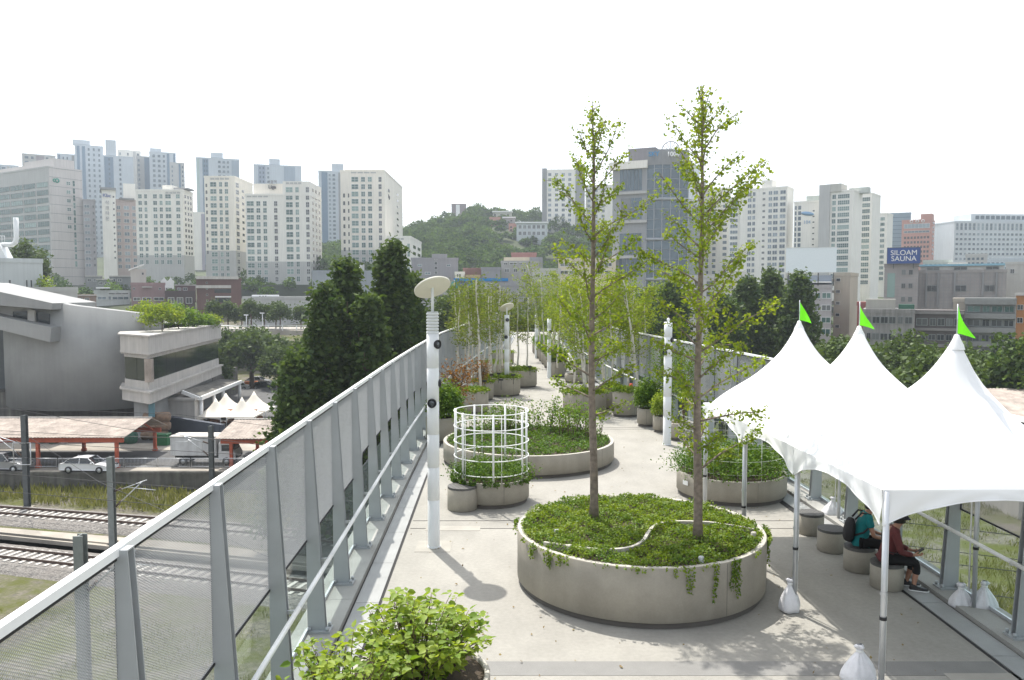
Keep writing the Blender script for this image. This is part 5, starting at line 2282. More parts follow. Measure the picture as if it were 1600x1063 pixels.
# doorway beside the wing, dark sloping wall and service lean-to
slab('blue_door', [(232, 652), (241, 652), (241, 630), (232, 630)], .2, M('blue_metal', (.10, .22, .27), .5, var=.1), 87.2)
b = MB()
pts = [at(243, 648, 93), at(345, 664, 87), at(345, 690, 87), at(243, 690, 93)]
f4 = [Vector(p) for p in (pts[3], pts[2], pts[1], pts[0])]
b.add(f4 + [v + Vector((.3, .5, 0)) for v in f4], [(0, 1, 2, 3), (7, 6, 5, 4), (4, 5, 1, 0), (5, 6, 2, 1), (6, 7, 3, 2), (7, 4, 0, 3)])
tag(b.build('ramp_wall', mt['navy']), 'dark navy sloping ramp wall behind the truck', 'wall')
lt = tag(empty('lean_to', (-38, 105, PZ)), 'lean-to shelter with white columns beside the glazed wing', 'shelter')
LO = Vector((-38, 105, PZ))
b = MB()
q4 = [at(285, 611, 96), at(312, 621, 96), at(376, 595, 121), at(344, 592, 121)]
f4 = [v - LO for v in q4]
b.add([v for v in f4] + [v - Vector((0, 0, .35)) for v in f4], [(0, 1, 2, 3), (7, 6, 5, 4), (4, 5, 1, 0), (5, 6, 2, 1), (6, 7, 3, 2), (7, 4, 0, 3)])
b.build('shelter_roof', mt['darkwall'], lt)
b = MB()
b.bar(f4[1] + Vector((.1, 0, -.15)), f4[2] + Vector((.1, 0, -.15)), .3, .45)
b.bar(f4[0] + Vector((0, -.1, -.1)), f4[1] + Vector((0, -.1, -.15)), .3, .4)
b.build('white_gutter', mt['white'], lt)
for t in (.03, .3, .52, .97):
    v = f4[1].lerp(f4[2], t)
    b = MB()
    b.cyl(v.x - .05, v.y, .01, v.z - .36, .22, 12)
    b.build('column', mt['white'], lt)
p = at(287, 640, 96)
b = MB()
b.box(-2.0, -.2, .006, 1.6, 2.6, 3.4)
b.box(-2.2, -.4, 3.4, 1.8, 2.8, 3.7)
tag(b.build('storage_hut', mt['bstone'], None, (p.x, 95.5, PZ)), 'low pale concrete hut under the lean-to shelter', 'hut')


def pagoda(label, x, y, s, ev, pk, z):
    root = tag(empty('pagoda_tent', (x, y, z)), label, 'tent', 'small cream tents beside the lean-to')
    b = MB()
    n = 14
    vs_ = []
    for j in range(n + 1):
        for i in range(n + 1):
            u, v = i / n * 2 - 1, j / n * 2 - 1
            m = max(abs(u), abs(v))
            p_ = 2 + 6 * m * m
            r_ = min(1, (abs(u) ** p_ + abs(v) ** p_) ** (1 / p_))
            t = 1 - r_
            vs_.append((u * s, v * s, ev + (pk - ev) * (.45 * t + .55 * t ** 2.4)))
    b.add(vs_, [(j * (n + 1) + i, j * (n + 1) + i + 1, (j + 1) * (n + 1) + i + 1, (j + 1) * (n + 1) + i) for j in range(n) for i in range(n)], 0, True)
    b.build('roof_canopy', fab2, root)
    for sx in (-1, 1):
        for sy in (-1, 1):
            b = MB()
            b.tube([(sx * s, sy * s, .006), (sx * s, sy * s, ev)], .05, 6)
            b.build('pole', mt['galv'], root)
    for (a, c) in (((-s, -s), (s, -s)), ((s, -s), (s, s))):
        b = MB()
        v2 = []
        for i in range(13):
            t = i / 12
            dp = .15 + .5 * abs(2 * t - 1) ** 2.2
            x_, y_ = lerp(a[0], c[0], t), lerp(a[1], c[1], t)
            v2 += [(x_ * 1.005, y_ * 1.005, ev), (x_ * 1.005, y_ * 1.005, ev - dp)]
        b.add(v2, [(2 * i, 2 * i + 1, 2 * i + 3, 2 * i + 2) for i in range(12)])
        b.build('valance', fab2, root)
    return root


fab2 = fabricmat('cream_fabric', (.80, .76, .68), .2)
for i, (px_, Y_) in enumerate(((337, 98), (353, 103), (378, 98), (397, 103))):
    p = at(px_, 620, Y_)
    pagoda(('front left', 'rear left', 'front right', 'rear right')[i] + ' cream pagoda tent of the four beside the lean-to', p.x, Y_, 2.0 if i % 2 == 0 else 2.15, at(335, 650, 97).z - PZ, at(px_, (622, 614, 620, 611)[i], Y_).z - PZ, PZ)
b = MB()
b.box(at(330, 650, 100).x, 99.5, PZ, at(398, 650, 100).x, 103.5, PZ + 1.5)
tag(b.build('market_goods', M('brown_goods', (.22, .09, .04), .8, var=.5, scale=2)), 'brown goods piled under the cream tents', 'goods', kind='stuff')


# ------------------------------------------------------------------ larger trees
def crown_pts(seed, K, n, shape, sig):
    g = np.random.default_rng(seed)
    c = shape(g, K)
    P = c[g.integers(0, K, n)] + g.normal(0, 1, (n, 3)) * np.array(sig)
    return P


def cone_shape(h, r, z0=.06, pw_=.9, flat=1.0):
    def f(g, K):
        t = g.random(K) ** .8
        a = g.random(K) * 2 * PI
        q = (1 - t) ** pw_ * r * (.55 + .5 * g.random(K)) + .12
        return np.column_stack([q * np.cos(a), q * np.sin(a) * flat, h * (z0 + (1 - z0) * t)])
    return f


def ball_shape(rx_, ry_, rz_, zc, lobes=9, seed=1):
    def f(g, K):
        v = g.normal(size=(K, 3))
        v /= np.linalg.norm(v, axis=1)[:, None]
        v[:, 2] = np.where(v[:, 2] < -.35, -v[:, 2] * .6, v[:, 2])
        q = (.55 + .45 * g.random(K) ** .5)[:, None]
        bump = 1 + .16 * np.sin(v[:, :1] * lobes + seed) * np.cos(v[:, 1:2] * lobes * .8 + seed * 2)
        return v * q * bump * np.array([rx_, ry_, rz_]) + np.array([0, 0, zc])
    return f


def big_tree(name, label, x, y, z, shape, K, n, sig, L, mat, trunk_h, tr, seed, grp=None, limbs=7, bark=None):
    root = tag(empty(name, (x, y, z)), label, 'tree', grp)
    g = random.Random(seed)
    b = MB()
    b.tube([(0, 0, -.3), (g.gauss(0, .1), 0, trunk_h * .5), (g.gauss(0, .15), g.gauss(0, .15), trunk_h)], [tr * 1.2, tr, tr * .5], 9)
    P = crown_pts(seed, K, n, shape, sig)
    gg = np.random.default_rng(seed + 1)
    for _ in range(limbs):
        e = P[gg.integers(0, len(P))]
        s_ = trunk_h * g.uniform(.35, .9)
        m = Vector((e[0] * .45, e[1] * .45, lerp(s_, e[2], .6)))
        b.tube([(0, 0, s_), m, tuple(e)], [tr * .4, tr * .25, tr * .08], 5)
    b.build('trunk', bark or mt['twig'], root)
    leaves('crown', P, L, mat, root, asp=.7, upb=.3, seed=seed, lvar=.5)
    return root


CG = 'dark dawn redwoods left of the bridge'
for i, (px_, py_, Y_, rad, K, n, lab) in enumerate((
        (612, 388, 62, 3.3, 520, 26000, 'tallest dark redwood, right of the group beside the left railing'),
        (641, 432, 64, 2.6, 300, 14000, 'narrow dark redwood rising between the tallest one and the lamp post'),
        (541, 414, 60, 2.7, 380, 18000, 'slim dark redwood in the middle of the group'),
        (507, 455, 57, 2.9, 360, 17000, 'shorter dark redwood left of the slim one'),
        (468, 560, 55, 2.6, 260, 13000, 'low spreading dark redwood at the left end of the group'),
        (575, 470, 57, 2.8, 320, 15000, 'dark redwood filling the gap below the two highest tops'))):
    p = at(px_, py_, Y_)
    big_tree('redwood_tree', lab, p.x, Y_, GZ, cone_shape(p.z - GZ, rad * 1.2, .10, .9 if i != 4 else .6), K, n, (.36, .36, .3), .36, mt['conifer'], (p.z - GZ) * .93, .3, 200 + i, CG, 12)
p = at(392, 520, 143)
big_tree('round_tree', 'broad round dark-green tree behind the cream tents', p.x, 143, GZ, ball_shape(6.2, 6, 4.2, 6.6, 7, 2), 300, 15000, (.7, .7, .5), .65, mt['treeleaf'], 6, .4, 220, None, 9)
for i, (px_, py_, Y_, r_) in enumerate(((335, 560, 125, 2.2), (470, 530, 120, 2.6), (436, 545, 135, 3))):
    p = at(px_, py_, Y_)
    big_tree('round_tree', ('small dark tree at the end of the glazed wing', 'bushy green tree just left of the redwoods', 'dark tree between the round tree and the redwoods')[i], p.x, Y_, GZ, ball_shape(r_, r_, (p.z - GZ) * .4, (p.z - GZ) * .6, 6, i), 120, 5000, (.5, .5, .4), .5, mt['treeleaf'], (p.z - GZ) * .6, .25, 225 + i)
# street trees on the elevated road far left
ER0 = -3.4
b = MB()
b.box(at(300, 515, 172).x, 168, ER0 - 1.0, at(640, 515, 172).x, 184, ER0)
tag(b.build('elevated_road', mt['paleconc']), 'elevated road with street trees beyond the hall', kind='structure')
fr = tag(empty('white_railing', (at(330, 515, 168).x, 168.2, ER0)), 'white railing of the elevated road beyond the round tree', 'railing')
b = MB()
for z in (.35, .75, 1.1):
    b.tube([(0, 0, z), (2.9, 0, z)], .05, 5)
b.box(-.08, -.08, 0, .08, .08, 1.2)
bm_ = b.mesh('railing_bay', mt['white'])
for k in range(9):
    inst('railing_bay', bm_, fr, (k * 3, 0, 0))
for i, (px_, w_, yt) in enumerate(((338, 9, 471), (356, 17, 474), (382, 12, 472), (396, 10, 468), (412, 13, 478), (426, 12, 474), (441, 17, 476), (470, 12, 480), (372, 10, 484))):
    p = at(px_, yt, 174)
    h = p.z - ER0
    big_tree('street_tree', 'pruned street tree on the elevated road, %s from the left' % ordn[sorted((338, 356, 382, 396, 412, 426, 441, 470, 372)).index(px_)], p.x, 172 + (i % 3) * 2, ER0, ball_shape(w_ * .14, w_ * .14, h * .42, h * .58, 8, i), 60, 2400, (.35, .35, .4), .42, mt['treeleaf'], h * .7, .14, 240 + i, 'street trees on the elevated road', 5)
for i, (px_, yt) in enumerate(((385, 493), (410, 490))):
    p = at(px_, yt, 169)
    root = tag(empty('street_lamp', (p.x, 169, ER0)), ('left' if i == 0 else 'right') + ' white street lamp of two on the elevated road', 'street lamp')
    b = MB()
    b.tube([(0, 0, 0), (0, 0, p.z - ER0)], .09, 8)
    b.build('pole', mt['white'], root)
    b = MB()
    b.box(-.5, -.2, p.z - ER0 - .05, .35, .2, p.z - ER0 + .18)
    b.build('lamp_head', mt['white'], root)
# shrubs and a willow on the hall's roof
for i, (px_, py_, r_, h, m_) in enumerate(((252, 476, 3.0, 3.2, 'heart'), (280, 480, 2.0, 2.4, 'shrub'), (300, 492, 1.4, 1.6, 'shrub'), (318, 497, 1.5, 1.4, 'shrub'), (223, 477, 2.2, 2.0, 'heart'), (330, 497, 1.0, .9, 'heart'))):
    Y_ = (93, 100, 106, 111, 98, 114)[i]
    p = at(px_, py_, Y_)
    big_tree('roof_shrub', 'feathery green shrub on the hall roof, %s from the left' % ordn[(1, 2, 3, 4, 0, 5)[i]], p.x, Y_, .02, ball_shape(r_ * .75, r_ * .9, max(.5, p.z * .5), max(.5, p.z * .5), 6, i), 60, 3000, (.35, .35, .3), .26, mt[m_ if m_ == 'shrub' else 'ginkgo'], max(.6, p.z * .6), .06, 260 + i, 'shrubs on the hall roof', 5)
# right of the bridge: trees behind the tents
for i, (px_, py_, Y_, r_, hz) in enumerate(((1330, 530, 88, 5.2, .45), (1415, 528, 92, 5.6, .45), (1500, 543, 86, 5.4, .45), (1560, 555, 78, 4.2, .5), (1600, 520, 74, 3.2, .5), (1290, 545, 95, 4.5, .5), (1455, 560, 76, 3.6, .42))):
    p = at(px_, py_, Y_)
    h = p.z - GZ
    big_tree('leafy_tree', ('broad green tree behind the middle tent peak', 'broad light green tree between the two right tent peaks', 'green tree right of the nearest tent peak', 'dark green tree right behind the nearest tent', 'tall dark tree at the right edge of the view', 'tree behind the farthest tent peak', 'low bright tree in the gap between the two nearer tent peaks')[i],
             p.x, Y_, GZ, ball_shape(r_, r_, h * hz, h * (1 - hz), 7, i + 3), 220, 12000, (.6, .6, .4), .5, mt['treeleaf'] if i not in (4,) else mt['conifer'], h * .6, .3, 270 + i, 'trees right of the bridge')
for i, (px_, py_, Y_, r_) in enumerate(((1168, 442, 105, 2.6), (1205, 430, 110, 2.9), (1248, 433, 104, 2.6), (1050, 450, 100, 3.0), (1012, 460, 104, 3.0), (1130, 470, 98, 2.8))):
    p = at(px_, py_, Y_)
    big_tree('poplar_tree', ('narrow dark tree left of the billboard, leftmost of three', 'narrow dark tree left of the billboard, middle of three', 'narrow dark tree in front of the billboard building', 'dark tree behind the right ginkgo trunk', 'dark tree left of the camera lamp top', 'dark tree right of the right ginkgo trunk')[i], p.x, Y_, GZ, cone_shape(p.z - GZ, r_ * 1.3, .1, .55), 260, 11000, (.45, .45, .5), .5, mt['conifer'], (p.z - GZ) * .9, .25, 290 + i, 'narrow dark trees right of the bridge')
for i, (px_, Y_) in enumerate(((700, 104), (745, 108), (790, 106), (835, 110), (880, 104), (925, 106), (965, 100))):
    p = at(px_, 470 + (i * 37) % 30, Y_)
    big_tree('street_tree', 'leafy street tree past the end of the walkway, %s from the left' % ordn[i], p.x, Y_, GZ, ball_shape(3.2, 3, 4.5, p.z - GZ - 4, 6, i), 110, 5000, (.5, .5, .5), .45, mt['treeleaf'], 9, .2, 310 + i, 'street trees past the walkway')
# parked cars behind the cream tents
for i, (px_, py_, pt_) in enumerate(((372, 612, white_paint), (414, 611, dark_paint), (404, 603, silver_paint))):
    p = G(px_, py_, GZ)
    vehicle_car(('white', 'black', 'silver')[i] + ' car parked behind the cream tents', (p.x, p.y, GZ + .35), R(-4), pt_, grp='cars parked behind the tents')
b = MB()
b.box(-70, 135, GZ - .2, -20, 166, GZ + .34)
tag(b.build('car_park', mt['asphalt']), 'asphalt parking area behind the cream tents', kind='structure')
for i, px_ in enumerate((393, 398, 403, 408)):
    p = G(px_, 605, GZ)
    b = MB()
    b.box(-.35, -.3, 0, .35, .3, 1.1)
    tag(bevel(b.build('road_barrier', M('barrier_orange', (.55, .15, .02), .6, var=.1), None, (p.x, 147, GZ + .34)), .08), 'orange road barrier under the round tree, %s from the left' % ordn[i], 'barrier', 'orange barriers')
# small brown-roofed shed right of the bridge
p = at(1578, 632, 62)
sh_ = tag(empty('shed', (p.x + 7, 66, GZ)), 'low shed with brown corrugated roof at the right edge', 'shed')
b = MB()
b.box(-6, -4, .003, 8, 5, 8.0)
b.build('wall', mt['bstone'], sh_)
b = MB()
for k in range(48):
    x = -6.6 + k * .32
    b.add([(x, -4.6, 8.0), (x + .32, -4.6, 8.06), (x + .32, 5.6, 9.3), (x, 5.6, 9.24)], [(0, 1, 2, 3)])
b.box(-6.6, -4.62, 7.8, 8.76, -4.6, 8.05)
b.build('corrugated_roof', mt['oldroof'], sh_)

# ------------------------------------------------------------------ city
wcache = {}
mt['wframe'] = M('window_frame', (.62, .63, .62), .5, var=.04)
mt['gglass'] = M('green_glass', (.04, .11, .095), .12, var=.6, scale=.35, spec=.7)
mt['bglass'] = M('blue_glass', (.06, .10, .13), .1, var=.45, scale=.25, spec=.7)
mt['kglass'] = M('black_glass', (.025, .03, .034), .12, var=.3, scale=.4, spec=.6)


def window_glass(name, c1, c2):
    """panes that differ from window to window, some with pale blinds"""
    m, t, N, L = newmat(name)
    o = N('ShaderNodeOutputMaterial')
    bs = N('ShaderNodeBsdfPrincipled')
    bs.inputs['Roughness'].default_value = .12
    bs.inputs['Specular IOR Level'].default_value = .7
    L(bs.outputs[0], o.inputs[0])
    oi = N('ShaderNodeObjectInfo')
    pw_ = N('ShaderNodeMath')
    pw_.operation = 'POWER'
    L(oi.outputs['Random'], pw_.inputs[0])
    pw_.inputs[1].default_value = 2.6
    mx = N('ShaderNodeMix')
    mx.data_type = 'RGBA'
    mx.inputs[6].default_value = (*c1, 1)
    mx.inputs[7].default_value = (*c2, 1)
    L(pw_.outputs[0], mx.inputs[0])
    L(mx.outputs[2], bs.inputs['Base Color'])
    return m


mt['gglass'] = window_glass('green_glass', (.025, .085, .075), (.22, .33, .30))
mt['bglass'] = window_glass('blue_glass', (.05, .085, .11), (.26, .32, .36))
mt['kglass'] = window_glass('black_glass', (.018, .022, .026), (.16, .17, .17))
GL = {'g': 'gglass', 'b': 'bglass', 'k': 'kglass'}


def winmesh(w_, h_, nm, nh, gl, fr='wframe', name='window'):
    w_, h_ = round(w_, 1), round(h_, 1)
    key = (w_, h_, nm, nh, gl, fr, name)
    if key not in wcache:
        b = MB()
        e = min(.12, w_ * .07)
        b.box(e, -.05, e, w_ - e, .02, h_ - e, 1)
        b.box(0, -.16, 0, w_, 0, e)
        b.box(0, -.14, h_ - e, w_, 0, h_)
        b.box(0, -.14, e, e, 0, h_ - e)
        b.box(w_ - e, -.14, e, w_, 0, h_ - e)
        for i in range(1, nm):
            x = w_ * i / nm
            b.box(x - e * .4, -.12, e, x + e * .4, -.05, h_ - e)
        for i in range(1, nh):
            z = h_ * i / nh
            b.box(e, -.115, z - e * .35, w_ - e, -.05, z + e * .35)
        wcache[key] = b.mesh(name, [mt[fr], mt[GL[gl]]])
    return wcache[key]


class Bld:
    """a building whose front runs from photo column px0 to px1 at distance Y; px2 sets how far a side wall shows"""
    def __init__(s, name, label, px0, px1, yt, Y, mat, yaw=0.0, px2=None, dep=14.0, zb=None, cat='building', grp=None, build=True):
        s.Y = Y
        if px2 is None and yaw == 0:
            yaw = -math.degrees(math.atan(((px0 + px1) / 2 - 800) / F))     # street fronts that look towards the walkway
        s.yaw = R(yaw)
        s.p0 = Vector(((px0 - 800) / F * Y * cp, Y, 0))
        d = Vector((math.cos(s.yaw), math.sin(s.yaw), 0))
        s.d = d
        s.w = s.hit(px1, s.p0, d)
        s.dep = dep
        nrm = Vector((-d.y, d.x, 0))
        s.right = True
        if px2 is not None:
            if px2 > px1:
                s.dep = s.hit(px2, s.p0 + d * s.w, nrm)
            else:
                s.dep = s.hit(px2, s.p0, nrm)
                s.right = False
            s.dep = abs(s.dep)
        s.zb = GZ - 1 if zb is None else zb
        s.px0, s.px1 = px0, px1
        s.H = at((px0 + px1) / 2, yt, Y).z - s.zb
        s.root = tag(empty(name, (s.p0.x, s.p0.y, s.zb), s.yaw), label, cat, grp)
        s.mat = mat
        if build:
            b = MB()
            b.box(0, 0, 0, s.w, s.dep, s.H)
            b.build('wall', mat, s.root)
            b = MB()
            b.box(-.12, -.12, s.H - .5, s.w + .12, s.dep + .12, s.H + .25)
            b.build('parapet', mat, s.root)

    def hit(s, px, p0, d):
        u = (px - 800) / F * cp
        return (u * p0.y - p0.x) / (d.x - u * d.y)

    def X(s, px):
        return s.hit(px, s.p0, s.d)

    def Yx(s, px):                       # distance into the building along the visible side wall
        nrm = Vector((-s.d.y, s.d.x, 0))
        return s.hit(px, s.p0 + (s.d * s.w if s.right else Vector((0, 0, 0))), nrm)

    def Z(s, py, px=None):
        x = s.X(px) if px else s.w / 2
        yy = s.p0.y + s.d.y * x
        return at(800, py, yy).z - s.zb

    def box(s, name, px0, px1, y0, y1, d0, d1, mat):
        b = MB()
        b.box(s.X(px0), d0, s.Z(y1), s.X(px1), d1, s.Z(y0))
        return b.build(name, mat, s.root)

    def grid(s, cols, yt, yb, n, frac=.62, gl='g', nh=1, merged=False, side=False, fr='wframe', skip=0.0, name='window', nm=None):
        """n rows of windows between photo rows yt and yb; cols = photo column pairs"""
        zt, zb_ = s.Z(yt), s.Z(yb)
        st = (zt - zb_) / n
        mb = MB() if merged else None
        for (c0, c1) in cols:
            if side:
                a, c = s.Yx(c0), s.Yx(c1)
                a, c = min(a, c), max(a, c)
            else:
                a, c = s.X(c0), s.X(c1)
            ww = c - a
            for r_ in range(n):
                if skip and rng.random() < skip:
                    continue
                z0 = zt - st * (r_ + 1) + st * (1 - frac) * .55
                hh = st * frac
                if merged:
                    if side:
                        x0 = s.w if s.right else 0
                        sg = 1 if s.right else -1
                        q0, q1 = (x0 - .02, x0 + .07) if s.right else (x0 - .07, x0 + .02)
                        mb.box(q0, a, z0, q1, c, z0 + hh)
                    else:
                        mb.box(a, -.07, z0, c, .02, z0 + hh)
                else:
                    k = nm or (3 if ww > 3 else 2)
                    me = winmesh(ww, hh, k, nh, gl, fr, name)
                    sc = (ww / round(ww, 1), 1, hh / round(hh, 1))
                    if side:
                        if s.right:
                            inst(name, me, s.root, (s.w, a, z0), (0, 0, PI / 2), sc)
                        else:
                            inst(name, me, s.root, (0, c, z0), (0, 0, -PI / 2), sc)
                    else:
                        inst(name, me, s.root, (a, 0, z0), (0, 0, 0), sc)
        if merged:
            tag(mb.build('window_rows', mt[GL[gl]], s.root), kind='stuff')
        return s

    def text(s, body, px, py, size_px, mat, ext=.08, side=False, off=.1, name='lettering', lift=0.0, bold=0.0):
        cu = bpy.data.curves.new(name, 'FONT')
        cu.body = body
        yy = s.p0.y
        cu.size = size_px * yy / F * 1.25
        cu.align_x = 'CENTER'
        cu.align_y = 'CENTER'
        cu.extrude = ext
        cu.offset = bold * .4
        cu.materials.append(mat)
        tmp = inst(name, cu)
        bpy.context.view_layer.update()
        me = bpy.data.meshes.new_from_object(tmp)
        bpy.data.objects.remove(tmp)
        o = inst(name, me, s.root)
        if side:
            o.location = (s.w + off, s.Yx(px), s.Z(py))
            o.rotation_euler = (PI / 2, 0, PI / 2)
        else:
            o.location = (s.X(px), -off, s.Z(py))
            o.rotation_euler = (PI / 2, 0, 0)
        return o


def paint(name, c, **k):
    return M(name, c, k.pop('rough', .8), var=k.pop('var', .06), scale=k.pop('scale', .15), streak=k.pop('streak', .08), **k)


W_ = paint('apt_white', (.78, .76, .70))
W2 = paint('apt_cream', (.79, .75, .665))
LG = paint('apt_grey', (.45, .45, .435))
DG = paint('mid_grey', (.25, .255, .26))
BL = paint('slate_blue', (.13, .20, .28))
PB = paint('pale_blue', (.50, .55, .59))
MAUVE = paint('mauve', (.26, .17, .17))
BRICK = paint('dark_brick', (.13, .07, .06))
CREAM = paint('cream', (.60, .53, .40))
PINK = paint('pink_stone', (.48, .24, .19))
TILE = paint('grey_tile', (.30, .28, .27), var=.12, scale=.5)
BEIGE = paint('beige_render', (.42, .38, .31), var=.1)
WHITE = paint('bright_white', (.74, .75, .76), var=.03, streak=.04)
TXT = M('sign_dark', (.05, .05, .06), .5, var=0)
TXG = M('sign_grey', (.30, .31, .33), .5, var=0)

# --- cream apartment slabs with green windows
def band_base(bd, y0, side=True):
    b = MB()
    z = bd.Z(y0)
    b.box(-.03, -.03, 0, bd.w + .03, bd.dep + .03, z)
    b.build('lower_storeys', LG, bd.root)


def crenel(bd, c0, c1, y):
    """openings in the roof screen"""
    k = 4
    for i in range(k):
        a, c = lerp(c0, c1, (i + .08) / k), lerp(c0, c1, (i + .92) / k)
        b = MB()
        b.box(bd.X(a), -.05, bd.Z(y + 3.0), bd.X(c), .3, bd.Z(y))
        b.build('screen_slot', LG, bd.root)


A = Bld('apartment_block', 'cream apartment block with green windows, leftmost of the cream group', 216, 289, 297, 335, W_, 0, 305, zb=0)
band_base(A, 399)
A.grid([(220, 226), (229.5, 234), (243, 249.5), (253, 258), (262, 271), (278.5, 285)], 302, 415, 11, .66, 'g', 2)
A.grid([(292, 294), (296.5, 298.5), (300.5, 302.5)], 302, 400, 11, .5, 'k', merged=True, side=True)
crenel(A, 262, 286, 300)
A.box('rooftop_block', 253, 268, 288, 297, 3, 9, W_)
A.box('roof_canopy', 272, 294, 292.5, 295, 2, 9, DG)
bx_ = Bld('apartment_block', 'cream apartment tower with small sign, second from left in the cream group', 323, 370, 276, 318, W2, 0, 398, zb=0)
band_base(bx_, 392)
bx_.grid([(332, 342), (346, 351), (354.5, 360)], 283, 436, 14, .70, 'g', 2)
bx_.grid([(325, 327.5)], 285, 400, 11, .5, 'k', merged=True)
bx_.grid([(371.5, 376)], 283, 436, 14, .70, 'k', 2, side=True, nm=2)
bx_.grid([(381, 384)], 290, 380, 9, .4, 'k', merged=True, side=True)
crenel(bx_, 332, 362, 278)
c_ = Bld('apartment_block', 'wide cream apartment block of stepped height, centre of the cream group', 386, 486, 304, 300, W_, 0, 504, zb=0)
c_.box('tall_wing', 444.5, 486, 283.5, 305, -.004, c_.dep - .01, W_)
c_.box('lift_core', 395, 445, 285.5, 304.5, 3, c_.dep - 2, W2)
band_base(c_, 409)
c_.grid([(388, 399.5), (403, 409.5), (413.5, 419.5)], 313, 442, 12, .72, 'g', 2)
c_.grid([(430.5, 436)], 313, 442, 12, .72, 'k', 2, nm=2)
c_.grid([(449, 460), (464, 469.5)], 291, 442, 13, .72, 'g', 2)
c_.grid([(480, 485.5)], 291, 442, 13, .72, 'k', 2, nm=2)
c_.grid([(490, 492), (495, 497), (500, 502)], 290, 425, 13, .5, 'k', merged=True, side=True)
crenel(c_, 388, 422, 305.5)
crenel(c_, 449, 474, 285)
c_.text('Liga', 425, 291, 6.2, TXT, .15, off=-2.6, bold=.05)
c_.text('서울역', 425, 283.2, 4.4, TXT, .15, off=-2.6)
d_ = Bld('apartment_block', 'cream apartment tower standing apart, rightmost of the cream group', 534, 603, 267, 318, W2, 0, 630, zb=0)
band_base(d_, 391)
d_.grid([(551, 562), (566, 572.5), (576.5, 583)], 275, 423, 13, .70, 'g', 2)
d_.grid([(593, 598)], 275, 423, 13, .70, 'k', 2, nm=2)
d_.grid([(538, 541), (545.5, 547.5)], 300, 420, 10, .5, 'k', merged=True)
d_.grid([(621, 623.5)], 283, 400, 11, .3, 'k', merged=True, side=True)
crenel(d_, 550, 590, 268)
d_.box('rooftop_slab', 541, 601, 264.5, 267, 1, 10, W2)
d_.text('Liga', 609, 303, 6.5, TXT, .15, side=True, bold=.05)
d_.text('서울역', 608.5, 294, 4.2, TXG, .15, side=True)
e_ = Bld('apartment_block', 'short cream annex at the foot of the standalone tower', 606, 642, 370, 300, W_, 0, 659, zb=0)
e_.grid([(609, 620), (624, 630), (637, 641)], 379, 428, 4, .68, 'g', 2)
e_.grid([(646, 650), (653, 657)], 379, 420, 4, .5, 'k', merged=True, side=True)
crenel(e_, 609, 632, 372)
# --- white tower with lettering, mauve-windowed block
f_ = Bld('apartment_block', 'white tower with blue logo and vertical lettering beside the mauve block', 163.5, 185, 297, 345, W_, 0, None, 12, zb=0)
f_.grid([(180.5, 183)], 303, 408, 11, .28, 'k', merged=True)
f_.text('Kbc', 171.5, 306, 6.0, M('logo_blue', (.10, .14, .34), .5, var=0), .15, bold=.04)
for i, ch in enumerate('삭크타운'):
    f_.text(ch, 171.5, 317 + i * 8.4, 5.2, TXG, .12)
f_.box('roof_slab', 161, 186, 293.5, 297, -1, 12, DG)
f2 = Bld('apartment_block', 'mauve-banded apartment block behind the white lettered tower', 185, 216, 312, 352, paint('mauve_pale', (.44, .37, .35)), 0, None, 14, zb=0)
f2.grid([(186, 192), (197, 205.5), (210, 215.5)], 320, 422, 10, .6, 'b', 1)
f2.box('lift_tower', 197, 216, 286, 312, 2, 9, W_)
f2.box('roof_slab', 190, 214, 310, 312.5, -1, 9, DG)
f3 = Bld('apartment_block', 'narrow grey block between the long office and the lettered tower', 134, 153, 312, 350, paint('grey_pale', (.36, .35, .36)), 0, None, 14, zb=0)
f3.grid([(135.5, 144)], 318, 420, 10, .5, 'b', 1)
f3.grid([(148.5, 151)], 318, 420, 10, .35, 'k', merged=True)
# --- long office at the left edge
o_ = Bld('office_block', 'long pale office block with green window bands at the left edge', -75, 83, 283, 385, LG, -31, 133, zb=0)
oh = o_.H
o_.mat = LG
for k in range(8):
    a, c = -62 + k * 0, 0
cols_ = [(-52, -35), (-34, -18), (-17, 2), (4, 21), (23, 41), (43, 61), (63.5, 81)]
zt, zb_ = o_.Z(285, 60), o_.Z(430, 60)
st = (zt - zb_) / 12
for (a, c) in cols_:
    x0, x1 = o_.X(a), o_.X(c)
    for r_ in range(12):
        me = winmesh(x1 - x0, st * .66, 5, 1, 'g', 'gsteel')
        inst('window', me, o_.root, (x0, 0, zt - st * (r_ + 1) + st * .2), (0, 0, 0), ((x1 - x0) / round(x1 - x0, 1), 1, (st * .66) / round(st * .66, 1)))
sw = paint('office_side', (.56, .53, .51))
b = MB()
b.box(o_.w, -.1, 0, o_.w + .25, o_.dep + .1, oh + .2)
b.build('side_cladding', sw, o_.root)
for k in range(14):
    b = MB()
    z = oh - .6 - k * (oh - 8) / 13
    b.box(o_.w + .25, -.1, z, o_.w + .32, o_.dep + .1, z + .18)
    b.build('cladding_joint', DG, o_.root)
o_.w += .25
o_.grid([(109, 115.5)], 288, 366, 6, .42, 'g', 2, side=True)
o_.grid([(118.5, 122.5)], 288, 420, 12, .8, 'g', 2, side=True, nm=1)
lm = M('logo_green', (.03, .28, .2), .5, var=0)
for i, (px_, rr_) in enumerate(((91, .8), (95, 1.0))):
    b = MB()
    b.lathe([(rr_ * .45, 0), (rr_, .1), (rr_, .2), (rr_ * .45, .2)], 20)
    q = b.build('logo_ring', lm, o_.root, (o_.w, o_.Yx(px_), o_.Z(292)))
    q.rotation_euler = (0, PI / 2, 0)
b = MB()
b.box(o_.w - 25, 3, oh, o_.w - 2, 12, oh + 4.0)
b.build('rooftop_block', sw, o_.root)
b = MB()
b.box(o_.w - 48, 3, oh, o_.w - 25.5, 12, oh + 2.5)
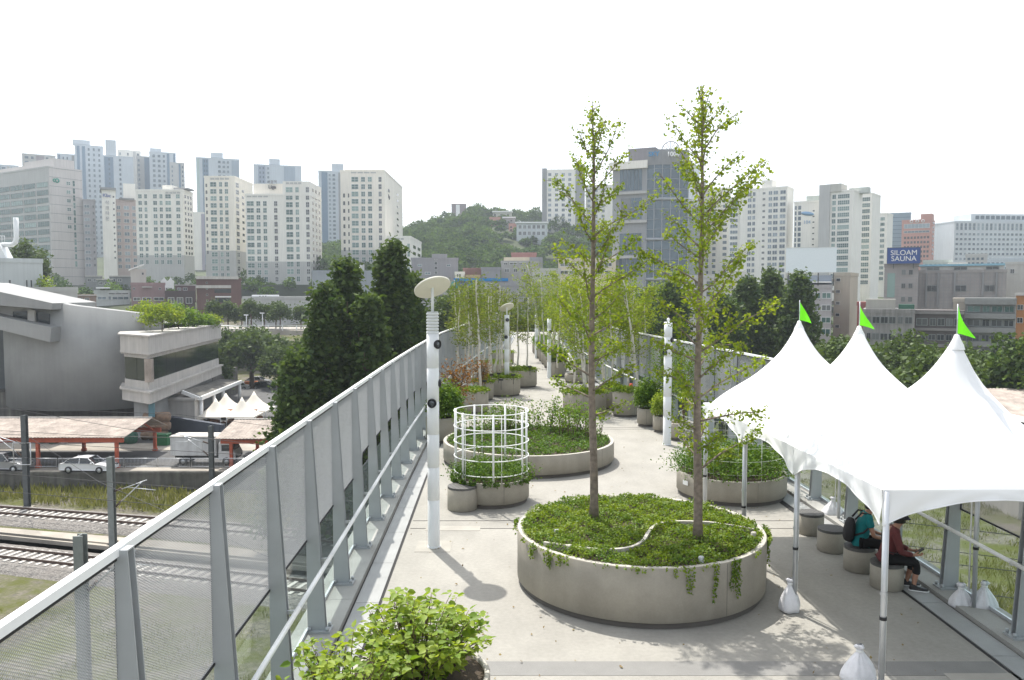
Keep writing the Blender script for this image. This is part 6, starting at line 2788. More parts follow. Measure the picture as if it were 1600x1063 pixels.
b.build('rooftop_block', sw, o_.root)
# --- low white block and grey annex in front of it
u_ = Bld('white_block', 'plain white block with three tiny windows at the left edge', -30, 68, 405, 135, paint('block_white', (.46, .49, .49), var=.08), 0, None, 10, zb=-6)
u_.grid([(14, 17.8), (41, 43.8), (48, 50.8)], 436, 453, 1, .8, 'k', 1, nm=1)
u2 = Bld('annex', 'long low grey annex behind the curved hall', -30, 121, 451, 122, paint('annex_grey', (.33, .33, .31)), 0, None, 10, zb=-6)
dk = tag(empty('ventilation_duct', at(0, 405, 138)), 'white ventilation duct with upright pipe on the plain white block', 'duct')
b = MB()
k = 138 / F
b.tube([(4 * k, 0, 22 * k), (20 * k, 0, 22 * k), (25 * k, 0, 26 * k), (27 * k, 0, 34 * k), (27 * k, 0, 64 * k)], 3.6 * k, 12)
b.build('pipe', mt['offwhite'], dk)
b = MB()
b.add([(-20 * k, -1, 0), (16 * k, -1, 0), (16 * k, 1, 0), (-20 * k, 1, 0), (-20 * k, -1, 25 * k), (4 * k, -1, 25 * k), (4 * k, 1, 25 * k), (-20 * k, 1, 25 * k)], [(3, 2, 1, 0), (4, 5, 6, 7), (0, 1, 5, 4), (1, 2, 6, 5), (2, 3, 7, 6), (3, 0, 4, 7)])
b.build('housing', mt['offwhite'], dk)
b = MB()
for x in (-14, -8, -2, 4, 10, 14):
    b.tube([(x * k, -1, 25 * k), (x * k, -1, 35 * k)], .06, 5)
b.tube([(-14 * k, -1, 35 * k), (14 * k, -1, 35 * k)], .06, 5)
b.build('guard_rail', mt['offwhite'], dk)
p = at(42, 385, 150)
big_tree('roof_tree', 'tree rising behind the plain white block at left', p.x, 150, -4, ball_shape(3.6, 3, 5.5, p.z - 1, 6, 3), 110, 5000, (.5, .5, .5), .5, mt['treeleaf'], 9, .2, 350)
big_tree('roof_tree', 'light green bush in the gap right of the plain white block', at(74, 440, 140).x, 140, -6, ball_shape(1.6, 1.6, 4.5, 8.5, 6, 4), 60, 2600, (.35, .35, .4), .4, mt['heart'], 7, .15, 351)

# --- far bluish towers, hazy
def far_tower(label, l, r_, yt, Y, mats, yaw=0, strips=None, n=26, gl='b', yb=440, wm=None, cap=None):
    t = Bld('apartment_tower', label, l, r_, yt, Y, mats, yaw, None, 14, zb=0, grp='hazy far apartment towers')
    if strips:
        for (a, c, m_) in strips:
            x0, x1 = t.X(a), t.X(c)
            b = MB()
            b.box(x0, -.35, 0, x1, 0, t.H - .8)
            b.build('facade_strip', m_, t.root)
    for (a, c) in (wm or []):
        zt, z_ = t.Z(yt + 4), t.Z(yb)
        st_ = (zt - z_) / n
        mb = MB()
        x0, x1 = t.X(a), t.X(c)
        for r2 in range(n):
            mb.box(x0, -.5, zt - st_ * (r2 + 1) + st_ * .3, x1, .02, zt - st_ * (r2 + 1) + st_ * .8)
        tag(mb.build('window_rows', mt[GL[gl]], t.root), kind='stuff')
    if cap:
        t.box('rooftop_block', cap[0], cap[1], cap[2], yt, 2, 9, mats)
    return t


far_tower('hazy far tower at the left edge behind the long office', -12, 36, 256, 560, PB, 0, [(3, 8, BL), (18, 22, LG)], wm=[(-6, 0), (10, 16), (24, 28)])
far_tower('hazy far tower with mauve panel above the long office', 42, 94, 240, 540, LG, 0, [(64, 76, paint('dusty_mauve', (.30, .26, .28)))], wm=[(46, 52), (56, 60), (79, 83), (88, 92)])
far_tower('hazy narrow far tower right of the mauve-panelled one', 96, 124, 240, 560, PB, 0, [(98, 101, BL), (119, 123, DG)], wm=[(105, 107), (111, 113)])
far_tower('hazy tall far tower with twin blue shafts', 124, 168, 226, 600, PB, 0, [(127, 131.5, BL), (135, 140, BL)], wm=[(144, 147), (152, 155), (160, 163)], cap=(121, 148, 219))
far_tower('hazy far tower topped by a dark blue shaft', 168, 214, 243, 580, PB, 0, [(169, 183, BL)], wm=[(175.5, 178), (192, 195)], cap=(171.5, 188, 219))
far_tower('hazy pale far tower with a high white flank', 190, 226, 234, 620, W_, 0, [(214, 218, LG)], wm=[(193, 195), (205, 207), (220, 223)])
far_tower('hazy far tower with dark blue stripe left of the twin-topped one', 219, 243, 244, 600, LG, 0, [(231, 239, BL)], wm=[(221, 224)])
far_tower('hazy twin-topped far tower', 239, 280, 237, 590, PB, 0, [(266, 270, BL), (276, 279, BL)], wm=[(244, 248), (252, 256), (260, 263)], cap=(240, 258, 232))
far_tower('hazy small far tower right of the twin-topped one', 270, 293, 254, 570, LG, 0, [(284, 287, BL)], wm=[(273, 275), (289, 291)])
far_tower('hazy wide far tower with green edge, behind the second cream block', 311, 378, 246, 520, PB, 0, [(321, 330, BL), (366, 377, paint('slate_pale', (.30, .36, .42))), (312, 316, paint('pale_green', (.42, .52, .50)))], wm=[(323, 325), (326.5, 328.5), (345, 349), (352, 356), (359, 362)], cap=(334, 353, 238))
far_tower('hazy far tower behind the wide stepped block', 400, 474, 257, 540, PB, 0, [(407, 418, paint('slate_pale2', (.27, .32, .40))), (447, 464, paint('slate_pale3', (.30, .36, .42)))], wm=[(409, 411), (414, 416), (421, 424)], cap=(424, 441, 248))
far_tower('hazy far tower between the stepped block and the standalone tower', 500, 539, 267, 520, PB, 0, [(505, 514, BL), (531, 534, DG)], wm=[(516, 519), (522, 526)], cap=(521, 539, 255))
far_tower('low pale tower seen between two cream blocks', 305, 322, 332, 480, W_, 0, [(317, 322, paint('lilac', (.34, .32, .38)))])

# --- tower on the hill, glass office, right-hand towers
t_ = Bld('apartment_tower', 'white apartment tower with grey end columns on the hill', 851, 908, 266, 470, W_, 0, None, 14, zb=10)
t_.box('end_column', 846.5, 854, 263, 366, -.5, 8, DG)
t_.box('end_column', 898.5, 913, 258.5, 366, -.5, 8, DG)
t_.grid([(856, 861), (866.5, 871.5), (877, 882), (887, 892)], 269, 372, 13, .62, 'b', 1, nm=2)
t_.box('roof_screen', 858, 898, 264.5, 267, 0, 1, W_)
t2_ = Bld('apartment_tower', 'white apartment tower half hidden behind the glass office', 914, 962, 290, 480, W_, 0, None, 14, zb=10)
t2_.grid([(917, 922), (928, 933), (939, 944)], 294, 390, 12, .6, 'b', 1, nm=2)
GLS = M('curtain_glass', (.075, .115, .145), .1, var=.25, scale=.2, spec=.7)
s_ = Bld('glass_office', 'grey glass office tower with rooftop lettering between the ginkgos', 956, 1009, 261, 238, paint('office_grey', (.30, .31, .32)), -24, None, 24, zb=GZ)
fx = s_.w
# curved glass corner on the right
b = MB()
n = 10
cw = 11.0
pl = []
for i in range(n + 1):
    a = R(24) * 1.0 + (i / n) * R(38)
    pl.append((fx + cw * i / n, -1.2 * math.sin(i / n * PI) * 1.0 + 5.2 * (i / n) ** 1.2))
vs_ = [(x, y, 0) for x, y in pl] + [(x, y, s_.H + 1.6) for x, y in pl]
b.add(vs_, [(i, i + 1, n + 2 + i, n + 1 + i) for i in range(n)], 0, True)
b.add([(pl[-1][0], pl[-1][1], 0), (pl[-1][0], 22, 0), (fx, 22, 0), (pl[-1][0], pl[-1][1], s_.H + 1.6), (pl[-1][0], 22, s_.H + 1.6), (fx, 22, s_.H + 1.6)], [(0, 1, 4, 3), (1, 2, 5, 4)])
b.add([(x, y, s_.H + 1.6) for x, y in pl] + [(pl[-1][0], 22, s_.H + 1.6), (fx, 22, s_.H + 1.6)], [tuple(range(n + 3))])
b.build('curved_glass_wall', GLS, s_.root)
mlm = M('mullion_grey', (.32, .34, .36), .5, var=0)
for k in range(1, 17):
    b = MB()
    z = s_.H + 1.6 - k * 2.9
    b.tube([(x, y - .06, z) for x, y in pl], .07 if k % 4 else .5, 4)
    b.build('spandrel', mlm, s_.root)
for i in (0, 2, 4, 6, 8, 10):
    b = MB()
    b.box(pl[i][0] - .09, pl[i][1] - .16, 0, pl[i][0] + .09, pl[i][1] + .05, s_.H + 1.55)
    b.build('mullion', mlm, s_.root)
for (y0, y1) in ((264, 298), (310, 343), (365, 398), (404, 430)):
    for j in range(6):
        a, c = lerp(2.2, fx - 1.4, (j + .06) / 6), lerp(2.2, fx - 1.4, (j + .94) / 6)
        if y0 == 310 and j < 3:
            if j < 2:
                continue
            a = lerp(2.2, fx - 1.4, .06)
            b = MB()
            b.box(a, -.08, s_.Z(y1), c, .1, s_.Z(y0))
            b.build('recess', mt['kglass'], s_.root)
            continue
        b = MB()
        b.box(a, -.1, s_.Z(y1), c, .1, s_.Z(y0))
        b.build('glass_panel', GLS, s_.root)
b = MB()
b.box(-.8, -1.0, s_.H - 1.0, fx + .3, 1, s_.H + 1.2)
b.build('roof_frame', W_, s_.root)
for y0 in (300, 345, 400):
    b = MB()
    b.box(-.3, -.7, s_.Z(y0 + 4), fx + .2, .2, s_.Z(y0))
    b.build('floor_band', LG, s_.root)
b = MB()
b.box(fx - 7.0, 5, s_.H, fx + 1.2, 14, s_.Z(228))
b.build('rooftop_block', paint('roof_grey', (.22, .21, .22)), s_.root)
b = MB()
vs_ = [(x - .02, y - .25, s_.H - .2) for x, y in pl] + [(x - .02, y - .25, s_.H + 4.2) for x, y in pl]
b.add(vs_ + [(x, y + .6, z) for x, y, z in vs_], [(i, i + 1, n + 2 + i, n + 1 + i) for i in range(n)] + [(2 * n + 2 + i, 3 * n + 3 + i, 3 * n + 4 + i, 2 * n + 3 + i) for i in range(n)] + [(n + 1 + i, n + 2 + i, 3 * n + 4 + i, 3 * n + 3 + i) for i in range(n)])
b.build('roof_band', DG, s_.root)
for ch, px_, m_ in (('SKY', 1024, M('sky_blue', (.03, .22, .45), .5, var=0)), ('1004', 1044, mt['white'])):
    o = s_.text(ch, 1000, 245, 7.6, m_, .15, bold=.06)
    o.location = (s_.w + (2.4 if ch == 'SKY' else 7.4), (-1.6 if ch == 'SKY' else .9), s_.H + 2.6)
    o.rotation_euler = (PI / 2, 0, .02 if ch == 'SKY' else .50)
b = MB()
b.tube([(fx + 6 + 2.6 * math.cos(a), 3.5, s_.H + 4.2 + 2.6 * math.sin(a)) for a in [PI * i / 14 for i in range(15)]], .16, 6)
for i in range(1, 6):
    a = PI * i / 6
    b.tube([(fx + 6, 3.5, s_.H + 4.2), (fx + 6 + 2.6 * math.cos(a), 3.5, s_.H + 4.2 + 2.6 * math.sin(a))], .1, 5)
b.build('rooftop_wheel_sign', TXG, s_.root)

r1 = Bld('apartment_tower', 'pale grey apartment block between the glass office and the ginkgo', 1062, 1100, 287, 380, LG, 0, None, 14, zb=0)
r1.grid([(1066, 1072), (1078, 1083), (1090, 1096)], 292, 440, 14, .5, 'b', merged=True)
r1b = Bld('apartment_tower', 'pale apartment tower just behind the right ginkgo crown', 1100, 1137, 296, 390, W_, -32, 1140, zb=0)
r1b.grid([(1103, 1106), (1112, 1117), (1128, 1134)], 300, 440, 15, .5, 'b', merged=True)
r2 = Bld('apartment_tower', 'white balcony tower with a high lift block, left of the billboard', 1154, 1227, 297, 360, W_, -34, 1237, zb=0)
r2.grid([(1166, 1172), (1173.5, 1178), (1198, 1204), (1205.5, 1213), (1216, 1225)], 298, 446, 16, .66, 'b', 1, nm=2)
r2.grid([(1189, 1193)], 298, 446, 16, .35, 'k', merged=True)
r2.box('lift_block', 1185.5, 1202, 281.5, 297, 1, 8, W_)
r2b = Bld('apartment_tower', 'white tower left of the one with the high lift block', 1137, 1154, 309, 362, W_, 0, None, 14, zb=0)
r2b.grid([(1139, 1151)], 313, 440, 14, .6, 'b', 1, nm=3)
r3 = Bld('apartment_tower', 'white tower with blue oval emblem and number 104', 1238, 1285, 316, 345, W_, -30, 1289, zb=0)
r3.grid([(1239.5, 1242), (1244.5, 1249)], 320, 446, 15, .7, 'b', merged=True)
r3.grid([(1267, 1270)], 326, 440, 13, .2, 'k', merged=True)
r3.grid([(1279, 1283)], 323, 446, 15, .75, 'k', merged=True)
r3.text('104', 1258.5, 347.5, 5.8, M('faded_blue', (.30, .40, .52), .6, var=0), .12, bold=.03)
b = MB()
k = 345 / F
b.lathe([(.001, 0), (8.6 * k, 0), (8.6 * k, .12), (.001, .14)], 28)
q = b.build('oval_emblem', M('emblem_blue', (.20, .36, .55), .6, var=0), r3.root, (r3.X(1259), -.06, r3.Z(334)))
q.rotation_euler = (PI / 2, .16, 0)
q.scale = (1.12, .34, 1)
r3.box('roof_block', 1256, 1277, 306, 317, 1, 9, paint('greenish_white', (.50, .55, .50)))
r4 = Bld('apartment_tower', 'white balcony tower with grey lift column and blotched roof block', 1277, 1330, 301, 335, W_, -38, 1344, zb=0)
r4.box('lift_column', 1277.5, 1294, 288, 447, -.9, 6, LG)
r4.box('roof_block', 1277, 1311, 287.5, 300, -.6, 8, paint('roof_beige', (.48, .47, .42)))
r4.grid([(1297, 1303)], 303, 446, 15, .75, 'g', 1, nm=2)
r4.grid([(1305.5, 1324)], 303, 446, 15, .72, 'g', 2, nm=6)
r4.grid([(1286, 1291)], 306, 446, 15, .45, 'k', merged=True)
r4.box('roof_block', 1314, 1344, 292, 301, 8, 12, paint('roof_green', (.47, .5, .46)))
r5 = Bld('apartment_tower', 'white balcony tower stepped back to the right of the grey-columned one', 1342, 1359, 303, 350, W_, -38, 1372, zb=0)
r5.grid([(1343.5, 1356)], 307, 446, 15, .7, 'g', 2, nm=4)
r5b = Bld('apartment_tower', 'narrow white tower before the blue glass block', 1371, 1383, 334, 380, W_, -38, 1392, zb=0)
r5b.grid([(1372.5, 1379.5)], 338, 440, 12, .66, 'g', 1, nm=3)
q1 = Bld('glass_block', 'pale blue glass block behind the pink building', 1385, 1420, 334, 470, M('pale_curtain', (.20, .28, .34), .2, var=.15, scale=.1), 0, None, 14, zb=0)
q1.grid([(1387, 1419)], 337, 400, 10, .12, 'b', merged=True)
q2 = Bld('pink_building', 'pink stone building with ribbon windows and raised roof block', 1406, 1452, 345, 430, PINK, -34, 1457, zb=0)
q2.box('roof_block', 1435, 1452.5, 335, 346, .3, 9, PINK)
q2.grid([(1409.5, 1449.5)], 349, 358, 1, .8, 'b', 1, nm=7)
q2.grid([(1409.5, 1449.5)], 359, 366, 1, .5, 'b', 1, nm=7)
q2.grid([(1410 + i * 5.1, 1413.3 + i * 5.1) for i in range(8)], 368, 412, 6, .5, 'k', merged=True)
q2.grid([(1454, 1456)], 345, 400, 8, .5, 'k', merged=True, side=True)
for i in range(3):
    b = MB()
    b.lathe([(.55, 0), (.85, .1), (.85, .25), (.55, .25)], 14)
    q = b.build('roof_emblem', mt['white'], q2.root, (q2.X(1421 + i * 9), -.1, q2.Z(346)))
    q.rotation_euler = (PI / 2, 0, 0)
q3 = Bld('white_office', 'wide white office block with blue square windows at the right edge', 1488, 1640, 346, 450, paint('office_white', (.56, .60, .62)), 6, None, 20, zb=0)
q3.box('roof_storey', 1519, 1640, 334, 346.5, 3, 18, paint('office_white2', (.56, .60, .62)))
q3.grid([(1520 + i * 8, 1526 + i * 8) for i in range(14)], 337, 344, 1, .8, 'b', merged=True)
q3.grid([(1490 + i * 6.6, 1494.4 + i * 6.6) for i in range(18)], 348, 362, 1, .8, 'b', 2, nm=1)
q3.grid([(1490 + i * 6.6, 1494.6 + i * 6.6) for i in range(18)], 363, 409, 6, .55, 'b', 1, nm=1)

# --- billboard building and the sauna
v_ = Bld('office_building', 'office building with ribbon windows under the blank white billboard', 1228, 1300, 447, 172, paint('ribbon_grey', (.40, .38, .38)), 0, None, 14)
for i, yy in enumerate((457, 476, 495, 513)):
    v_.grid([(1230, 1252), (1256, 1271), (1273, 1282), (1284, 1299)], yy, yy + 10, 1, .95, 'g' if i != 1 else 'k', 1)
bb = Bld('billboard', 'blank white billboard on the roof of the ribbon-window building', 1227, 1306, 388, 171, M('billboard_white', (.72, .78, .80), .5, var=.02), 0, None, .5, zb=at(1260, 426, 171).z, cat='billboard', build=False)
b = MB()
b.box(0, 0, 0, bb.w, .4, bb.H)
b.build('panel', bb.mat, bb.root)
b = MB()
b.box(-.1, -.05, -.1, bb.w + .1, .45, .02)
b.box(-.1, -.05, bb.H - .02, bb.w + .1, .45, bb.H + .1)
b.build('frame', mt['wframe'], bb.root)
for t in (.05, .35, .65, .95):
    b = MB()
    zb_ = v_.zb + v_.H - bb.zb
    b.tube([(bb.w * t, .8, zb_), (bb.w * t, .4, bb.H * .9)], .1, 6)
    b.tube([(bb.w * t, 4, zb_), (bb.w * t, .4, bb.H * .8)], .08, 6)
    b.build('strut', mt['dsteel'], bb.root)
v_.box('roof_room', 1229, 1300, 430, 447, 3, 12, paint('bluegrey', (.20, .23, .28)))
v_.box('roof_canopy', 1252, 1299, 440, 442, .5, 4, mt['white'])
v2_ = Bld('beige_block', 'beige narrow block with small windows right of the billboard', 1303, 1328, 428, 176, BEIGE, -34, 1340, None)
v2_.grid([(1306, 1313)], 429, 520, 5, .28, 'k', 1, nm=1)
for k in range(5):
    b = MB()
    b.box(-.9, .5, v2_.Z(440 + k * 18), -.02, 1.2, v2_.Z(436 + k * 18))
    b.build('air_conditioner', mt['bstone'], v2_.root)
sa = Bld('sauna_building', 'grey tiled sauna building under the blue rooftop sign', 1381, 1434, 414, 196, TILE, 0, None, 14)
sa.box('tall_window', 1386, 1398, 427, 465, -.06, .2, mt['gglass'])
sa.grid([(1408, 1414.5), (1419, 1425.5)], 416, 500, 4, .36, 'k', 1, nm=2, fr='gsteel')
for k in range(15):
    b = MB()
    b.box(0, -.02, sa.Z(417 + k * 5.2), sa.w, 0.0, sa.Z(416.4 + k * 5.2))
    b.build('tile_joint', DG, sa.root)
sg = Bld('rooftop_sign', 'blue rooftop sign with white lettering SILOAM SAUNA', 1384.5, 1436.5, 387.5, 195, M('sign_blue', (.015, .06, .24), .4, var=.04), 0, None, 1, zb=at(1410, 412.5, 195).z, cat='sign', build=False)
b = MB()
b.box(0, 0, 0, sg.w, .6, sg.H)
b.build('panel', sg.mat, sg.root)
fb = [(0, 0), (sg.w, 0), (sg.w, sg.H), (0, sg.H)]
b = MB()
for i in range(4):
    a, c = fb[i], fb[(i + 1) % 4]
    b.bar((a[0], -.03, a[1]), (c[0], -.03, c[1]), .12, .1)
b.build('frame', mt['dsteel'], sg.root)
sg.text('SILOAM', 1410.5, 395.3, 8.6, mt['white'], .06, off=.08, bold=.0)
sg.text('SAUNA', 1410.5, 404.6, 8.6, mt['white'], .06, off=.08, bold=.0)
for t in (.2, .8):
    b = MB()
    b.box(sg.w * t - .1, .2, -1.2, sg.w * t + .1, .4, 0)
    b.build('leg', mt['dsteel'], sg.root)
lo_ = Bld('tiled_building', 'long grey tiled building with light blue roof edge, right of the sauna', 1434, 1572, 424, 202, TILE, 0, None, 14)
lo_.box('upper_storey', 1437, 1568, 415.5, 425, .8, 13, paint('upper_white', (.52, .51, .47)))
lo_.box('blue_roof_edge', 1435, 1569, 412.5, 415.6, .3, 13.5, M('blue_roof', (.22, .42, .52), .6, var=.08))
lo_.grid([(1447, 1467), (1489, 1510), (1539, 1560)], 416.5, 423.5, 1, .9, 'k', 1, fr='gsteel')
lo_.grid([(1446, 1464), (1492, 1510), (1538, 1554)], 444, 458, 1, .72, 'k', 1, fr='gsteel')
for px_ in (1446, 1464, 1490, 1534, 1555):
    b = MB()
    b.box(lo_.X(px_), -.5, lo_.Z(480), lo_.X(px_ + 2.6), 0, lo_.Z(426))
    b.build('downpipe_fin', DG, lo_.root)
for k in range(12):
    b = MB()
    b.box(0, -.02, lo_.Z(428.6 + k * 5.2), lo_.w, 0.0, lo_.Z(428 + k * 5.2))
    b.build('tile_joint', DG, lo_.root)
for k in range(20):
    b = MB()
    b.box(lo_.w * k / 20, -.018, lo_.Z(490), lo_.w * k / 20 + .1, 0.0, lo_.Z(426))
    b.build('tile_joint', DG, lo_.root)
lo2 = Bld('low_building', 'pale stepped building at the right edge beyond the tiled one', 1570, 1640, 411, 208, paint('stepped_grey', (.44, .43, .40)), 0, None, 12)
lo2.grid([(1577, 1584)], 418, 430, 1, .6, 'k', 1)
for i, (l, r_, yt, Y_, m_, lab) in enumerate(((1507, 1541, 398, 260, LG, 'grey flat block behind the long tiled building'), (1538, 1640, 405, 290, PB, 'pale low block with small windows below the white office'),
                                              (1441, 1486, 408, 250, paint('pale_teal', (.42, .47, .44)), 'pale block with green fencing behind the sauna sign'), (1480, 1510, 412, 240, W_, 'small whitish block behind the tiled roof'))):
    q = Bld('low_building', lab, l, r_, yt, Y_, m_, 0, None, 12)
    q.grid([(l + 3 + 7 * j, l + 7 + 7 * j) for j in range(int((r_ - l - 6) / 7))], yt + 3, yt + 18, 2, .5, 'b', merged=True)
# --- old street row behind the trees
ro = Bld('old_house', 'weathered grey concrete building with window row, left in the old street row', 1350, 1430, 485, 150, paint('weathered', (.24, .235, .225), var=.2, scale=.4, streak=.3), 0, None, 12)
ro.grid([(1356, 1362), (1364, 1376), (1377, 1389), (1390, 1401), (1404, 1412), (1415, 1427)], 494, 507, 1, .85, 'k', 1, fr='gsteel')
ro.box('roof_room', 1353, 1400, 468, 486, 2, 8, paint('shed_grey', (.36, .35, .31)))
ro.grid([(1356, 1362), (1364, 1376), (1377, 1389), (1390, 1401), (1404, 1412), (1415, 1427)], 520, 533, 1, .85, 'k', 1, fr='gsteel')
ro.box('roof_awning', 1405, 1430, 476, 486, 2, 5, M('awning_green', (.02, .10, .06), .7))
r7 = Bld('old_house', 'dark building with barred windows in the old street row', 1430.5, 1508, 487, 149, paint('dark_brown', (.085, .075, .07)), 0, None, 12)
r7.grid([(1433, 1451), (1454, 1464), (1466, 1478), (1480, 1490), (1492, 1506)], 497, 510, 1, .9, 'k', 1, fr='gsteel')
r7.grid([(1436, 1449), (1452, 1464), (1466, 1478), (1480, 1490), (1492, 1506)], 522, 533, 1, .85, 'k', 1, fr='gsteel')
for yy in (487, 513, 538):
    r7.box('ledge', 1430, 1508, yy, yy + 4, -.5, .1, paint('ledge_grey%d' % yy, (.20, .19, .18)))
r8 = Bld('old_house', 'grey-green balcony building in the old street row', 1509, 1588, 468, 148, paint('grey_green', (.19, .20, .19)), 0, None, 12)
for yy, gl in ((477, 'g'), (499, 'k'), (523, 'k'), (545, 'k')):
    r8.grid([(1512, 1533), (1536, 1548), (1550, 1568), (1570, 1586)], yy, yy + 12, 1, .9, gl, 1, fr='gsteel')
for yy in (468, 490, 512, 534):
    r8.box('balcony_slab', 1508, 1589, yy, yy + 8, -.9, .1, paint('slab_grey%d' % yy, (.22, .225, .22)))
r9 = Bld('old_house', 'orange rendered building at the right end of the old street row', 1589, 1660, 463, 149, paint('orange_render', (.52, .24, .09)), 0, None, 12)
r9.grid([(1590.5, 1600), (1604, 1616)], 471, 512, 2, .42, 'k', 1)
r9.box('flat_roof', 1586, 1660, 458, 462, -1, 8, mt['bstone'])
r6 = Bld('beige_block', 'plain beige gable wall beside the grey-green balcony building', 1490, 1509, 468, 152, BEIGE, 0, None, 9)
rs = Bld('low_building', 'reddish low building between the beige block and the old row', 1340, 1353, 474, 165, paint('red_render', (.26, .08, .07)), 0, None, 8)
rc = Bld('cream_building', 'cream building with dark square windows left of the narrow dark trees', 1130, 1180, 437, 168, paint('cream_pale', (.52, .50, .45)), 0, None, 12)
rc.grid([(1138, 1146), (1157, 1166)], 442, 500, 4, .45, 'k', 1)
rc.box('roof_room', 1135, 1166, 424, 438, 2, 9, LG)
rd = Bld('low_building', 'pinkish low block behind the narrow dark trees', 1178, 1228, 447, 190, paint('pinkish', (.42, .34, .32)), 0, None, 10)
rd.grid([(1183, 1190), (1196, 1203), (1210, 1217)], 452, 500, 4, .4, 'k', merged=True)
rr2 = Bld('low_building', 'grey low building behind the right ginkgo trunk', 1062, 1132, 432, 200, LG, 0, None, 10)
rr2.grid([(1068, 1080), (1086, 1098), (1104, 1116)], 436, 500, 4, .45, 'k', merged=True)

# --- low buildings, centre and left
g1 = Bld('low_building', 'grey building with stair tower behind the nearest lamp disc', 643, 716, 404, 245, paint('centre_grey', (.28, .275, .29)), 0, None, 12)
g1.box('stair_tower', 675, 699, 397, 404.5, -.3, 6, g1.mat)
g1.grid([(679, 683.5)], 401, 430, 4, .6, 'k', 1, nm=1)
g1.grid([(653, 659.5), (698, 704)], 412, 418, 1, .6, 'b', 1)
g1.grid([(653, 660), (664, 673)], 424, 431, 1, .6, 'b', 1)
g1.grid([(653, 666)], 433, 444, 1, .6, 'k', 1)
g2 = Bld('low_building', 'small white house front right of the grey stair-tower building', 711, 726, 426, 235, W_, 0, None, 8)
g2.grid([(714, 716.5), (717.5, 720)], 426, 433, 1, .8, 'k', 1, nm=1)
g3 = Bld('low_building', 'dark red low house below the wooded hill', 724, 752, 420, 240, paint('dull_red', (.22, .12, .10)), 0, None, 9)
g3b = Bld('low_building', 'small yellowish house front below the dark red one', 728, 750, 431, 230, paint('ochre', (.42, .32, .18)), 0, None, 6)
g4 = Bld('low_building', 'plain grey windowless block below the wooded hill', 752, 782, 419, 232, paint('plain_grey', (.26, .265, .29)), 0, None, 9)
g5 = Bld('low_building', 'grey and cream stepped building right of the plain grey block', 783, 842, 409, 238, paint('stepped2', (.34, .335, .32)), 0, None, 10)
g5.box('cream_storey', 787, 828, 402, 409.2, 1, 8, CREAM)
g5.box('side_block', 827.5, 848, 402, 420, .5, 8, paint('side_grey', (.27, .275, .29)))
g5.grid([(787, 793), (796, 808), (811, 816), (818, 821)], 409, 415, 1, .7, 'k', 1)
g5.grid([(788, 796), (802, 809), (814, 822)], 419, 427, 1, .7, 'k', 1)
g6 = Bld('low_building', 'long pinkish roofed house above the stepped building', 799, 838, 396, 262, paint('pink_roof', (.40, .20, .18)), 0, None, 8)
g7 = Bld('low_building', 'cream building with ribbon windows behind the left ginkgo', 872, 962, 405, 236, CREAM, 0, None, 10)
g7.grid([(875, 888), (889, 902), (930, 942), (944, 956)], 408, 432, 2, .5, 'k', 1)
g8 = Bld('low_building', 'low grey building behind the young trees at centre', 832, 876, 421, 215, LG, 0, None, 8)
g8.grid([(836, 844), (850, 858), (864, 872)], 426, 460, 3, .45, 'k', 1)
h0 = Bld('wide_building', 'wide grey building with small windows closing the view past the walkway', 640, 905, 442, 128, paint('end_grey', (.36, .355, .37)), 0, None, 12)
h0.box('blue_band', 709, 794, 435, 439.5, -.3, .4, M('band_blue', (.02, .22, .52), .5, var=.04))
h0.grid([(673, 679), (684, 690), (696, 702), (707, 713), (719, 725), (731, 737), (744, 750), (757, 763), (771, 777), (786, 792), (801, 807), (818, 824), (835, 841), (852, 858)], 464, 476, 1, .85, 'k', 1)
h0.grid([(700, 720), (735, 755), (770, 790), (805, 825), (840, 860)], 500, 530, 1, .7, 'k', 1)
for yy in (459, 481):
    h0.box('ledge', 640, 905, yy, yy + 1.6, -.35, .1, paint('ledge_pale%d' % yy, (.46, .45, .45)))
for i, (px_, c) in enumerate(((711, (.05, .28, .35)), (725, (.08, .10, .35)), (738, (.10, .22, .30)))):
    b = MB()
    b.lathe([(.001, 0), (.75, 0), (.75, .1), (.001, .12)], 18)
    q = b.build('round_emblem', M('emblem%d' % i, c, .5, var=.4, scale=3), h0.root, (h0.X(px_), -.02, h0.Z(446)))
    q.rotation_euler = (PI / 2, 0, 0)
# left low-rise
l1 = Bld('low_building', 'white low building with dark ribbon window left of the mauve house', 147, 203, 455, 232, paint('white_low', (.50, .53, .52)), 0, None, 10)
l1.grid([(152, 166), (169, 173), (175, 201)], 463, 469, 1, .9, 'b', 1)
l1.grid([(169, 201)], 457, 461, 1, .8, 'k', 1)
l1.box('roof_slab', 150, 172, 449, 451, -1.5, 6, mt['white'])
l2 = Bld('low_building', 'mauve house with rooftop clutter', 205, 258, 443, 228, MAUVE, 0, None, 10)
l2.grid([(208, 219), (222, 236), (240, 256)], 464, 471, 1, .8, 'k', 1)
l2.grid([(208, 211), (248, 252)], 449, 454, 1, .7, 'k', 1)
l2.box('roof_awning', 222, 238, 448, 449.5, -1.0, 2, mt['bstone'])
l3 = Bld('low_building', 'cream stair tower with white roof above the mauve house', 205, 229, 422, 242, paint('cream_tower', (.44, .42, .38)), 0, None, 8)
b = MB()
b.add([(-.6, -.6, l3.H - .2), (l3.w * .9, -.6, l3.H + 1.6), (l3.w * .9, 6, l3.H + 1.6), (-.6, 6, l3.H - .2), (-.6, -.6, l3.H + .1), (l3.w * .9, -.6, l3.H + 1.9), (l3.w * .9, 6, l3.H + 1.9), (-.6, 6, l3.H + .1)], [(3, 2, 1, 0), (4, 5, 6, 7), (0, 1, 5, 4), (1, 2, 6, 5), (2, 3, 7, 6), (3, 0, 4, 7)])
b.build('sloping_roof', mt['white'], l3.root)
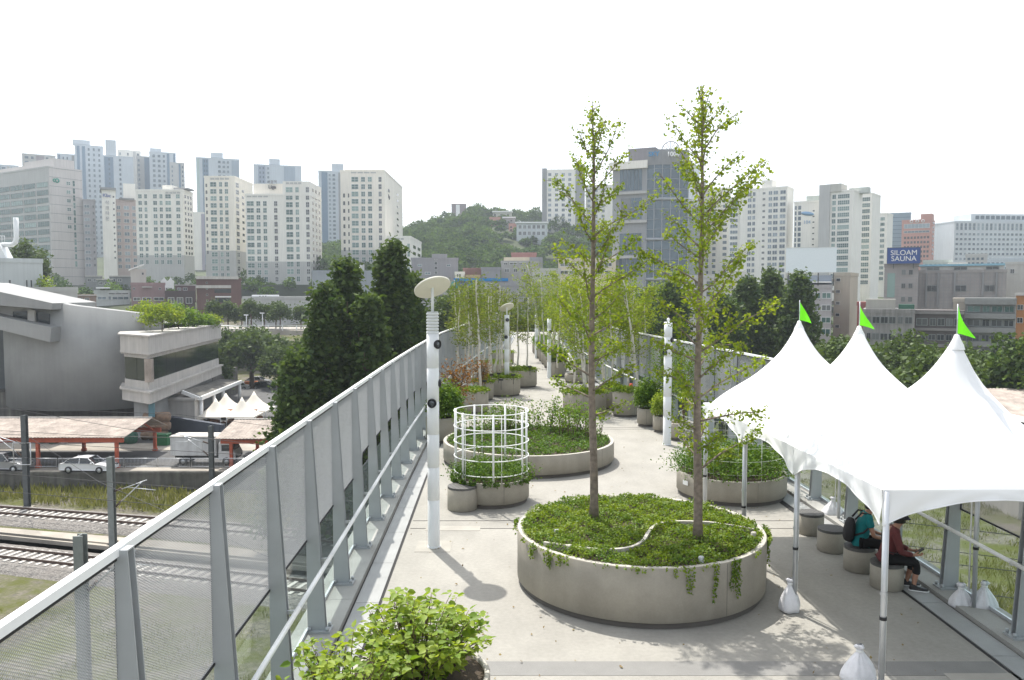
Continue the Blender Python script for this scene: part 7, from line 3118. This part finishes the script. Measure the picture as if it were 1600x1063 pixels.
l3.grid([(222, 225.5)], 424, 432, 1, .5, 'k', 1, nm=1)
l4 = Bld('gabled_house', 'small white house with two gables behind the mauve house', 252, 272, 440, 250, mt['white'], 0, None, 7)
for j in range(2):
    b = MB()
    a, c = l4.w * j / 2, l4.w * (j + 1) / 2
    b.add([(a, -.2, l4.H), (c, -.2, l4.H), ((a + c) / 2, -.2, l4.H + 1.3), (a, 6, l4.H), (c, 6, l4.H), ((a + c) / 2, 6, l4.H + 1.3)], [(0, 1, 2), (5, 4, 3), (1, 4, 5, 2), (0, 2, 5, 3)])
    b.build('gable', mt['white'], l4.root)
l4.grid([(256, 258.5), (259.5, 262), (266, 268.5)], 449, 455, 1, .7, 'k', 1, nm=1)
l5 = Bld('low_building', 'dark maroon wall building between the mauve and brick houses', 258, 304, 456, 226, paint('maroon_wall', (.07, .045, .045)), 0, None, 9)
l5.grid([(262, 272), (276, 286), (290, 300)], 462, 478, 1, .6, 'k', 1)
l6 = Bld('brick_house', 'dark brick house with two pale overhanging roofs', 307, 377, 436, 215, BRICK, 0, None, 12)
l6.box('upper_roof', 307, 373, 432, 436.5, -1.0, 9, mt['bstone'])
l6.box('lower_roof', 306, 361, 446, 450.5, -1.2, .1, mt['bstone'])
l6.box('balcony_recess', 335, 361, 452, 458, -.05, .2, mt['kglass'])
l6.box('white_sill', 336, 361, 463, 465, -.4, .1, mt['white'])
l6.box('shop_window', 336, 360, 466, 473, -.05, .2, mt['kglass'])
l6.grid([(322, 325), (322.2, 324.8)][:1], 438, 475, 4, .3, 'k', 1, nm=1)
l7 = Bld('long_wall', 'long pale wall with low white house on it, right of the brick house', 379, 490, 465, 205, paint('pale_wall', (.42, .42, .42)), 0, None, 4)
l7.box('white_house', 393, 436, 461, 466, 1, 4, WHITE)
l7.grid([(405, 407), (410, 412), (414, 416)], 462, 465, 1, .8, 'k', 1, nm=1)
l8 = Bld('grey_hall', 'large plain grey-blue building left of the tall redwood', 488, 604, 424, 225, paint('hall_bluegrey', (.27, .30, .33)), 0, None, 14)
l8.box('roof_block', 533, 570, 413, 424.5, 1, 9, LG)
l8.box('white_door', 558, 565, 415, 424, .7, 1.2, mt['white'])
l8.grid([(513, 518), (555, 570)], 456, 470, 1, .6, 'k', 1)
l9 = Bld('retaining_wall', 'dark mossy retaining wall below the wide cream block', 372, 490, 446, 262, paint('moss_wall', (.07, .085, .06), var=.3), 0, None, 3, cat='wall')
for i, (l, r_, yt, Y_, m_, lab) in enumerate(((134, 160, 432, 262, DG, 'dark grey house at the foot of the grey block'), (152, 176, 437, 255, paint('dim_green', (.20, .22, .20)), 'dim greenish house behind the white low building'),
                                              (172, 206, 432, 262, paint('dim_grey', (.17, .18, .18)), 'dark flat house left of the cream stair tower'), (274, 306, 446, 240, paint('dim_red', (.12, .06, .06)), 'dark reddish house behind the maroon wall'),
                                              (120, 150, 462, 215, paint('dim_brick', (.22, .15, .12)), 'small brick hut behind the hall roof'))):
    q = Bld('low_building', lab, l, r_, yt, Y_, m_, 0, None, 8)
    q.grid([(l + 3, l + 9), (l + 12, l + 19)], yt + 3, yt + 9, 1, .7, 'k', 1)
    q.box('roof_edge', l - 1, r_ + 1, yt - 1, yt + .4, -.5, 5, mt['bstone'])

# --- hillside: woodland, houses
def hill_pts(g, n):
    out = []
    while len(out) < n:
        x, y = g.uniform(-130, 130), g.uniform(300, 590)
        px_ = 800 + x / y * F
        zt_ = terrain(x, y) + 9
        yt_ = 456 - (zt_ - CZ) * F / y
        if (762 < px_ < 858 and y < 505 and yt_ < 376) or (700 < px_ < 732 and y < 560 and yt_ < 336):
            if g.random() < .6:
                out.append((x, y, -terrain(x, y) - 1000))
            continue
        if 495 < px_ < 960 or g.random() < .15:
            out.append((x, y, terrain(x, y)))
    return out


gh = np.random.default_rng(77)
P = []
for (x, y, z) in hill_pts(gh, 700):
    sm_ = 1.0
    if z < -900:
        z, sm_ = -z - 1000, .38
    r_ = gh.uniform(3.2, 6.5) * (sm_ + .15 * (sm_ < 1))
    hgt = gh.uniform(6.5, 12) * sm_
    n = 230
    v = gh.normal(size=(n, 3))
    v /= np.linalg.norm(v, axis=1)[:, None]
    v[:, 2] = np.abs(v[:, 2]) * 1.2 - .35
    q = v * (.75 + .25 * gh.random((n, 1))) * np.array([r_, r_, hgt * .5]) + np.array([x, y, z + hgt * .55])
    P.append(q)
o = leaves('hill_woodland', np.concatenate(P), 1.25, mt['hillleaf'], asp=.8, upb=.3, seed=78, lvar=.5)
tag(o, 'green woodland covering the hill behind the low houses', 'woodland', kind='stuff')
P = []
gh = np.random.default_rng(79)
for k in range(150):
    x, y = gh.uniform(-190, 150), gh.uniform(236, 330)
    z = terrain(x, y)
    r_, hgt = gh.uniform(1.8, 3.8), gh.uniform(4, 7)
    n = 160
    v = gh.normal(size=(n, 3))
    v /= np.linalg.norm(v, axis=1)[:, None]
    v[:, 2] = np.abs(v[:, 2]) * 1.2 - .35
    P.append(v * (gh.random((n, 1)) ** .35) * np.array([r_, r_, hgt * .5]) + np.array([x, y, z + hgt * .55]))
o = leaves('slope_trees', np.concatenate(P), .9, mt['hillleaf'], asp=.8, upb=.3, seed=80, lvar=.5)
tag(o, 'green trees filling the gaps between the far low buildings', 'woodland', kind='stuff')
for i, (l, r_, yt, yb, Y_, m_, lab, wn) in enumerate((
        (706, 729, 319, 340, 560, paint('brown_flat', (.24, .20, .20)), 'brown block with white stripe on the hilltop', 0),
        (746, 762, 329, 338, 540, paint('rust_house', (.30, .17, .13)), 'small rusty house on the hilltop', 0),
        (770, 800, 331, 346, 500, paint('hill_cream', (.46, .46, .40)), 'pale house with white roof high on the hill', 3),
        (765, 782, 340, 356, 470, PINK, 'pink house on the hillside', 2),
        (786, 805, 340, 362, 465, paint('hill_grey', (.30, .30, .29)), 'grey house with white roof on the hillside', 2),
        (795, 808, 350, 364, 455, PINK, 'narrow pink house on the hillside', 1))):
    q = Bld('hill_house', lab, l, r_, yt, Y_, m_, 0, None, 7, zb=at(l, yb, Y_).z - 6, grp='houses on the wooded hill')
    if wn:
        q.grid([(l + 2 + (r_ - l) * j / wn, l + 5 + (r_ - l) * j / wn) for j in range(wn)], yt + 3, yt + 12, 2, .5, 'k', merged=True)
    if i in (2, 4):
        q.box('white_roof', l - 1, r_ + 1, yt - 1, yt + .8, -.6, 6, mt['white'])
    if i == 0:
        q.box('white_stripe', 713, 719, 319, 340, -.1, .1, mt['white'])
q = Bld('hill_house', 'long white two-storey building with columns on the hillside', 807, 855, 348, 430, paint('school_white', (.50, .54, .55)), 0, None, 8, zb=at(807, 374, 430).z - 6, grp='houses on the wooded hill')
q.grid([(810 + 7.2 * j, 815 + 7.2 * j) for j in range(6)], 350, 370, 2, .6, 'k', 1)
q.box('roof_edge', 805, 857, 347, 349, -1, 7, mt['white'])

# ------------------------------------------------------------------ summer haze: one closed box of thin air round everything
hz = MB()
hz.box(-1520, -320, GZ - 1.8, 1520, 1920, 135)
me = hz.mesh('haze', [])
m, t, N, L = newmat('haze_air')
vo = N('ShaderNodeVolumePrincipled')
vo.inputs['Color'].default_value = (.82, .91, 1, 1)
vo.inputs['Density'].default_value = 0.00032
vo.inputs['Anisotropy'].default_value = .3
ou = N('ShaderNodeOutputMaterial')
L(vo.outputs[0], ou.inputs['Volume'])
me.materials.clear()
me.materials.append(m)
tag(inst('haze', me), 'thin pale summer haze over the whole city', 'haze', kind='stuff')
